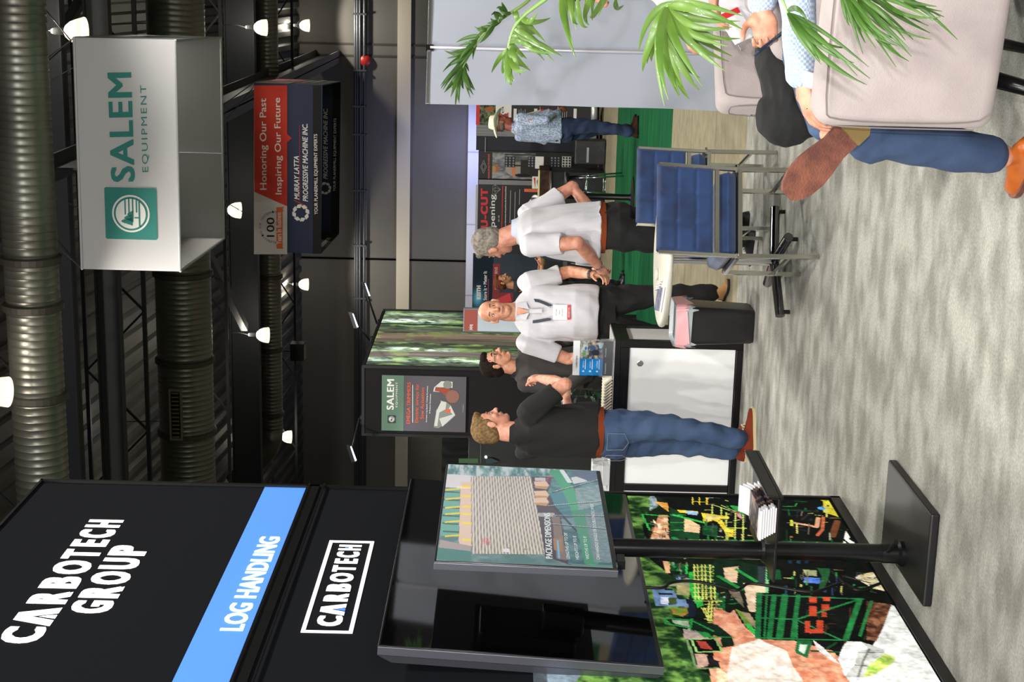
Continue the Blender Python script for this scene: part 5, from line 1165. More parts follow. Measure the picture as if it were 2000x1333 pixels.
MB().lathe([(.045, 0), (.045, .001)], k_(874, 752)-V((0, .002, 0)), 16, (0, -1, 0)).build('machine_picture', MC2, po)
pos([(849, 764), (851, 756), (866, 758), (878, 760), (882, 770), (878, 776), (868, 772), (862, 766)], M('rust_print', (150, 70, 50), .8), 'machine_picture', .002, po)
MB().lathe([(.07, 0), (.07, .001)], k_(884, 775)-V((0, .0025, 0)), 20, (0, -1, 0)).build('machine_picture', M('rust_grey_print', (140, 96, 84), .8), po)
textpx('WWW.SALEMEQUIPMENT.COM', (905, 807), (905.5, 790), (903.8, 807), TP, WTT, po, proud=0)
# white grey and red kiosk sign to the right of the tower, behind the bald man
kp = (V((0, 14.0, 0)), V((0, -1, 0)))
kk = lambda x, y: onp(x, y, *kp)
a_, b_ = kk(905, 648), kk(905, 603)
ks = thing('kiosk_sign', 'white kiosk sign with a rust red header between the tower and the bald man', 'sign', (a_.x, 14, 0))
MB().tube([(a_.x+.06, 14.05, .02), (a_.x+.06, 14.05, 1.0)], .02, 10).build('kiosk_post', BLACKM, ks)
MB().box((a_.x, 14, .98), (b_.x, 14.06, kk(905, 625).z)).build('kiosk_body', M('kiosk_grey', (120, 126, 132), .4), ks, bevel=.004)
MB().box((a_.x+.01, 13.994, 1.0), (b_.x-.01, 14.0, kk(933, 625).z)).build('kiosk_panel', M('kiosk_pale_blue', (176, 188, 200), .5), ks)
MB().box((a_.x+.01, 13.994, kk(933, 625).z), (b_.x-.01, 14.0, kk(907, 625).z)).build('kiosk_header', M('rust_red_print', (150, 66, 54), .5), ks)
textpx('jojog', (924, 645), (924, 634), (916, 645), (kp[0]-V((0, .008, 0)), kp[1]), WTT, ks, bold=.02, proud=0)
MB().box((a_.x-.05, 13.95, 0), (a_.x+.17, 14.15, .02)).build('kiosk_foot', BLACKM, ks)
# arm lights on the tower
ARM = M('spot_arm_black', (30, 30, 34), .35, .4); LED = M('led_face', (235, 240, 255), .5, emit=9)
def armlight(basep, headp, depth, lab):
    B_ = at(*basep, depth); Hh = at(*headp, depth-.25)
    B_ = onz(*basep, tz1+.05); B_ = V((min(max(B_.x, tx0+.06), tx-.06), min(max(B_.y, ty0+.06), ty1-.06), tz1+.05))
    t = thing('arm_light', lab, 'light', B_)
    MB().tube([V((B_.x, B_.y, tz1)), B_, B_+(Hh-B_)*.5, Hh], .012, 8).build('arm', ARM, t, True)
    MB().box(V((B_.x-.04, B_.y-.04, tz1)), V((B_.x+.04, B_.y+.04, tz1+.04))).build('clamp', ARM, t)
    d = (Hh-B_).normalized(); side = R0
    MB().obox(Hh, side*.085+V((0, 0, .03)), V((0, 0, .02))+F0h*.01, F0h*.05).build('lamp_head', ARM, t)
    MB().obox(Hh-V((0, 0, .02))-F0h*.02, side*.07+V((0, 0, .028)), F0h*.035+V((0, 0, .0)), V((0, 0, .006))).build('led_face', LED, t)
    lamp('arm_light_glow', 'SPOT', Hh-V((0, 0, .06)), 14, (.92, .96, 1), .05, Hh+V((0, .2, -1.0)), math.radians(110), .4)
armlight((722, 665), (690, 626), 16.2, 'small white arm light nearest on top of the forest picture')
armlight((736, 632), (714, 566), 17.6, 'small white arm light at the far end of the forest picture')
armlight((702, 818), (686, 886), 15.4, 'small white arm light over the left edge of the black tower front')
# equipment cabinets in the gap left of the tower
gp = camxy(-1.32, 16.5); g = thing('equipment_cabinet', 'dark cabinet with green lit display in the gap left of the tower', 'cabinet', gp, None, 0)
MB().box(gp+V((-.6, 0, 0)), gp+V((.35, .5, 1.95))).build('cabinet_body', M('dark_cabinet', (24, 26, 26), .5), g, bevel=.01)
q1, q2 = onp(886, 903, (0, gp.y-.005, 0), (0, 1, 0)), onp(896, 898, (0, gp.y-.005, 0), (0, 1, 0))
pp = lambda x, y: onp(x, y, (0, gp.y-.004, 0), (0, 1, 0))
MB().prism([pp(896, 905), pp(934, 905), pp(934, 896), pp(896, 896)], (0, -.003, 0)).build('green_display', M('dim_green_glass', (60, 86, 56), .3, emit=.2), g)
MB().prism([pp(938, 906), pp(940, 906), pp(940, 868), pp(938, 868)], (0, -.005, 0)).build('shelf_edge', M('green_trim', (60, 84, 72), .5), g)
MB().lathe([(.014, 0), (.014, .01)], pp(949, 893), 10, (0, -1, 0)).build('indicator_lamp', M('indicator_glow', (250, 252, 240), .4, emit=4), g)
MB().prism([pp(950, 903), pp(960, 903), pp(975, 899), pp(960, 893), pp(948, 894)], (0, -.05, 0)).build('machine_part', M('dark_teal_part', (40, 60, 66), .35), g)
# black drape line closing the far side of the stand
dr = thing('back_drape', 'long black drape behind the dark stand wall at the far left', 'drape', (-9, 19, 0))
b = MB(); vs_ = []; n = 120
for i in range(n+1):
    x = -9.5+4.4*i/n; y = 18.5+.05*math.sin(i*1.3); vs_ += [(x, y, 0), (x, y, 2.35)]
b.add(vs_, [(2*i, 2*i+2, 2*i+3, 2*i+1) for i in range(n)]); b.build('drape_cloth', M('black_drape', (16, 17, 18), .95), dr, True)
# ================================================================== PEOPLE
RQ = []      # queued voxel unions: (MB, voxel, smooth, mat, name, parent matrix, parent, fold, label)
def union(mb, vox, smooth, mat, name, mtx, parent, fold=None, label=None, paint=None): RQ.append((mb, vox, smooth, mat, name, mtx, parent, fold, label, paint))
def flush_union():
    for nm, m_ in MC.items():
        if 'hair' in nm or 'brow' in nm: m_.node_tree.nodes['Principled BSDF'].inputs['Specular IOR Level'].default_value = .12; m_.node_tree.nodes['Principled BSDF'].inputs['Roughness'].default_value = .9
    tmp = []
    for q in RQ:
        me = q[0].mesh('u', q[3]); 
        bm = bmesh.new(); bm.from_mesh(me); bmesh.ops.recalc_face_normals(bm, faces=bm.faces); bm.to_mesh(me); bm.free()
        o = bpy.data.objects.new('u', me); COL.objects.link(o); tmp.append(o)
        m = o.modifiers.new('r', 'REMESH'); m.mode = 'VOXEL'; m.voxel_size = q[1]
        if q[2]: s_ = o.modifiers.new('s', 'SMOOTH'); s_.factor = .5; s_.iterations = q[2]
    bpy.context.view_layer.update(); dg = bpy.context.evaluated_depsgraph_get()
    for o, q in zip(tmp, RQ):
        me = bpy.data.meshes.new_from_object(o.evaluated_get(dg)); me.name = q[4]
        if q[7]:
            amp, fr, st = q[7]; me.update()
            n = len(me.vertices); co = np.zeros(n*3); me.vertices.foreach_get('co', co); co = co.reshape(-1, 3); no = np.zeros(n*3); me.vertex_normals.foreach_get('vector', no); no = no.reshape(-1, 3)
            x, y, z = co[:, 0]*fr*st[0], co[:, 1]*fr*st[1], co[:, 2]*fr*st[2]
            d = np.sin(x*1.3+1.7*np.sin(z*.9+y*.7)+.8*y)*.6+np.sin(z*1.7+1.3*np.sin(x*1.1-y)+2.1*np.sin(y*.6))*.7+.5*np.sin((x+z)*2.3+np.sin(y*2)*1.5)
            d = np.sign(d)*np.abs(d)**1.3
            me.vertices.foreach_set('co', (co+no*(d*amp)[:, None]).ravel())
        if q[9]:
            n = len(me.vertices); co = np.zeros(n*3); me.vertices.foreach_get('co', co); co = co.reshape(-1, 3)
            c = q[9](co); c = np.where(c/255 <= .04045, c/255/12.92, ((c/255+.055)/1.055)**2.4)
            ca = me.color_attributes.new('Col', 'FLOAT_COLOR', 'POINT'); ca.data.foreach_set('color', np.concatenate([c, np.ones((n, 1))], 1).astype(np.float32).ravel())
        me.transform(q[5]); me.polygons.foreach_set('use_smooth', [True]*len(me.polygons)); me.update()
        link(me, q[4], q[6], False, q[8])
    for o in tmp: me = o.data; bpy.data.objects.remove(o); bpy.data.meshes.remove(me)
def torso_rings(mb, rings, n=28, e=2.4):
    """rings: (centre, half width, half depth, lean) across local x/y, superellipse"""
    out = []
    for c, a, d in rings:
        out.append([V((c[0]+a*math.copysign(abs(math.cos(q))**(2/e), math.cos(q)), c[1]+d*math.copysign(abs(math.sin(q))**(2/e), math.sin(q)), c[2])) for q in [2*math.pi*k/n for k in range(n)]])
    mb.rings(out)
def limb(mb, P, R, n=14):
    P = [V(p) for p in P]; mb.tube(P, list(R), n)
    for p, r in ((P[0], R[0]), (P[-1], R[-1])): mb.ell(p, (r, r, r), n=6)
    for p, r in zip(P[1:-1], R[1:-1]): mb.ell(p, (r, r, r), n=6)
def hand(mb, W, d, palm, thumb, s=1.0, curl=.5, spread=1.0):
    """W wrist, d pointing to the fingers, palm = palm normal, thumb = direction of the thumb side"""
    W, d = V(W), V(d).normalized(); palm = (V(palm)-d*V(palm).dot(d)).normalized(); th = (V(thumb)-d*V(thumb).dot(d)); th = (th-palm*th.dot(palm)).normalized()
    R = Matrix((th, d, palm)).transposed()
    mb.ell(W+d*.052*s, (.041*s, .056*s, .017*s), R, n=8); mb.ell(W+d*.015*s, (.030*s, .03*s, .021*s), R, n=6)
    mb.ell(W+d*.035*s+th*.025*s+palm*.008*s, (.018*s, .03*s, .016*s), R, n=6)
    for i, (o_, L_) in enumerate(((.030, .072), (.010, .080), (-.010, .074), (-.029, .058))):
        p = W+d*(.095-abs(o_-.005)*.25)*s+th*o_*s; P = [p-d*.03*s, p]; a = 0; dd = d+th*(o_*2.0*spread)
        dd.normalize()
        for k, f_ in enumerate((.45, .32, .25)):
            a += curl*(.8 if k == 0 else 1.0); v = dd*math.cos(a)+palm*math.sin(a); p = p+v*L_*f_*s; P.append(p)
        limb(mb, P, [.0095*s, .0092*s, .0086*s, .0080*s, .0070*s], 8)
    p = W+d*.022*s+th*.030*s; q_ = p+(d*.6+th*.75+palm*.2).normalized()*.036*s; r_ = q_+(d*.85+th*.25+palm*(.2+curl*.4)).normalized()*.030*s; u_ = r_+(d*.9-th*.05*curl+palm*(.15+curl*.5)).normalized()*.024*s
    limb(mb, [p, q_, r_, u_], [.0125*s, .0115*s, .0100*s, .0080*s], 8)
SKIN = {}
def skinmat(name, rgb, rgb2): 
    return M(name, rgb, .5, var=(26, rgb2, .4, .65), bump=(300, .08))
def head(mb, c, R, s=1.0, jaw=1.0, nose=1.0, cheek=1.0):
    """adds head volumes; c centre between chin and crown, R 3x3 (x right, y face, z up)"""
    c = V(c); T = lambda x, y, z: c+R @ (V((x, y, z))*s)
    E = lambda p, r, rot=None: mb.ell(T(*p), V(r)*s, R @ rot if rot is not None else R, n=12)
    E((0, -.014, .036), (.076, .097, .084)); E((0, .012, .012), (.070, .078, .075))
    ring = []
    for z, y, a, d in ((-.116, .052, .018, .018), (-.108, .044, .033, .034), (-.092, .032, .046*jaw, .046), (-.066, .020, .056*jaw, .060), (-.035, .010, .062*jaw, .073), (0, .005, .067, .080), (.03, 0, .072, .083)):
        ring.append([T(a*math.cos(q), y+d*math.sin(q), z) for q in [2*math.pi*k/20 for k in range(20)]])
    mb.rings(ring)
    limb(mb, [T(0, .082, .018), T(0, .098, -.010), T(0, .107*1.0+.004*nose, -.026)], [.009*s, .0105*s, .0135*s*nose], 8)
    for k in (-1, 1):
        E((k*.012, .094, -.031), (.0095, .011, .0085)); E((k*.036, .056, -.022), (.024*cheek, .024, .024)); E((k*.078, -.004, -.004), (.009, .020, .031), Matrix.Rotation(k*-.25, 3, 'Z'))
        E((k*.080, -.002, .012), (.009, .017, .016), Matrix.Rotation(k*-.35, 3, 'Z'))
    limb(mb, [T(-.046, .060, .024), T(-.022, .077, .027), T(.022, .077, .027), T(.046, .060, .024)], [.009*s]*4, 8)
    E((0, .077, -.056), (.030, .018, .012)); E((0, .083, -.0535), (.022, .010, .0055)); E((0, .083, -.066), (.019, .010, .0065)); E((0, .066, -.094), (.021, .022, .017))
def face(par, c, R, s, mtx, brow, iris=(70, 60, 50), lips=(176, 110, 100), glasses=None):
    c = V(c); T = lambda x, y, z: mtx @ (c+R @ (V((x, y, z))*s)); M3 = mtx.to_3x3() @ R
    EW = M('eye_white', (222, 214, 208), .2); 
    for k in (-1, 1):
        mb = MB(); mb.ell(T(k*.0315, .0735, .006), V((.0135, .010, .0072))*s, M3, n=8); e = mb.build('eye', EW, par, True)
        mb = MB(); mb.ell(T(k*.0315, .0822, .0058), V((.0052, .0026, .0055))*s, M3, n=6); mb.build('iris', M('iris_'+'%d_%d_%d' % iris, iris, .2), e, True)
        mb = MB(); mb.tube([T(k*.0475, .069, .0095), T(k*.040, .0795, .0145), T(k*.0315, .0835, .0155), T(k*.022, .0815, .0135), T(k*.0185, .078, .009)], [.0018*s]*5, 6); mb.build('eyelid', M('eyelid_skin', (158, 104, 84), .55), par, True)
        mb = MB(); mb.tube([T(k*.048, .068, .031), T(k*.036, .082, .037), T(k*.016, .0865, .032)], [.0022*s, .0038*s, .0034*s], 6, flat=1.0); mb.build('eyebrow', M('brow_%d_%d_%d' % brow, brow, .9), par, True)
        mb = MB(); mb.ell(T(k*.0065, .108, -.0385), V((.0042, .004, .0026))*s, M3, n=5); mb.build('nostril', M('nostril_shade', (92, 48, 40), .8), par, True)
    mb = MB(); mb.tube([T(-.024, .084, -.0595), T(-.012, .0925, -.058), T(0, .0945, -.0595), T(.012, .0925, -.058), T(.024, .084, -.0595)], [.0014*s, .0042*s, .0042*s, .0042*s, .0014*s], 8); mb.build('lips', M('lips_%d_%d_%d' % lips, lips, .45), par, True)
    if glasses:
        G = M('dark_glasses_frame', (24, 22, 24), .25)
        gl = MB()
        for k in (-1, 1):
            gl.tube([T(k*.034+.023*math.cos(q), .094-abs(math.cos(q)*.5+.5 if k*math.cos(q) > 0 else 0)*.006, .004+.0175*math.sin(q)) for q in np.linspace(0, 2*math.pi, 17)], .0021*s, 6)
            gl.tube([T(k*.056, .088, .010), T(k*.076, .05, .012), T(k*.084, .0, .010), T(k*.082, -.02, .0)], .0022*s, 6)
        gl.tube([T(-.012, .097, .010), T(0, .099, .012), T(.012, .097, .010)], .002*s, 6); gl.build('eyeglasses', G, par, True)
def hairvol(c, R, s, kind, mtx, par, mat, extra=None):
    mb = MB(); c = V(c); T = lambda x, y, z: c+R @ (V((x, y, z))*s)
    E = lambda p, r: mb.ell(T(*p), V(r)*s, R, n=14)
    if kind == 'short':
        E((0, -.022, .048), (.079, .097, .085)); E((0, -.050, .000), (.078, .066, .070)); E((0, .035, .092), (.056, .052, .034)); 
        for k in (-1, 1): E((k*.068, -.012, .028), (.014, .046, .036)); E((k*.071, .012, .012), (.0085, .012, .024))
        if extra == 'quiff': 
            for k in range(7): E((-.045+k*.015, .070-abs(k-3)*.006, .098), (.012, .020, .020))
    if kind == 'fringe':      # only back and sides
        E((0, -.046, -.004), (.077, .062, .044))
        for k in (-1, 1): E((k*.070, -.018, .006), (.0100, .040, .028))
    union(mb, .004*s, 3, mat, 'hair', mtx, par, (.0011, 150, (1, 1, .35)))
def shoe(par, mtx, p, d, up=(0, 0, 1), L=.29, w=.098, upper=None, sole=None, heel=None, hgt=.085, sole_name='sole', laces=None, boot=0):
    """p = point on the ground under the ankle, d = toe direction"""
    d = V(d).normalized(); u = (V(up)-d*V(up).dot(d)).normalized(); x = d.cross(u); p = V(p)
    T = lambda a, b_, c: mtx @ (p+x*a+d*b_+u*c)
    out = []; pr = [(-.075, .55), (-.06, .8), (-.02, .78), (.03, .74), (.08, .92), (.12, 1.0), (.16, .92), (.19, .68), (.208, .35)]
    k_ = L/.29; outline = [(w/2*f, y*k_) for y, f in pr]+[(-w/2*f, y*k_) for y, f in pr[::-1]]
    s_ = MB(); s_.prism([T(a, b_, 0) for a, b_ in outline], T(0, 0, .022)-T(0, 0, 0)); so = MB()
    rings = []
    for y, hw, top in ((-.074, .022, .05), (-.066, .034, .075), (-.03, .037, hgt), (.01, .036, hgt), (.05, .036, hgt*.86), (.09, .042, .062), (.13, .045, .05), (.17, .038, .042), (.197, .02, .034)):
        y *= k_; ring = []
        for j in range(16):
            q = 2*math.pi*j/16; z = max(0, math.sin(q)); ring.append(T(hw*math.cos(q)*(1-.25*z), y, .018+(top-.018)*z if z > 0 else .018))
        rings.append(ring)
    us = MB(); us.rings(rings); o = us.build('shoe', upper, par, True, angle=70)
    so.rings([[T(a*1.02, b_*1.01, z) for a, b_ in outline] for z in (0, .018)]); so.build(sole_name, sole, o)
    if heel: hh = MB(); hh.prism([T(a, b_, -.014) for a, b_ in outline if b_ < -.01*k_], T(0, 0, .015)-T(0, 0, 0)); hh.build('heel', heel, o)
    if laces:
        for j in range(3): MB().tube([T(-.02, (.055+.018*j)*k_, .075-.006*j), T(0, (.06+.018*j)*k_, .086-.007*j), T(.02, (.055+.018*j)*k_, .075-.006*j)], .0028, 6).build('lace', laces, o, True)
    return o
def frame(pos, facing_cam):
    """local x right, y facing; facing given as (camera right, camera forward)"""
    a = math.atan2(facing_cam[1], facing_cam[0])+YAW-math.pi/2
    return Matrix.Translation(pos) @ Matrix.Rotation(a, 4, 'Z')
def hrot(yaw, pitch=0, roll=0): return Matrix.Rotation(yaw, 3, 'Z') @ Matrix.Rotation(pitch, 3, 'X') @ Matrix.Rotation(roll, 3, 'Y')
DN = dict(bulk=1.0, belly=0.0, lean=0.0, shoulder=.205)
def standing(name_label, pos, facing, H, headyaw, headpitch, armL, armR, feet, looks, bulk=1.0, belly=.0, lean=0, shw=.20, hips=(0, 0), headoff=(0, 0), knee=None):
    """armL/armR: dict(e=elbow, w=wrist, d, palm, thumb, curl) in person space (scaled to 1.80 m)"""
    k = H/1.80; mtx = frame(pos, facing) @ Matrix.Scale(k, 4); t = thing('person', name_label, 'person', pos)
    sk = looks['skin']; b = MB(); S_ = lambda z: lean*(z-.95)
    hc = V((headoff[0], S_(1.68)+.035+headoff[1], 1.672)); R = hrot(headyaw, headpitch)
    head(b, hc, R, 1.0, jaw=looks.get('jaw', 1), nose=looks.get('nose', 1), cheek=looks.get('cheek', 1))
    nb = V((0, S_(1.48)-.01, 1.47)); limb(b, [nb, hc+R @ V((0, -.028, -.07))], [.064*looks.get('neck', 1), .058*looks.get('neck', 1)])
    torso_rings(b, [((hips[0], hips[1], .86), .15*bulk, .10), ((hips[0], hips[1], .98), .15*bulk, .10), ((0, S_(1.15), 1.15), .14*bulk, .09), ((0, S_(1.35), 1.35), .16*bulk, .10), ((0, S_(1.46), 1.45), .13, .07)])
    hipz = .90; legs = []
    for sgn, (fx, fy, fd) in zip((-1, 1), feet):
        kn = knee[0 if sgn < 0 else 1] if knee else (sgn*.10*.5+fx*.55, .5*hips[1]+fy*.5+.03)
        P = [V((sgn*.09+hips[0], hips[1], hipz)), V((kn[0], kn[1], .49)), V((fx, fy, .09))]; legs.append(P)
        limb(b, P, [.075*bulk, .052, .036])
    for sgn, A in ((-1, armL), (1, armR)):
        sh = V((sgn*shw, S_(1.43)-.01, 1.445)); e, w_ = V(A['e']), V(A['w'])
        limb(b, [sh, sh*.5+e*.5, e, e*.55+w_*.45, w_], [.050, .047*looks.get('arm', 1), .040*looks.get('arm', 1), .038*looks.get('arm', 1), .027])
        hand(b, w_, A.get('d', w_-e), A['palm'], A['thumb'], 1.0, A.get('curl', .45))
    union(b, .0055, 2, sk, 'body', mtx, t)
    # shirt
    sh_ = MB(); g = looks.get('loose', .022); bl = belly; hem = looks.get('hem', .93)
    tr = [((hips[0], hips[1]*.9+bl*.3, hem), .172*bulk+g*.3, .118+bl*.5+g*.3), ((hips[0]*.8, S_(1.0)+bl*.45, 1.0), .176*bulk+g*.3, .122+bl*.6+g*.3), ((hips[0]*.5, S_(1.1)+bl*.5, 1.10), .168*bulk+g*.5, .12+bl*.7+g*.3), ((0, S_(1.22)+bl*.3, 1.22), .168*bulk+g*.3, .118+bl*.4+g*.3), ((0, S_(1.34), 1.34), .178*bulk, .124), ((0, S_(1.42)-.005, 1.43), .178*bulk, .112), ((0, S_(1.475)-.01, 1.488), .135, .088), ((0, S_(1.51)-.01, 1.522), .078, .070)]
    torso_rings(sh_, tr)
    for sgn, A in ((-1, armL), (1, armR)):
        sh = V((sgn*(shw-.012), S_(1.43)-.01, 1.44)); e, w_ = V(A['e']), V(A['w'])
        if looks.get('sleeve') == 'long': limb(sh_, [sh, sh*.5+e*.5, e, e*.5+w_*.5, w_-(w_-e).normalized()*.015], [.072*bulk**.5, .062, .054, .048, .038])
        else:
            f_ = looks.get('slen', .8); q_ = sh+(e-sh)*f_; sh_.tube([sh, sh*.6+q_*.4, q_], [.074*bulk**.5, .07*bulk**.5, .066*bulk**.4], 20); sh_.ell(sh, (.072, .072, .070), n=8)
    union(sh_, .0075, 4, looks['shirt'], 'shirt', mtx, t, (.0062, 17, (1, 1, .62)))
    # collar
    if looks.get('collar'):
        cz = S_(1.5)-.008; pts = []; cb_ = MB(); r1, r2, r3 = [], [], []
        for q in np.linspace(math.radians(112), math.radians(428), 30):
            x_, y_ = math.cos(q), math.sin(q); fr_ = max(0, y_)
            r1.append(V((.073*x_, cz+.072*y_, 1.497-.035*fr_))); r2.append(V((.066*x_, cz-.004+.064*y_, 1.552-.06*fr_))); r3.append(V((.092*x_, cz+.004+.094*y_, 1.494-.06*fr_)))
        vs_ = [mtx @ p for p in r1+r2+r3]; n = len(r1); vs_ += [mtx @ (p+V((0, 0, .003))) for p in r2+r3]
        cb_.add(vs_, [(i, i+1, n+i+1, n+i) for i in range(n-1)]+[(n+i, n+i+1, 2*n+i+1, 2*n+i) for i in range(n-1)]+[(3*n+i, 3*n+i+1, 4*n+i+1, 4*n+i) for i in range(n-1)])
        cb_.build('collar', looks['collar'], t, True, fix=False)
    # trousers
    tb = MB(); w0 = looks.get('waist', 1.01)
    torso_rings(tb, [((hips[0], hips[1]+bl*.1, w0), .160*bulk, .108+bl*.25), ((hips[0], hips[1], .95), .172*bulk, .118+bl*.1), ((hips[0], hips[1]-.01, .87), .182*bulk, .128), ((hips[0], hips[1], .80), .168*bulk, .115)])
    lf_ = looks.get('legfit', 1.0)
    for P in legs:
        a_, kk_, f_ = P; an = f_+V((0, 0, .015)); mid = a_*.5+kk_*.5
        limb(tb, [a_+V((0, 0, -.02)), mid, kk_, kk_*.5+an*.5, an], [.098*bulk, .092*bulk**.8*lf_, .075*lf_, .068*lf_, .066*lf_])
    union(tb, .0075, 3, looks['trousers'], 'trousers', mtx, t, (.0055, 19, (1, 1, 1.1)))
    if looks.get('belt'):
        bb = MB(); rr1 = []
        for z in (w0-.042, w0-.004):
            rr1.append([mtx @ V((hips[0]+(.171*bulk)*math.copysign(abs(math.cos(q))**(2/2.4), math.cos(q)), hips[1]+bl*.1+(.119+bl*.25)*math.copysign(abs(math.sin(q))**(2/2.4), math.sin(q)), z)) for q in np.linspace(0, 2*math.pi, 37)[:-1]])
        rr2 = [[p+(p-(mtx @ V((hips[0], hips[1], w0)))).normalized()*.005 for p in r] for r in rr1]
        bb.rings([rr1[0], rr2[0], rr2[1], rr1[1]], cap=False); bb.build('belt', looks['belt'], t, True, angle=40)
        by = hips[1]+bl*.1+(.119+bl*.25)+.006
        MB().obox(mtx @ V((hips[0], by, w0-.02)), mtx.to_3x3() @ V((.024, 0, 0)), mtx.to_3x3() @ V((0, .003, 0)), mtx.to_3x3() @ V((0, 0, .017))).build('belt_buckle', STEEL, t)
    for P, (fx, fy, fd) in zip(legs, feet):
        shoe(t, mtx, (fx, fy, 0), (math.sin(fd), math.cos(fd), 0), **looks['shoes'])
    if looks.get('hair'): hairvol(hc, R, 1.0, looks['hair'][0], mtx, t, looks['hair'][1], looks['hair'][2] if len(looks['hair']) > 2 else None)
    face(t, hc, R, 1.0, mtx, looks.get('brow', (90, 70, 56)), looks.get('iris', (80, 70, 60)), looks.get('lips', (180, 112, 102)), looks.get('glasses'))
    return t, mtx, hc, R
def lanyard(t, mtx, pts, w, m):
    b = MB(); pts = smoothpath([V(p) for p in pts], 2)
    for i in range(len(pts)-1):
        a_, c_ = mtx @ pts[i], mtx @ pts[i+1]; d = (c_-a_).normalized(); v = (a_-EYEP).normalized(); x = d.cross(v).normalized()*w/2
        b.add([a_-x, a_+x, c_+x, c_-x], [(0, 1, 2, 3)])
    return b.build('lanyard', m, t, fix=False)
def ring_band(t, c, axis, r, h, mat, name, th=.004):
    c, ax = V(c), V(axis).normalized(); MB().lathe([(r, -h/2), (r+th, -h/2), (r+th, h/2), (r, h/2)], c, 20, ax, cap=False).build(name, mat, t, True, angle=50)
WSHIRT = M('white_polo_fabric', (202, 200, 206), .9, bump=(300, .1), sheen=.1); BKT = M('black_trouser_cloth', (22, 22, 24), .9, bump=(200, .1))
JEANS = M('mid_blue_denim', (72, 94, 128), .92, var=(5, (48, 66, 100), .3, .7, (1, 1, .5)), bump=(420, .3)); JEANSD = M('dark_blue_denim', (38, 52, 82), .92, var=(6, (26, 38, 64), .3, .7), bump=(420, .3))
BLKS = M('black_polo_fabric', (26, 26, 28), .9, bump=(300, .1)); LANY = M('navy_lanyard', (34, 40, 60), .6); BRN = M('tan_brown_belt', (122, 58, 32), .45)
SK1 = skinmat('skin_warm', (214, 156, 128), (196, 132, 104)); SK2 = skinmat('skin_ruddy', (206, 148, 124), (190, 122, 100)); SK3 = skinmat('skin_tan', (196, 140, 104), (176, 116, 84)); SK4 = skinmat('skin_red', (166, 92, 74), (144, 74, 60))
# ---- A: man in black polo and jeans, back turned, three quarter to the right
pA = (onz(1472, 800)+onz(1462, 905))/2; pA = camxy((pA.dot(R0)), pA.dot(F0h)); pA.z = 0
A, mA, hA, RA = standing('man in black polo shirt and blue jeans standing with his back to the camera', pA, (.80, .60), 1.80, -.42, -.02,
    dict(e=(-.21, .10, 1.14), w=(-.06, .30, 1.18), palm=(.8, 0, .5), thumb=(.2, .3, 1), curl=.7), dict(e=(.31, .16, 1.21), w=(.14, .32, 1.36), palm=(-1, -.2, .1), thumb=(0, -.6, .8), curl=1.0),
    [(-.20, .02, -.1), (.12, -.10, .35)], dict(skin=skinmat('skin_pinkish', (226, 164, 140), (208, 140, 116)), shirt=BLKS, collar=BLKS, trousers=JEANS, belt=BRN, hair=('short', M('sandy_brown_hair', (140, 112, 76), .7, var=(60, (96, 76, 54), .35, .65)), 'quiff'), brow=(150, 110, 70), waist=1.0, hem=.985, slen=.78, neck=1.12, arm=1.12, loose=.02, cheek=1.1,
    shoes=dict(upper=M('brown_leather_moccasin', (116, 52, 34), .4), sole=M('cream_rubber_sole', (206, 190, 150), .6), laces=M('cream_lace', (214, 200, 170), .7))), bulk=1.1, belly=.05, shw=.215)
lanyard(A, mA, [(-.062, -.045, 1.50), (-.03, -.085, 1.515), (.03, -.085, 1.515), (.066, -.03, 1.50)], .02, LANY)
# pocket stitching on the jeans
DST = M('denim_stitch', (128, 140, 160), .8)
for sx in (-1, 1):
    cx = sx*.095; P = [(cx-.065, .935), (cx+.065, .935), (cx+.062, .83), (cx, .80), (cx-.062, .83), (cx-.065, .935)]
    def sy(x, z): 
        u = min(1, abs(x)/.2); return -(.137*(max(0, 1-u**2.4))**(1/2.4))-.013-(.0 if z > .86 else -(.86-z)*.1)
    MB().tube([mA @ V((x, sy(x, z), z)) for x, z in P], .0018, 4).build('pocket_stitching', DST, A, label='pale stitched pocket outline')
for q in (-2.5, -1.57, -.7, .1):
    x, y = .182*math.cos(q), .125*math.sin(q); MB().bar(mA @ V((x, y, .955)), mA @ V((x, y, 1.002)), .012, .006).build('belt_loop', JEANS, A)
# ---- B: bald man in white polo facing the camera
pB = camxy(.21, 10.95)
B, mB, hB, RB = standing('bald man in white polo shirt with lanyard badge facing the camera', pB, (.05, -1), 1.80, .06, .05,
    dict(e=(-.31, -.06, 1.13), w=(-.27, .16, .96), palm=(.9, -.2, 0), thumb=(.2, 1, .2), curl=.6), dict(e=(.33, -.02, 1.13), w=(.30, .17, .95), palm=(-.6, 0, -.7), thumb=(-.7, .5, .2), curl=.45),
    [(-.17, .02, -.3), (.2, .05, .3)], dict(skin=SK1, shirt=WSHIRT, collar=WSHIRT, trousers=BKT, belt=BLACKM, hair=('fringe', M('shaved_grey_stubble', (150, 118, 98), .8)), brow=(120, 92, 76), waist=.985, hem=.93, slen=.76, neck=1.15, arm=1.12, jaw=1.02, loose=.03,
    shoes=dict(upper=M('tan_suede_shoe', (176, 132, 84), .8), sole=M('dark_rubber_sole', (40, 36, 34), .7))), bulk=1.14, belly=.07, shw=.225)
lanyard(B, mB, [(-.075, .02, 1.49), (-.085, .125, 1.38), (-.052, .165, 1.30), (-.035, .185, 1.27)], .022, LANY)
lanyard(B, mB, [(.075, .02, 1.49), (.075, .125, 1.38), (.06, .165, 1.30), (.055, .185, 1.27)], .022, LANY)
BADGE = M('white_badge_card', (236, 236, 238), .4); BRED = M('red_badge_band', (206, 34, 44), .5)
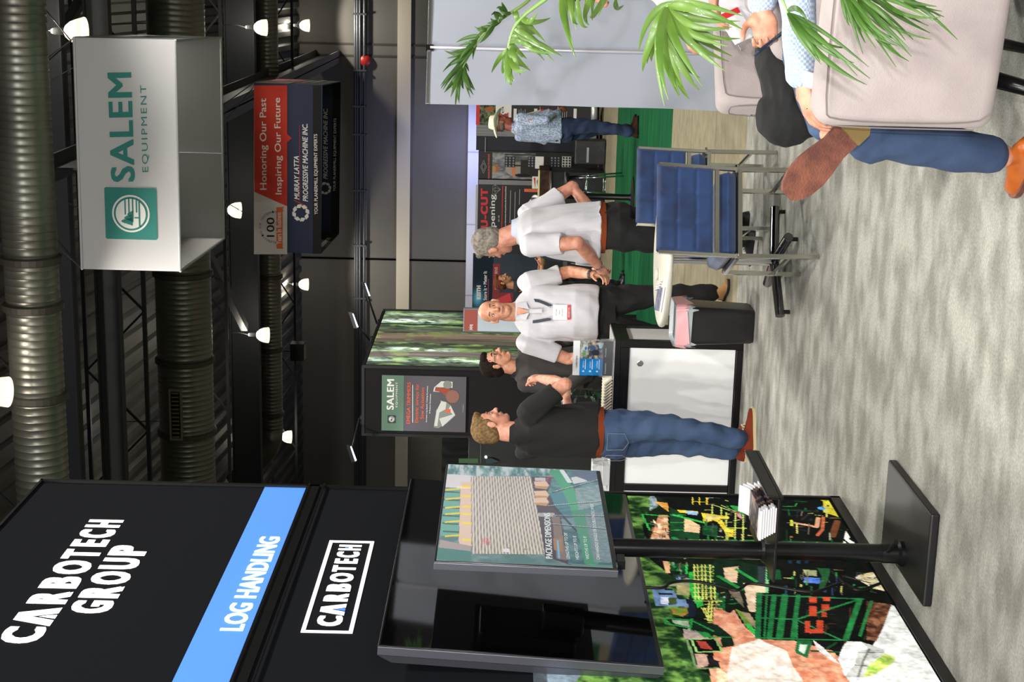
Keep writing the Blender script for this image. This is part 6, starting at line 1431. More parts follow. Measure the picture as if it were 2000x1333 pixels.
def badge(t, mtx, c, ex_, ez_, w, h, m1=BADGE):
    c, ex_, ez_ = V(c), V(ex_).normalized(), V(ez_).normalized(); n_ = ez_.cross(ex_); m3 = mtx.to_3x3()
    MB().obox(mtx @ c, m3 @ (ex_*w/2), m3 @ (ez_*h/2), m3 @ (n_*.001)).build('badge', m1, t)
    MB().obox(mtx @ (c-ez_*h*.41+n_*.001), m3 @ (ex_*w/2), m3 @ (ez_*h*.09), m3 @ (n_*.0012)).build('badge_band', BRED, t)
    MB().obox(mtx @ (c-ez_*h*.41-n_*.001), m3 @ (ex_*w/2), m3 @ (ez_*h*.09), m3 @ (n_*.0012)).build('badge_band', BRED, t)
    for k in (-1, 1): MB().tube([mtx @ (c+ex_*k*w*.38+ez_*h*.5), mtx @ (c+ex_*k*w*.38+ez_*(h*.5+.03))], .002, 5).build('badge_clip', STEEL, t)
badge(B, mB, (.008, .207, 1.195), (1, 0, 0), (0, -.12, 1), .105, .125)
mB3 = mB.to_3x3(); bn = V((0, 1, .0)); 
for k, (s_, w_) in enumerate((('PACIFIC SAWMILL', .05), ('Salem', .03), ('SALEM EQUIPMENT', .055))):
    z = 1.23-k*.022; text(s_, mB @ V((.008+w_/2, .212, z)), mB @ V((.008-w_/2, .212, z)), mB @ V((.008+w_/2, .212, z+.008)), M('badge_print', (60, 60, 70), .7), B, proud=.001)
text('EXHIBITOR', mB @ V((.008+.035, .218, 1.139)), mB @ V((.008-.035, .218, 1.139)), mB @ V((.008+.035, .218, 1.148)), WTT, B, proud=.003, bold=.02)
ring_band(B, mB @ V((-.272, .14, .985)), mB3 @ V((.04, .22, -.17)), .031, .02, M('dark_watch_strap', (50, 54, 56), .4), 'wristwatch')
MB().tube([mB @ V((.066*math.cos(q), .045+.062*math.sin(q), 1.497-.035*max(0, math.sin(q)))) for q in np.linspace(0, 2*math.pi, 25)], .0025, 6).build('necklace_cord', BLACKM, B, True)
# open neck of his polo: a small V of skin, two collar points and the button placket
def onchest(mtx, P, off, mat, t, name, th=.003):
    return MB().prism([mtx @ V((x, y+off, z)) for x, y, z in P], mtx.to_3x3() @ V((0, th, 0))).build(name, mat, t)
onchest(mB, [(-.034, .074, 1.512), (.034, .074, 1.512), (.0, .128, 1.425)], .012, SK1, B, 'open_collar_skin')
for k in (-1, 1): onchest(mB, [(k*.030, .080, 1.515), (k*.062, .058, 1.520), (k*.066, .110, 1.448), (k*.012, .128, 1.425)], .016, M('polo_collar_shade', (190, 188, 196), .9), B, 'collar_point')
onchest(mB, [(-.014, .128, 1.425), (.014, .128, 1.425), (.014, .168, 1.335), (-.014, .168, 1.335)], .008, M('polo_collar_shade'), B, 'button_placket')
# ---- C: dark haired man with glasses, looking to the right
pC = camxy(-.20, 11.45)
Cc_, mC, hC, RC = standing('dark haired man with glasses in a charcoal polo beside the bald man', pC, (.72, -.60), 1.78, .34, .06,
    dict(e=(-.27, .02, 1.14), w=(-.18, .22, 1.05), palm=(.5, 0, -.8), thumb=(.7, .5, .2), curl=.5), dict(e=(.27, .07, 1.13), w=(.22, .24, .96), palm=(-.4, 0, -.9), thumb=(-.9, .3, .2), curl=.55),
    [(-.12, 0, -.1), (.12, .0, .1)], dict(skin=SK1, shirt=M('charcoal_polo_fabric', (52, 48, 48), .9, bump=(300, .1)), collar=M('charcoal_polo_collar', (34, 32, 34), .9), trousers=BKT, belt=BLACKM, sleeve='long', hair=('short', M('dark_brown_hair', (38, 28, 24), .6, var=(60, (22, 16, 14)))), brow=(40, 28, 22), glasses=True, hem=.93,
    shoes=dict(upper=BLACKM, sole=BLACKM)), bulk=.98, belly=.02, shw=.20, headoff=(0, .01))
# ---- D: grey haired man in white polo seen from behind, facing left
pD = camxy(.755, 9.76)
D_, mD, hD, RD = standing('grey haired man in white polo shirt with tan belt facing left', pD, (-.84, .54), 1.82, -.16, -.20,
    dict(e=(-.28, -.03, 1.14), w=(-.17, .20, .985), palm=(.8, -.3, -.2), thumb=(.3, .3, .9), curl=.5, d=(.45, .75, -.3)), dict(e=(.36, -.09, 1.16), w=(.24, .10, .97), palm=(-.9, 0, 0), thumb=(.1, .5, .8), curl=.5, d=(-.4, .7, -.3)),
    [(-.13, .0, .1), (.13, .02, -.1)], dict(skin=SK2, shirt=WSHIRT, collar=M('pale_blue_polo_collar', (196, 202, 222), .9), trousers=BKT, belt=BRN, hair=('short', M('grey_hair', (150, 142, 130), .75, var=(50, (104, 98, 94), .35, .65)), 'quiff'), brow=(150, 140, 130), waist=1.0, hem=.99, slen=.70, neck=1.12, arm=1.12, loose=.035, lips=(180, 110, 100),
    shoes=dict(upper=M('black_trainer', (26, 26, 28), .6), sole=M('white_trainer_sole', (232, 230, 232), .5), laces=WHITEP)), bulk=1.12, belly=.075, lean=.10, shw=.215, headoff=(0, .035))
lanyard(D_, mD, [(-.075, .06, 1.50), (-.085, .17, 1.40), (-.05, .22, 1.27), (-.03, .24, 1.16)], .02, LANY)
badge(D_, mD, (-.03, .252, 1.07), (1, .1, 0), (0, -.1, 1), .1, .13)
ring_band(D_, mD @ V((-.18, .185, .996)), mD.to_3x3() @ V((.11, .23, -.155)), .030, .012, STEEL, 'wristwatch')
# ---- E: man in cowboy hat, far away on the green carpet
pE = camxy(2.62, 18.6); CHK = M('pale_blue_checked_shirt', (172, 182, 200), .9, var=(60, (120, 132, 160), .45, .55), bump=(60, .3))
E_, mE, hE, RE = standing('man in cream cowboy hat and checked shirt standing on the far green carpet', pE, (.93, .36), 1.80, -.28, -.12,
    dict(e=(-.28, .0, 1.14), w=(-.20, .22, 1.02), palm=(.8, 0, 0), thumb=(0, .3, 1), curl=.5), dict(e=(.29, -.04, 1.13), w=(.20, .14, .97), palm=(-.9, 0, 0), thumb=(0, .3, 1), curl=.6),
    [(-.13, .1, -.05), (.13, -.08, .1)], dict(skin=SK4, shirt=CHK, collar=CHK, trousers=JEANSD, belt=BLACKM, sleeve='long', hair=('fringe', M('short_grey_hair', (112, 100, 92), .8)), brow=(110, 90, 80), hem=.94, loose=.05, nose=1.1,
    shoes=dict(upper=M('dark_brown_boot', (54, 34, 26), .45), sole=BLACKM, hgt=.11)), bulk=1.08, belly=.075, lean=.05, shw=.21)
hm = MB(); HATM = M('cream_felt_hat', (232, 222, 196), .8); T = lambda x, y, z: mE @ (hE+RE @ V((x, y, z)))
br = []; 
for rr_, zz0 in ((.078, .052), (.12, .046), (.165, .05), (.168, .055), (.12, .053), (.078, .06)):
    br.append([T(rr_*math.cos(q), rr_*1.12*math.sin(q)-.005, zz0+.055*(rr_/.168)**2*abs(math.cos(q))**2-.018*(rr_/.168)**2*abs(math.sin(q))) for q in np.linspace(0, 2*math.pi, 33)[:-1]])
hm.rings(br, cap=False); brim = hm.build('hat_brim', HATM, E_, True)
hc_ = MB(); hc_.rings([[T(a*math.cos(q), a*1.15*math.sin(q)-.008, z-.018*(math.exp(-(math.cos(q)/.35)**2) if top else 0)) for q in np.linspace(0, 2*math.pi, 33)[:-1]] for a, z, top in ((.082, .05, 0), (.082, .075, 0), (.076, .12, 0), (.068, .155, 0), (.05, .165, 1), (.02, .150, 1))]); hc_.build('hat_crown', HATM, E_, True)
# rolled paper with red end in his breast pocket
MB().tube([mE @ V((.13, .10, 1.46)), mE @ V((.10, .2, 1.20))], .012, 8).build('badge_ribbon', M('cream_ribbon', (206, 190, 180), .8), E_)
MB().tube([mE @ V((.10, .2, 1.20)), mE @ V((.098, .205, 1.16))], .02, 8).build('badge_ribbon', BRED, E_, label='red badge end')

# ---- F and G: the two seated people on the right, in camera-right / camera-forward / up metres
MR = Matrix.Rotation(YAW, 4, 'Z')
def seated(lab, base, skin, shirt, trousers, shirtm, pelvis, neck, headc, headR, legs, arms, slv, shoes, hair, legr=(.105, .085, .07, .062), torsor=(.17, .13), hcap=None):
    t = thing('person', lab, 'person', camxy(*base)); b = MB(); R = headR
    head(b, headc, R); limb(b, [neck, V(headc)+R @ V((0, -.028, -.07))], [.064, .058])
    up = (V(neck)-V(pelvis)).normalized(); x = V((0, 1, 0)); f = x.cross(up)
    def tr(mb, g):
        rg = []
        for s_, a, d in ((-.08, .6, .7), (0, .95, 1.0), (.25, .98, 1.12), (.5, .95, 1.05), (.75, 1.05, .98), (.88, 1.0, .85), (.97, .7, .65), (1.02, .42, .5)):
            c = V(pelvis)+(V(neck)-V(pelvis))*s_; rg.append([c+x*(torsor[0]*a*g*math.copysign(abs(math.cos(q))**.83, math.cos(q)))+f*(torsor[1]*d*g*math.copysign(abs(math.sin(q))**.83, math.sin(q))) for q in [2*math.pi*k/28 for k in range(28)]])
        mb.rings(rg)
    tr(b, .82)
    for P in legs: limb(b, P[:3], [.08, .055, .038])
    for P in arms:
        limb(b, P['p'], [.048, .042, .027]); hand(b, P['p'][-1], P['d'], P['palm'], P['thumb'], 1.0, P['curl'])
    union(b, .0055, 2, skin, 'body', MR, t)
    sb = MB(); tr(sb, 1.05)
    for P in arms:
        s0, e, w_ = [V(q) for q in P['p']]; q_ = (w_-(w_-e).normalized()*.02) if slv == 'long' else s0+(e-s0)*.85
        limb(sb, [s0, e, q_] if slv == 'long' else [s0, q_], [.075, .062, .046] if slv == 'long' else [.075, .068])
    union(sb, .0075, 3, shirtm, 'shirt', MR, t, (.004, 16, (1, 1, 1)))
    tb = MB()
    for P in legs: P = [V(p) for p in P]; limb(tb, [P[0], P[0]*.5+P[1]*.5, P[1], P[1]*.45+P[2]*.55, P[2]+(P[1]-P[2]).normalized()*.045], [legr[0], (legr[0]+legr[1])/2, legr[1], legr[2], legr[3]])
    tb.ell(pelvis, (.15, .18, .12), n=8); union(tb, .0075, 3, trousers, 'trousers', MR, t, (.0022, 22, (1, 1, .9)))
    for (p, d, up_) in shoes['at']: shoe(t, MR, p, d, up_, **shoes['k'])
    hairvol(V(headc), R, 1.0, 'short', MR, t, hair); face(t, V(headc), R, 1.0, MR, (90, 70, 50))
    return t
CHK2 = M('white_blue_gingham_shirt', (222, 230, 240), .85, bump=(60, .1)); nt2 = CHK2.node_tree; tc2 = nt2.nodes.new('ShaderNodeTexCoord'); ck = nt2.nodes.new('ShaderNodeTexChecker'); ck.inputs['Scale'].default_value = 130
ck.inputs[1].default_value = S(208, 214, 224); ck.inputs[2].default_value = S(150, 176, 208); nt2.links.new(tc2.outputs['Object'], ck.inputs[0]); nt2.links.new(ck.outputs[0], nt2.nodes['Principled BSDF'].inputs['Base Color'])
TANL = M('cognac_leather', (186, 98, 38), .32, var=(9, (160, 76, 28), .4, .7), coat=.2); SOLE = M('worn_leather_sole', (124, 72, 54), .7, var=(16, (92, 50, 40), .38, .6), bump=(160, .3)); HEEL = M('olive_rubber_heel', (118, 98, 54), .6)
Rl = hrot(math.pi/2-.3, -.35)
F_ = seated('seated man in gingham shirt, jeans and cognac shoes, one ankle crossed over his knee', (1.15, 4.45), SK1, None, JEANS, CHK2, (1.22, 4.46, .52), (1.44, 4.38, 1.08), (1.42, 4.40, 1.29), Rl,
    [[(1.15, 4.36, .53), (.635, 4.50, .53), (.60, 4.61, .10)], [(1.20, 4.62, .54), (.95, 4.72, .70), (.625, 4.37, .675)]],
    [dict(p=[(1.42, 4.20, 1.04), (1.13, 4.12, .845), (.745, 4.20, .80)], d=(-.9, .05, -.25), palm=(0, .2, -1), thumb=(-.2, 1, 0), curl=.45), dict(p=[(1.42, 4.60, 1.04), (1.27, 4.66, .80), (1.03, 4.60, .845)], d=(-.9, -.1, -.1), palm=(-.1, -.9, .3), thumb=(0, .2, 1), curl=.8)],
    'long', dict(at=[((.605, 4.60, .0), (-.42, .9, 0), (0, 0, 1)), ((.585, 4.235, .675), (-.70, .06, .66), (-.45, 1, .75))], k=dict(upper=TANL, sole=SOLE, heel=HEEL, L=.30, w=.106, laces=None)), M('sandy_brown_hair', (140, 112, 76)), legr=(.095, .082, .070, .060))
rb = MR @ V((.665, 4.19, .775)); ring_band(F_, rb, R0, .011, .006, M('gold_ring', (220, 180, 90), .25, 1), 'finger_ring', .002)
ph = thing('mobile_phone', 'dark blue mobile phone held in the hand of the man with cognac shoes', 'phone', at(1510, 78, 4.52))
pa, pb_ = at(1480, 103, 4.50), at(1541, 54, 4.54); dd = (pb_-pa).normalized(); cc = (pa+pb_)/2
MB().obox(cc, dd*.075, F0h*.036, dd.cross(F0h)*.004).build('phone_body', M('dark_blue_phone', (44, 60, 84), .35, .3), ph, bevel=.002)
for s_, w_ in ((.2, .012), (-.1, .006)): MB().obox(cc+dd*(s_*.07)-F0h*.0365, dd*w_, F0h*.001, dd.cross(F0h)*.0022).build('side_button', STEEL, ph)
MB().obox(cc+dd.cross(F0h)*.0042, dd*.071, F0h*.033, dd.cross(F0h)*.0004).build('phone_screen', GLOSS, ph)
tp_ = thing('paper_tissue', 'small white folded paper beside the ringed hand of the seated man', 'paper', at(1582, 155, 4.14))
MB().obox(at(1582, 157, 4.16), R0*.022, F0h*.01, V((.004, 0, .018))).build('folded_paper', BW, tp_, bevel=.003)
G_ = seated('seated person in white shirt and black trousers behind the man with cognac shoes', (1.3, 5.5), SK2, None, BKT, WSHIRT, (1.30, 5.46, .56), (1.36, 5.46, 1.10), (1.33, 5.46, 1.32), hrot(math.pi/2, -.2),
    [[(1.20, 5.36, .62), (.82, 5.36, .625), (.97, 5.30, .10)], [(1.22, 5.56, .60), (.98, 5.62, .56), (1.0, 5.55, .10)]],
    [dict(p=[(1.36, 5.22, 1.04), (1.42, 5.14, .84), (1.22, 5.08, .93)], d=(-1, .1, 0), palm=(0, 0, -1), thumb=(0, 1, 0), curl=.5), dict(p=[(1.36, 5.7, 1.04), (1.45, 5.84, .90), (1.26, 5.78, .93)], d=(-1, -.1, .05), palm=(0, 0, -1), thumb=(0, -1, 0), curl=.5)],
    'short', dict(at=[((1.02, 5.30, 0), (-1, -.1, 0), (0, 0, 1)), ((1.05, 5.55, 0), (-1, .1, 0), (0, 0, 1))], k=dict(upper=BLACKM, sole=BLACKM)), M('dark_brown_hair'), legr=(.125, .112, .10, .088), torsor=(.18, .17))
Mi = MR
badge(G_, MR, (1.125, 5.30, .82), (-.45, -.25, .85), (-.8, -.1, -.5), .085, .12)
# ---- H: woman in black near the teal poster, far off
H_, mH, hH, RH = standing('brown haired woman in black top standing before the dark teal poster far off', camxy(.76, 20.2), (.92, -.3), 1.74, .0, -.1,
    dict(e=(-.24, .05, 1.16), w=(-.12, .28, 1.16), palm=(.8, 0, .3), thumb=(0, .3, 1), curl=.6), dict(e=(.25, .06, 1.16), w=(.14, .30, 1.14), palm=(-.8, 0, .3), thumb=(0, .3, 1), curl=.6),
    [(-.1, 0, 0), (.1, 0, 0)], dict(skin=SK3, shirt=BLKS, trousers=BKT, sleeve='short', hair=('short', M('reddish_brown_hair', (96, 50, 34), .6), None), brow=(70, 40, 30), shoes=dict(upper=BLACKM, sole=BLACKM)), bulk=.88, shw=.18)
badge(H_, mH, (.02, .135, 1.22), (1, 0, 0), (0, 0, 1), .09, .11)
# ================================================================== BOOTHS ON THE FAR SIDE OF THE GREEN CARPET
PY = 25.4; fp = (V((0, PY, 0)), V((0, -1, 0))); F_p = lambda x, y, k=0: onp(x, y, *fp)-V((0, k, 0))
def back_thing(name, lab, cat, px, group=None):
    p = F_p(*px); return thing(name, lab, cat, V((p.x, p.y, 0)), group)
def board(t, x0, x1, ya, yb, mat, name, k=0, th=.02):
    """x0..x1 picture columns (top..bottom), ya..yb picture rows (left..right)"""
    P = [F_p(x1, ya), F_p(x1, yb), F_p(x0, yb), F_p(x0, ya)]; a, b_, c, d = P
    xl, xr = (a.x+d.x)/2, (b_.x+c.x)/2; z0, z1 = (a.z+b_.z)/2, (c.z+d.z)/2
    return MB().box((xl, PY-k-.001, z0), (xr, PY-k+th if k == 0 else PY-k, z1)).build(name, mat, t)
DRP = M('black_drape', (16, 17, 18), .95)
t = back_thing('back_drape', 'black drape closing the booths beyond the green carpet', 'drape', (1100, 400))
b = MB(); vs_ = []; n = 150; x0 = F_p(1000, 640).x; x1 = F_p(1000, -60).x
for i in range(n+1):
    x = x0+(x1-x0)*i/n; y = 26.55+.04*math.sin(i*1.4); vs_ += [(x, y, 0), (x, y, F_p(934, 400).z+.03)]
b.add(vs_, [(2*i, 2*i+2, 2*i+3, 2*i+1) for i in range(n)]); b.build('drape_cloth', DRP, t, True)
BP = M('black_poster_print', (22, 20, 22), .6); RDP = M('red_poster_print', (190, 32, 40), .6); GYP = M('grey_frame_print', (112, 112, 114), .5); OWP = M('off_white_print', (206, 204, 200), .6)
# sharpening poster
t = back_thing('poster', 'black poster reading TRU-CUT Sharpening with a diamond logo', 'poster', (1050, 420))
board(t, 932, 1165, 520, 361, BP, 'poster_board'); board(t, 928, 932.5, 520, 361, M('silver_truss', (150, 150, 152), .4, .5), 'top_rail', .002)
textpx('TRU-CUT', (953, 478), (953, 368), (939, 478), (fp[0]-V((0, .004, 0)), fp[1]), RDP, t, bold=.05, space=1.1, proud=0)
textpx('Sharpening', (970, 488), (970, 380), (956.5, 488), (fp[0]-V((0, .004, 0)), fp[1]), OWP, t, bold=.01, proud=0)
board(t, 980, 981.5, 470, 363, RDP, 'red_rule', .003, 0)
for i, (a, c) in enumerate(((440, 366), (436, 372), (430, 375), (400, 370))): board(t, 987+i*9, 988.2+i*9, a, c, M('small_print', (150, 148, 146), .7), 'small_print_line', .003, 0)
textpx('Tools, Service, Supplies & Consulting', (989, 452), (989, 364), (986, 452), (fp[0]-V((0, .005, 0)), fp[1]), OWP, t, proud=0); textpx('EST. 1982', (975.5, 433), (975.5, 421), (973, 433), (fp[0]-V((0, .004, 0)), fp[1]), OWP, t, proud=0)
dc = F_p(967, 370, .004)
def dl(P, m=OWP, w=.012): 
    for a, c in zip(P, P[1:]): MB().bar(dc+V((a[0], 0, a[1])), dc+V((c[0], 0, c[1])), w, .002).build('diamond_line', m, t)
dl([(-.07, .04), (.05, .04), (.08, .0), (-.0, -.09), (-.09, 0), (-.07, .04)]); dl([(-.09, 0), (.08, 0)]); dl([(-.04, 0), (0, -.09), (.03, 0), (0, .04), (-.04, 0)])
board(t, 935, 1040, 361, 352, GYP, 'grey_column', .01, 0)
# rock picture poster
t = back_thing('poster', 'poster with small diamond logo, orange line and grey picture of a fair haired man', 'poster', (1050, 325))
board(t, 935, 1165, 351, 297, BP, 'poster_board')
p0, p1 = F_p(1045, 351), F_p(962, 298)
pp_ = Paint((p0.x, PY-.002, p0.z), (1, 0, 0), (0, 0, 1), p1.x-p0.x, p1.z-p0.z, .008, (120, 120, 122))
pp_.noisy(np.ones(pp_.X.shape, bool), (92, 92, 94), (146, 146, 148), cell=(14, 6), seed=4)
W_, HH = pp_.W, pp_.H
pp_.ell((W_*.38, HH*.42), .12, .2, (150, 142, 134)); pp_.ell((W_*.38, HH*.93), .055, .08, (150, 100, 72)); pp_.ell((W_*.36, HH*.98), .06, .05, (160, 130, 80)); pp_.rect(W_*.08, 0, W_*.75, HH*.34, (50, 46, 44)); pp_.ell((W_*.15, HH*.3), .03, .13, (30, 28, 28)); pp_.ell((W_*.3, HH*.5), .1, .035, (190, 116, 84))
pp_.mesh('picture_print', PRINT, t, 0)
for P in ([(-.05, 0), (0, .1), (.05, 0), (0, -.1), (-.05, 0)], [(-.03, 0), (0, .06), (.03, 0), (0, -.06), (-.03, 0)]):
    c_ = F_p(944.5, 326, .003)
    for a, q in zip(P, P[1:]): MB().bar(c_+V((a[1]*1.1, 0, a[0])), c_+V((q[1]*1.1, 0, q[0])), .009, .002).build('diamond_line', OWP, t)
textpx('MANUFACTURING', (956.5, 349), (956.5, 301), (953, 349), (fp[0]-V((0, .004, 0)), fp[1]), M('rust_orange_print', (190, 90, 66), .7), t, bold=.03, proud=0)
board(t, 930, 1165, 296, 268, M('navy_black_print', (20, 22, 34), .7), 'dark_panel'); board(t, 947, 949, 297, 268, GYP, 'shelf_line', .02, 0)
board(t, 930, 1165, 268, 246, GYP, 'grey_panel')
for yy in (262, 256, 250): board(t, 931, 990, yy+.6, yy, M('panel_groove', (74, 74, 76), .6), 'panel_groove', .003, 0)
# roll-up with red K shaped logo
t = back_thing('roll_up_banner', 'black roll-up banner with red top strip and red arrow logo, beside the cowboy hat', 'banner', (1160, 225))
board(t, 930, 1156, 243.5, 188, BP, 'banner_sheet', .03, 0); board(t, 930, 937, 243.4, 188, RDP, 'red_strip', .033, 0); board(t, 968, 999, 243.4, 188, OWP, 'white_band', .033, 0)
p0, p1 = F_p(967, 243, .036), F_p(937.5, 190, .036); pk_ = Paint((p0.x, p0.y, p0.z), (1, 0, 0), (0, 0, 1), p1.x-p0.x, p1.z-p0.z, .01, (50, 60, 46)); pk_.noisy(np.ones(pk_.X.shape, bool), (24, 32, 26), (110, 120, 90), cell=6, seed=9); pk_.ell((.25, .1), .04, .08, (150, 90, 50)); pk_.ell((.36, .2), .03, .03, (190, 96, 60)); pk_.mesh('picture_print', PRINT, t, 0)
for P in ([(975, 238), (993, 238), (993, 231), (975, 231)], [(975, 219), (984, 225), (993, 219), (993, 226), (984, 232), (975, 226)], [(984, 231), (993, 238), (993, 244), (984, 236)]):
    MB().prism([F_p(x_, y_, .037) for x_, y_ in P], (0, -.002, 0)).build('arrow_logo', RDP, t)
textpx('KTR', (984, 221), (984, 208), (980, 221), (fp[0]-V((0, .037, 0)), fp[1]), BP, t, bold=.02, proud=0)
for i, (x_, a, c) in enumerate([(1013, 237, 214), (1017, 237, 212), (1021, 237, 216), (1025, 237, 213), (1029, 237, 220), (1054, 237, 208), (1058, 235, 220), (1062, 235, 216), (1066, 235, 214), (1070, 235, 211), (1074, 235, 222), (1094, 232, 222), (1098, 232, 214), (1102, 232, 219), (1106, 232, 217)]): board(t, x_, x_+1, a, c, M('small_print'), 'small_print_line', .035, 0)
for x_ in (1003, 1043, 1120): board(t, x_, x_+6, 236, 212, OWP, 'white_lozenge', .035, 0)
b = MB(); pL, pR = F_p(1160, 244, .1), F_p(1160, 188, .1); b.tube([pL, pR], .055, 16); b.build('cassette_base', M('silver_cassette', (190, 190, 194), .35, .6), t, True)
MB().box((pL.x, PY-.2, 0), (pL.x+.06, PY+.0, pL.z)).build('cassette_foot', BLACKM, t); MB().box((pR.x-.06, PY-.2, 0), (pR.x, PY, pR.z)).build('cassette_foot', BLACKM, t)
# teal poster
t = back_thing('poster', 'dark teal poster reading KEITH, Store It Meter It and STORAGE BINS', 'poster', (1050, 560))
board(t, 923, 1160, 604, 497, M('dark_teal_print', (20, 36, 52), .5), 'poster_board', .01, .01)
p0, p1 = F_p(962, 603, .012), F_p(925, 498, .012); pq = Paint((p0.x, p0.y, p0.z), (1, 0, 0), (0, 0, 1), p1.x-p0.x, p1.z-p0.z, .01, (14, 30, 44)); gl = np.exp(-((pq.X-.18)/.16)**2-((pq.Y-pq.H*.75)/.1)**2)[..., None]; pq.a = pq.a*(1-gl)+np.array((90, 170, 200))*gl; pq.mesh('picture_print', PRINT, t, 0)
tpl = (fp[0]-V((0, .016, 0)), fp[1])
textpx('KEITH', (939, 585), (939, 558), (931, 585), tpl, OWP, t, bold=.06, proud=0); textpx('Store It \u2022 Meter It', (951, 587), (951, 530), (944, 587), tpl, OWP, t, bold=.02, proud=0)
board(t, 953, 954.3, 588, 545, M('magenta_rule', (150, 40, 84), .6), 'magenta_rule', .014, 0); board(t, 962, 976, 604, 515, M('maroon_print', (120, 26, 34), .6), 'maroon_field', .013, 0)
textpx('STORAGE BINS', (972, 566), (972, 522), (966, 566), tpl, M('pale_pink_print', (196, 150, 150), .6), t, bold=.02, proud=0)
MB().prism([F_p(x_, y_, .018) for x_, y_ in ((970, 584), (996, 572), (1000, 588), (976, 598))], (0, -.002, 0)).build('red_shape', M('bright_red_print', (196, 50, 58), .6), t)
board(t, 976, 1002, 603, 572, M('maroon_print'), 'maroon_field', .0135, 0)
# display table with cloth, worktop and small goods
TY = 24.2; tf = (V((0, TY, 0)), V((0, -1, 0))); tpf = lambda x, y: onp(x, y, *tf)
a, c = tpf(1070, 470), tpf(1055, 333)
t = thing('display_table', 'brown topped display table with black cloth beyond the green carpet', 'table', (a.x, TY, 0))
MB().box((a.x, TY, a.z), (c.x, TY+.7, c.z)).build('table_top', M('brown_stone_top', (70, 52, 44), .4, var=(9, (40, 30, 28))), t)
MB().box((a.x+.03, TY+.05, 0.02), (c.x-.03, TY+.65, a.z)).build('table_cloth', M('black_table_cloth', (24, 25, 27), .85, var=(5, (40, 42, 44), .5, .7)), t)
ztop_ = c.z
def good(px, w, d, h, mat, lab, cat, name, shape='box', y=TY+.2, z=None, rest=True):
    p = onp(px[0], px[1], (0, y, 0), (0, 1, 0)); z = ztop_ if z is None else z; g = thing(name, lab, cat, (p.x, y, z))
    if shape == 'box': MB().box((p.x-w/2, y-d/2, z), (p.x+w/2, y+d/2, z+h)).build(name+'_body', mat, g, bevel=.004)
    elif shape == 'disc':
        MB().lathe([(.012, -.004), (h/2, -.003), (h/2, .003), (.012, .004)], (p.x, y, z+h/2), 28, (0, -1, .12)).build('blade_disc', mat, g, True, angle=40); MB().box((p.x-.03, y-.02, z), (p.x+.03, y+.05, z+.02)).build('blade_stand', BLACKM, g)
        for k in range(16):
            q = k*math.pi/8; MB().box((p.x+h*.5*math.cos(q)-.006, y-.004, z+h/2+h*.5*math.sin(q)-.006), (p.x+h*.5*math.cos(q)+.006, y+.004, z+h/2+h*.5*math.sin(q)+.006)).build('blade_tooth', mat, g)
    return g, p
good((1050, 398), .17, .12, .13, M('grey_carton', (112, 110, 116), .6), 'small grey carton on the brown topped table', 'box', 'carton')
good((1040, 398), .1, .02, .17, STEEL, 'round steel saw blade standing on the brown topped table', 'blade', 'saw_blade', 'disc', TY+.35)
good((1040, 388), .1, .02, .12, STEEL, 'smaller round steel blade beside the grey carton on the table', 'blade', 'saw_blade', 'disc', TY+.3)
g, p = good((1050, 357), .2, .02, .12, OWP, 'white card with red wedge standing on the brown topped table', 'sign', 'table_sign')
MB().prism([(p.x-.08, TY+.188, ztop_+.07), (p.x+.08, TY+.188, ztop_+.10), (p.x+.08, TY+.188, ztop_+.07)], (0, -.002, 0)).build('red_wedge', RDP, g)
MB().prism([(p.x-.08, TY+.188, ztop_+.02), (p.x+.02, TY+.188, ztop_+.05), (p.x+.08, TY+.188, ztop_+.02)], (0, -.002, 0)).build('grey_wedge', GYP, g)
good((1052, 370), .62, .1, .028, M('pale_yellow_tray', (206, 200, 140), .5), 'long pale yellow tray along the front of the brown topped table', 'tray', 'tray', y=TY+.06)
good((1036, 372), .05, .05, .24, M('orange_tool', (200, 90, 50), .5), 'orange and grey hand tool upright on the table', 'tool', 'hand_tool', y=TY+.45)
good((1052, 430), .2, .15, .08, M('dark_red_box', (90, 30, 30), .6), 'low dark red box at the left of the table behind the grey haired man', 'box', 'carton')
# racks with rows of round samples
RK = M('black_sample_board', (20, 20, 22), .6); SM = M('grey_sample_disc', (120, 124, 130), .4, .3)
for (x0_, ya_, w_, lab, m1, m2) in ((986, 327, 20, 'black sample board with rows of grey discs, topmost of the column', RK, SM), (1031, 327, 18, 'black sample board with rows of grey discs, just above the white card', RK, SM), (1075, 327, 19, 'black sample board with grey discs at table height', RK, SM), (1098, 327, 17, 'white sample board with rows of black squares', OWP, RK)):
    y_ = 24.9; rp = lambda x, y: onp(x, y, (0, y_, 0), (0, 1, 0)); a, c = rp(x0_+w_, ya_), rp(x0_, ya_-21)
    g = thing('sample_board', lab, 'display', (a.x, y_, a.z), 'sample boards')
    MB().box((a.x, y_, a.z), (c.x, y_+.03, c.z)).build('board_panel', m1, g)
    for i in range(3):
        for j in range(4):
            q = V((a.x+(c.x-a.x)*(j+.5)/4, y_, a.z+(c.z-a.z)*(i+.5)/3)); MB().lathe([(.016, 0), (.016, .01), (.012, .014)], q, 10, (0, -1, 0)).build('sample_disc', m2, g)
pr = onp(1165, 316, (0, 25.0, 0), (0, 1, 0)); g = thing('board_rack', 'thin black upright rack carrying the sample boards', 'rack', (pr.x, 25.0, 0))
zt_ = onp(986, 316, (0, 25, 0), (0, 1, 0)).z
for dx in (-.09, .09): MB().box((pr.x+dx-.01, 24.94, 0), (pr.x+dx+.01, 24.96, zt_)).build('rack_post', BLACKM, g)
MB().box((pr.x-.14, 24.92, 0), (pr.x+.14, 25.1, .02)).build('rack_foot', BLACKM, g)
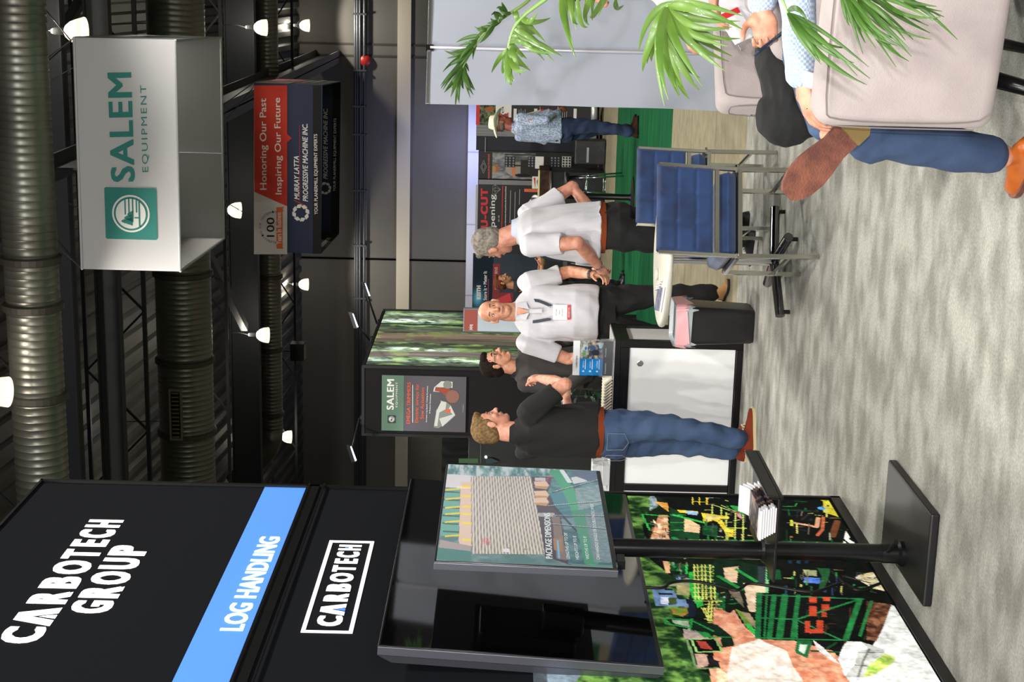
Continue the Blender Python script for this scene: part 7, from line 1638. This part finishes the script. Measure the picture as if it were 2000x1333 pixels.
cdp = onp(1062, 318, (0, 24.85, 0), (0, 1, 0)); good((1068, 318), .2, .03, .14, OWP, 'white card with a brown picture below the upper sample boards', 'card', 'picture_card', y=24.86, z=cdp.z)
# chrome bar stool and black column table
sp = onz(1236, 386, 0); t = thing('bar_table', 'tall black column of a bar table on the green carpet', 'table', (sp.x, sp.y, 0))
MB().lathe([(.26, 0), (.26, .012), (.05, .03), (.038, .05), (.038, 1.0), (.06, 1.03)], sp, 24).build('column', BLACKM, t, True, angle=40)
MB().lathe([(.30, 1.03), (.31, 1.04), (.30, 1.055), (0, 1.055)], sp, 32).build('table_top', M('dark_wood_top', (54, 40, 34), .4), t, True, angle=40)
s2 = onz(1216, 363, 0); t = thing('bar_stool', 'chrome bar stool with black seat beside the black column table', 'stool', (s2.x, s2.y, 0))
for k in range(4):
    q = math.radians(45+90*k); d = V((math.cos(q), math.sin(q), 0)); MB().tube([s2+d*.22, s2+d*.13+V((0, 0, .74))], .013, 8).build('leg', CHROME, t, True)
for z_, r_ in ((.25, .19), (.5, .165)): MB().tube([s2+V((r_*math.cos(q), r_*math.sin(q), z_)) for q in np.linspace(0, 2*math.pi, 25)], .008, 8).build('foot_ring', CHROME, t, True)
MB().lathe([(.17, .74), (.19, .77), (.17, .80), (0, .80)], s2, 24).build('seat', M('black_vinyl', (22, 22, 24), .4), t, True)
# equipment behind on the dark side
eq = [((1060, 294), 24.55, .4, .3, .5, 'dark machine part lying under the sample boards', 'machine', 0), ((1120, 438), 25.12, .4, .28, .55, 'black case standing on the floor behind the grey haired man', 'case', 0), ((1100, 505), 25.0, .7, .5, 1.0, 'black covered stand left of the display table', 'stand', 0)]
for px, y_, w_, d_, h_, lab, cat, z_ in eq:
    p = onp(px[0], px[1], (0, y_, 0), (0, 1, 0)); g = thing('black_'+cat, lab, cat, (p.x, y_, z_)); MB().box((p.x-w_/2, y_-d_/2, z_), (p.x+w_/2, y_+d_/2, z_+h_)).build('body', M('black_equipment', (24, 26, 28), .5, var=(6, (44, 46, 48), .5, .7)), g, bevel=.02)
    MB().box((p.x-w_*.4, y_-d_/2-.006, z_+h_*.55), (p.x+w_*.2, y_-d_/2-.001, z_+h_*.62)).build('trim_strip', STEEL, g)
flush_union()
flush_text()
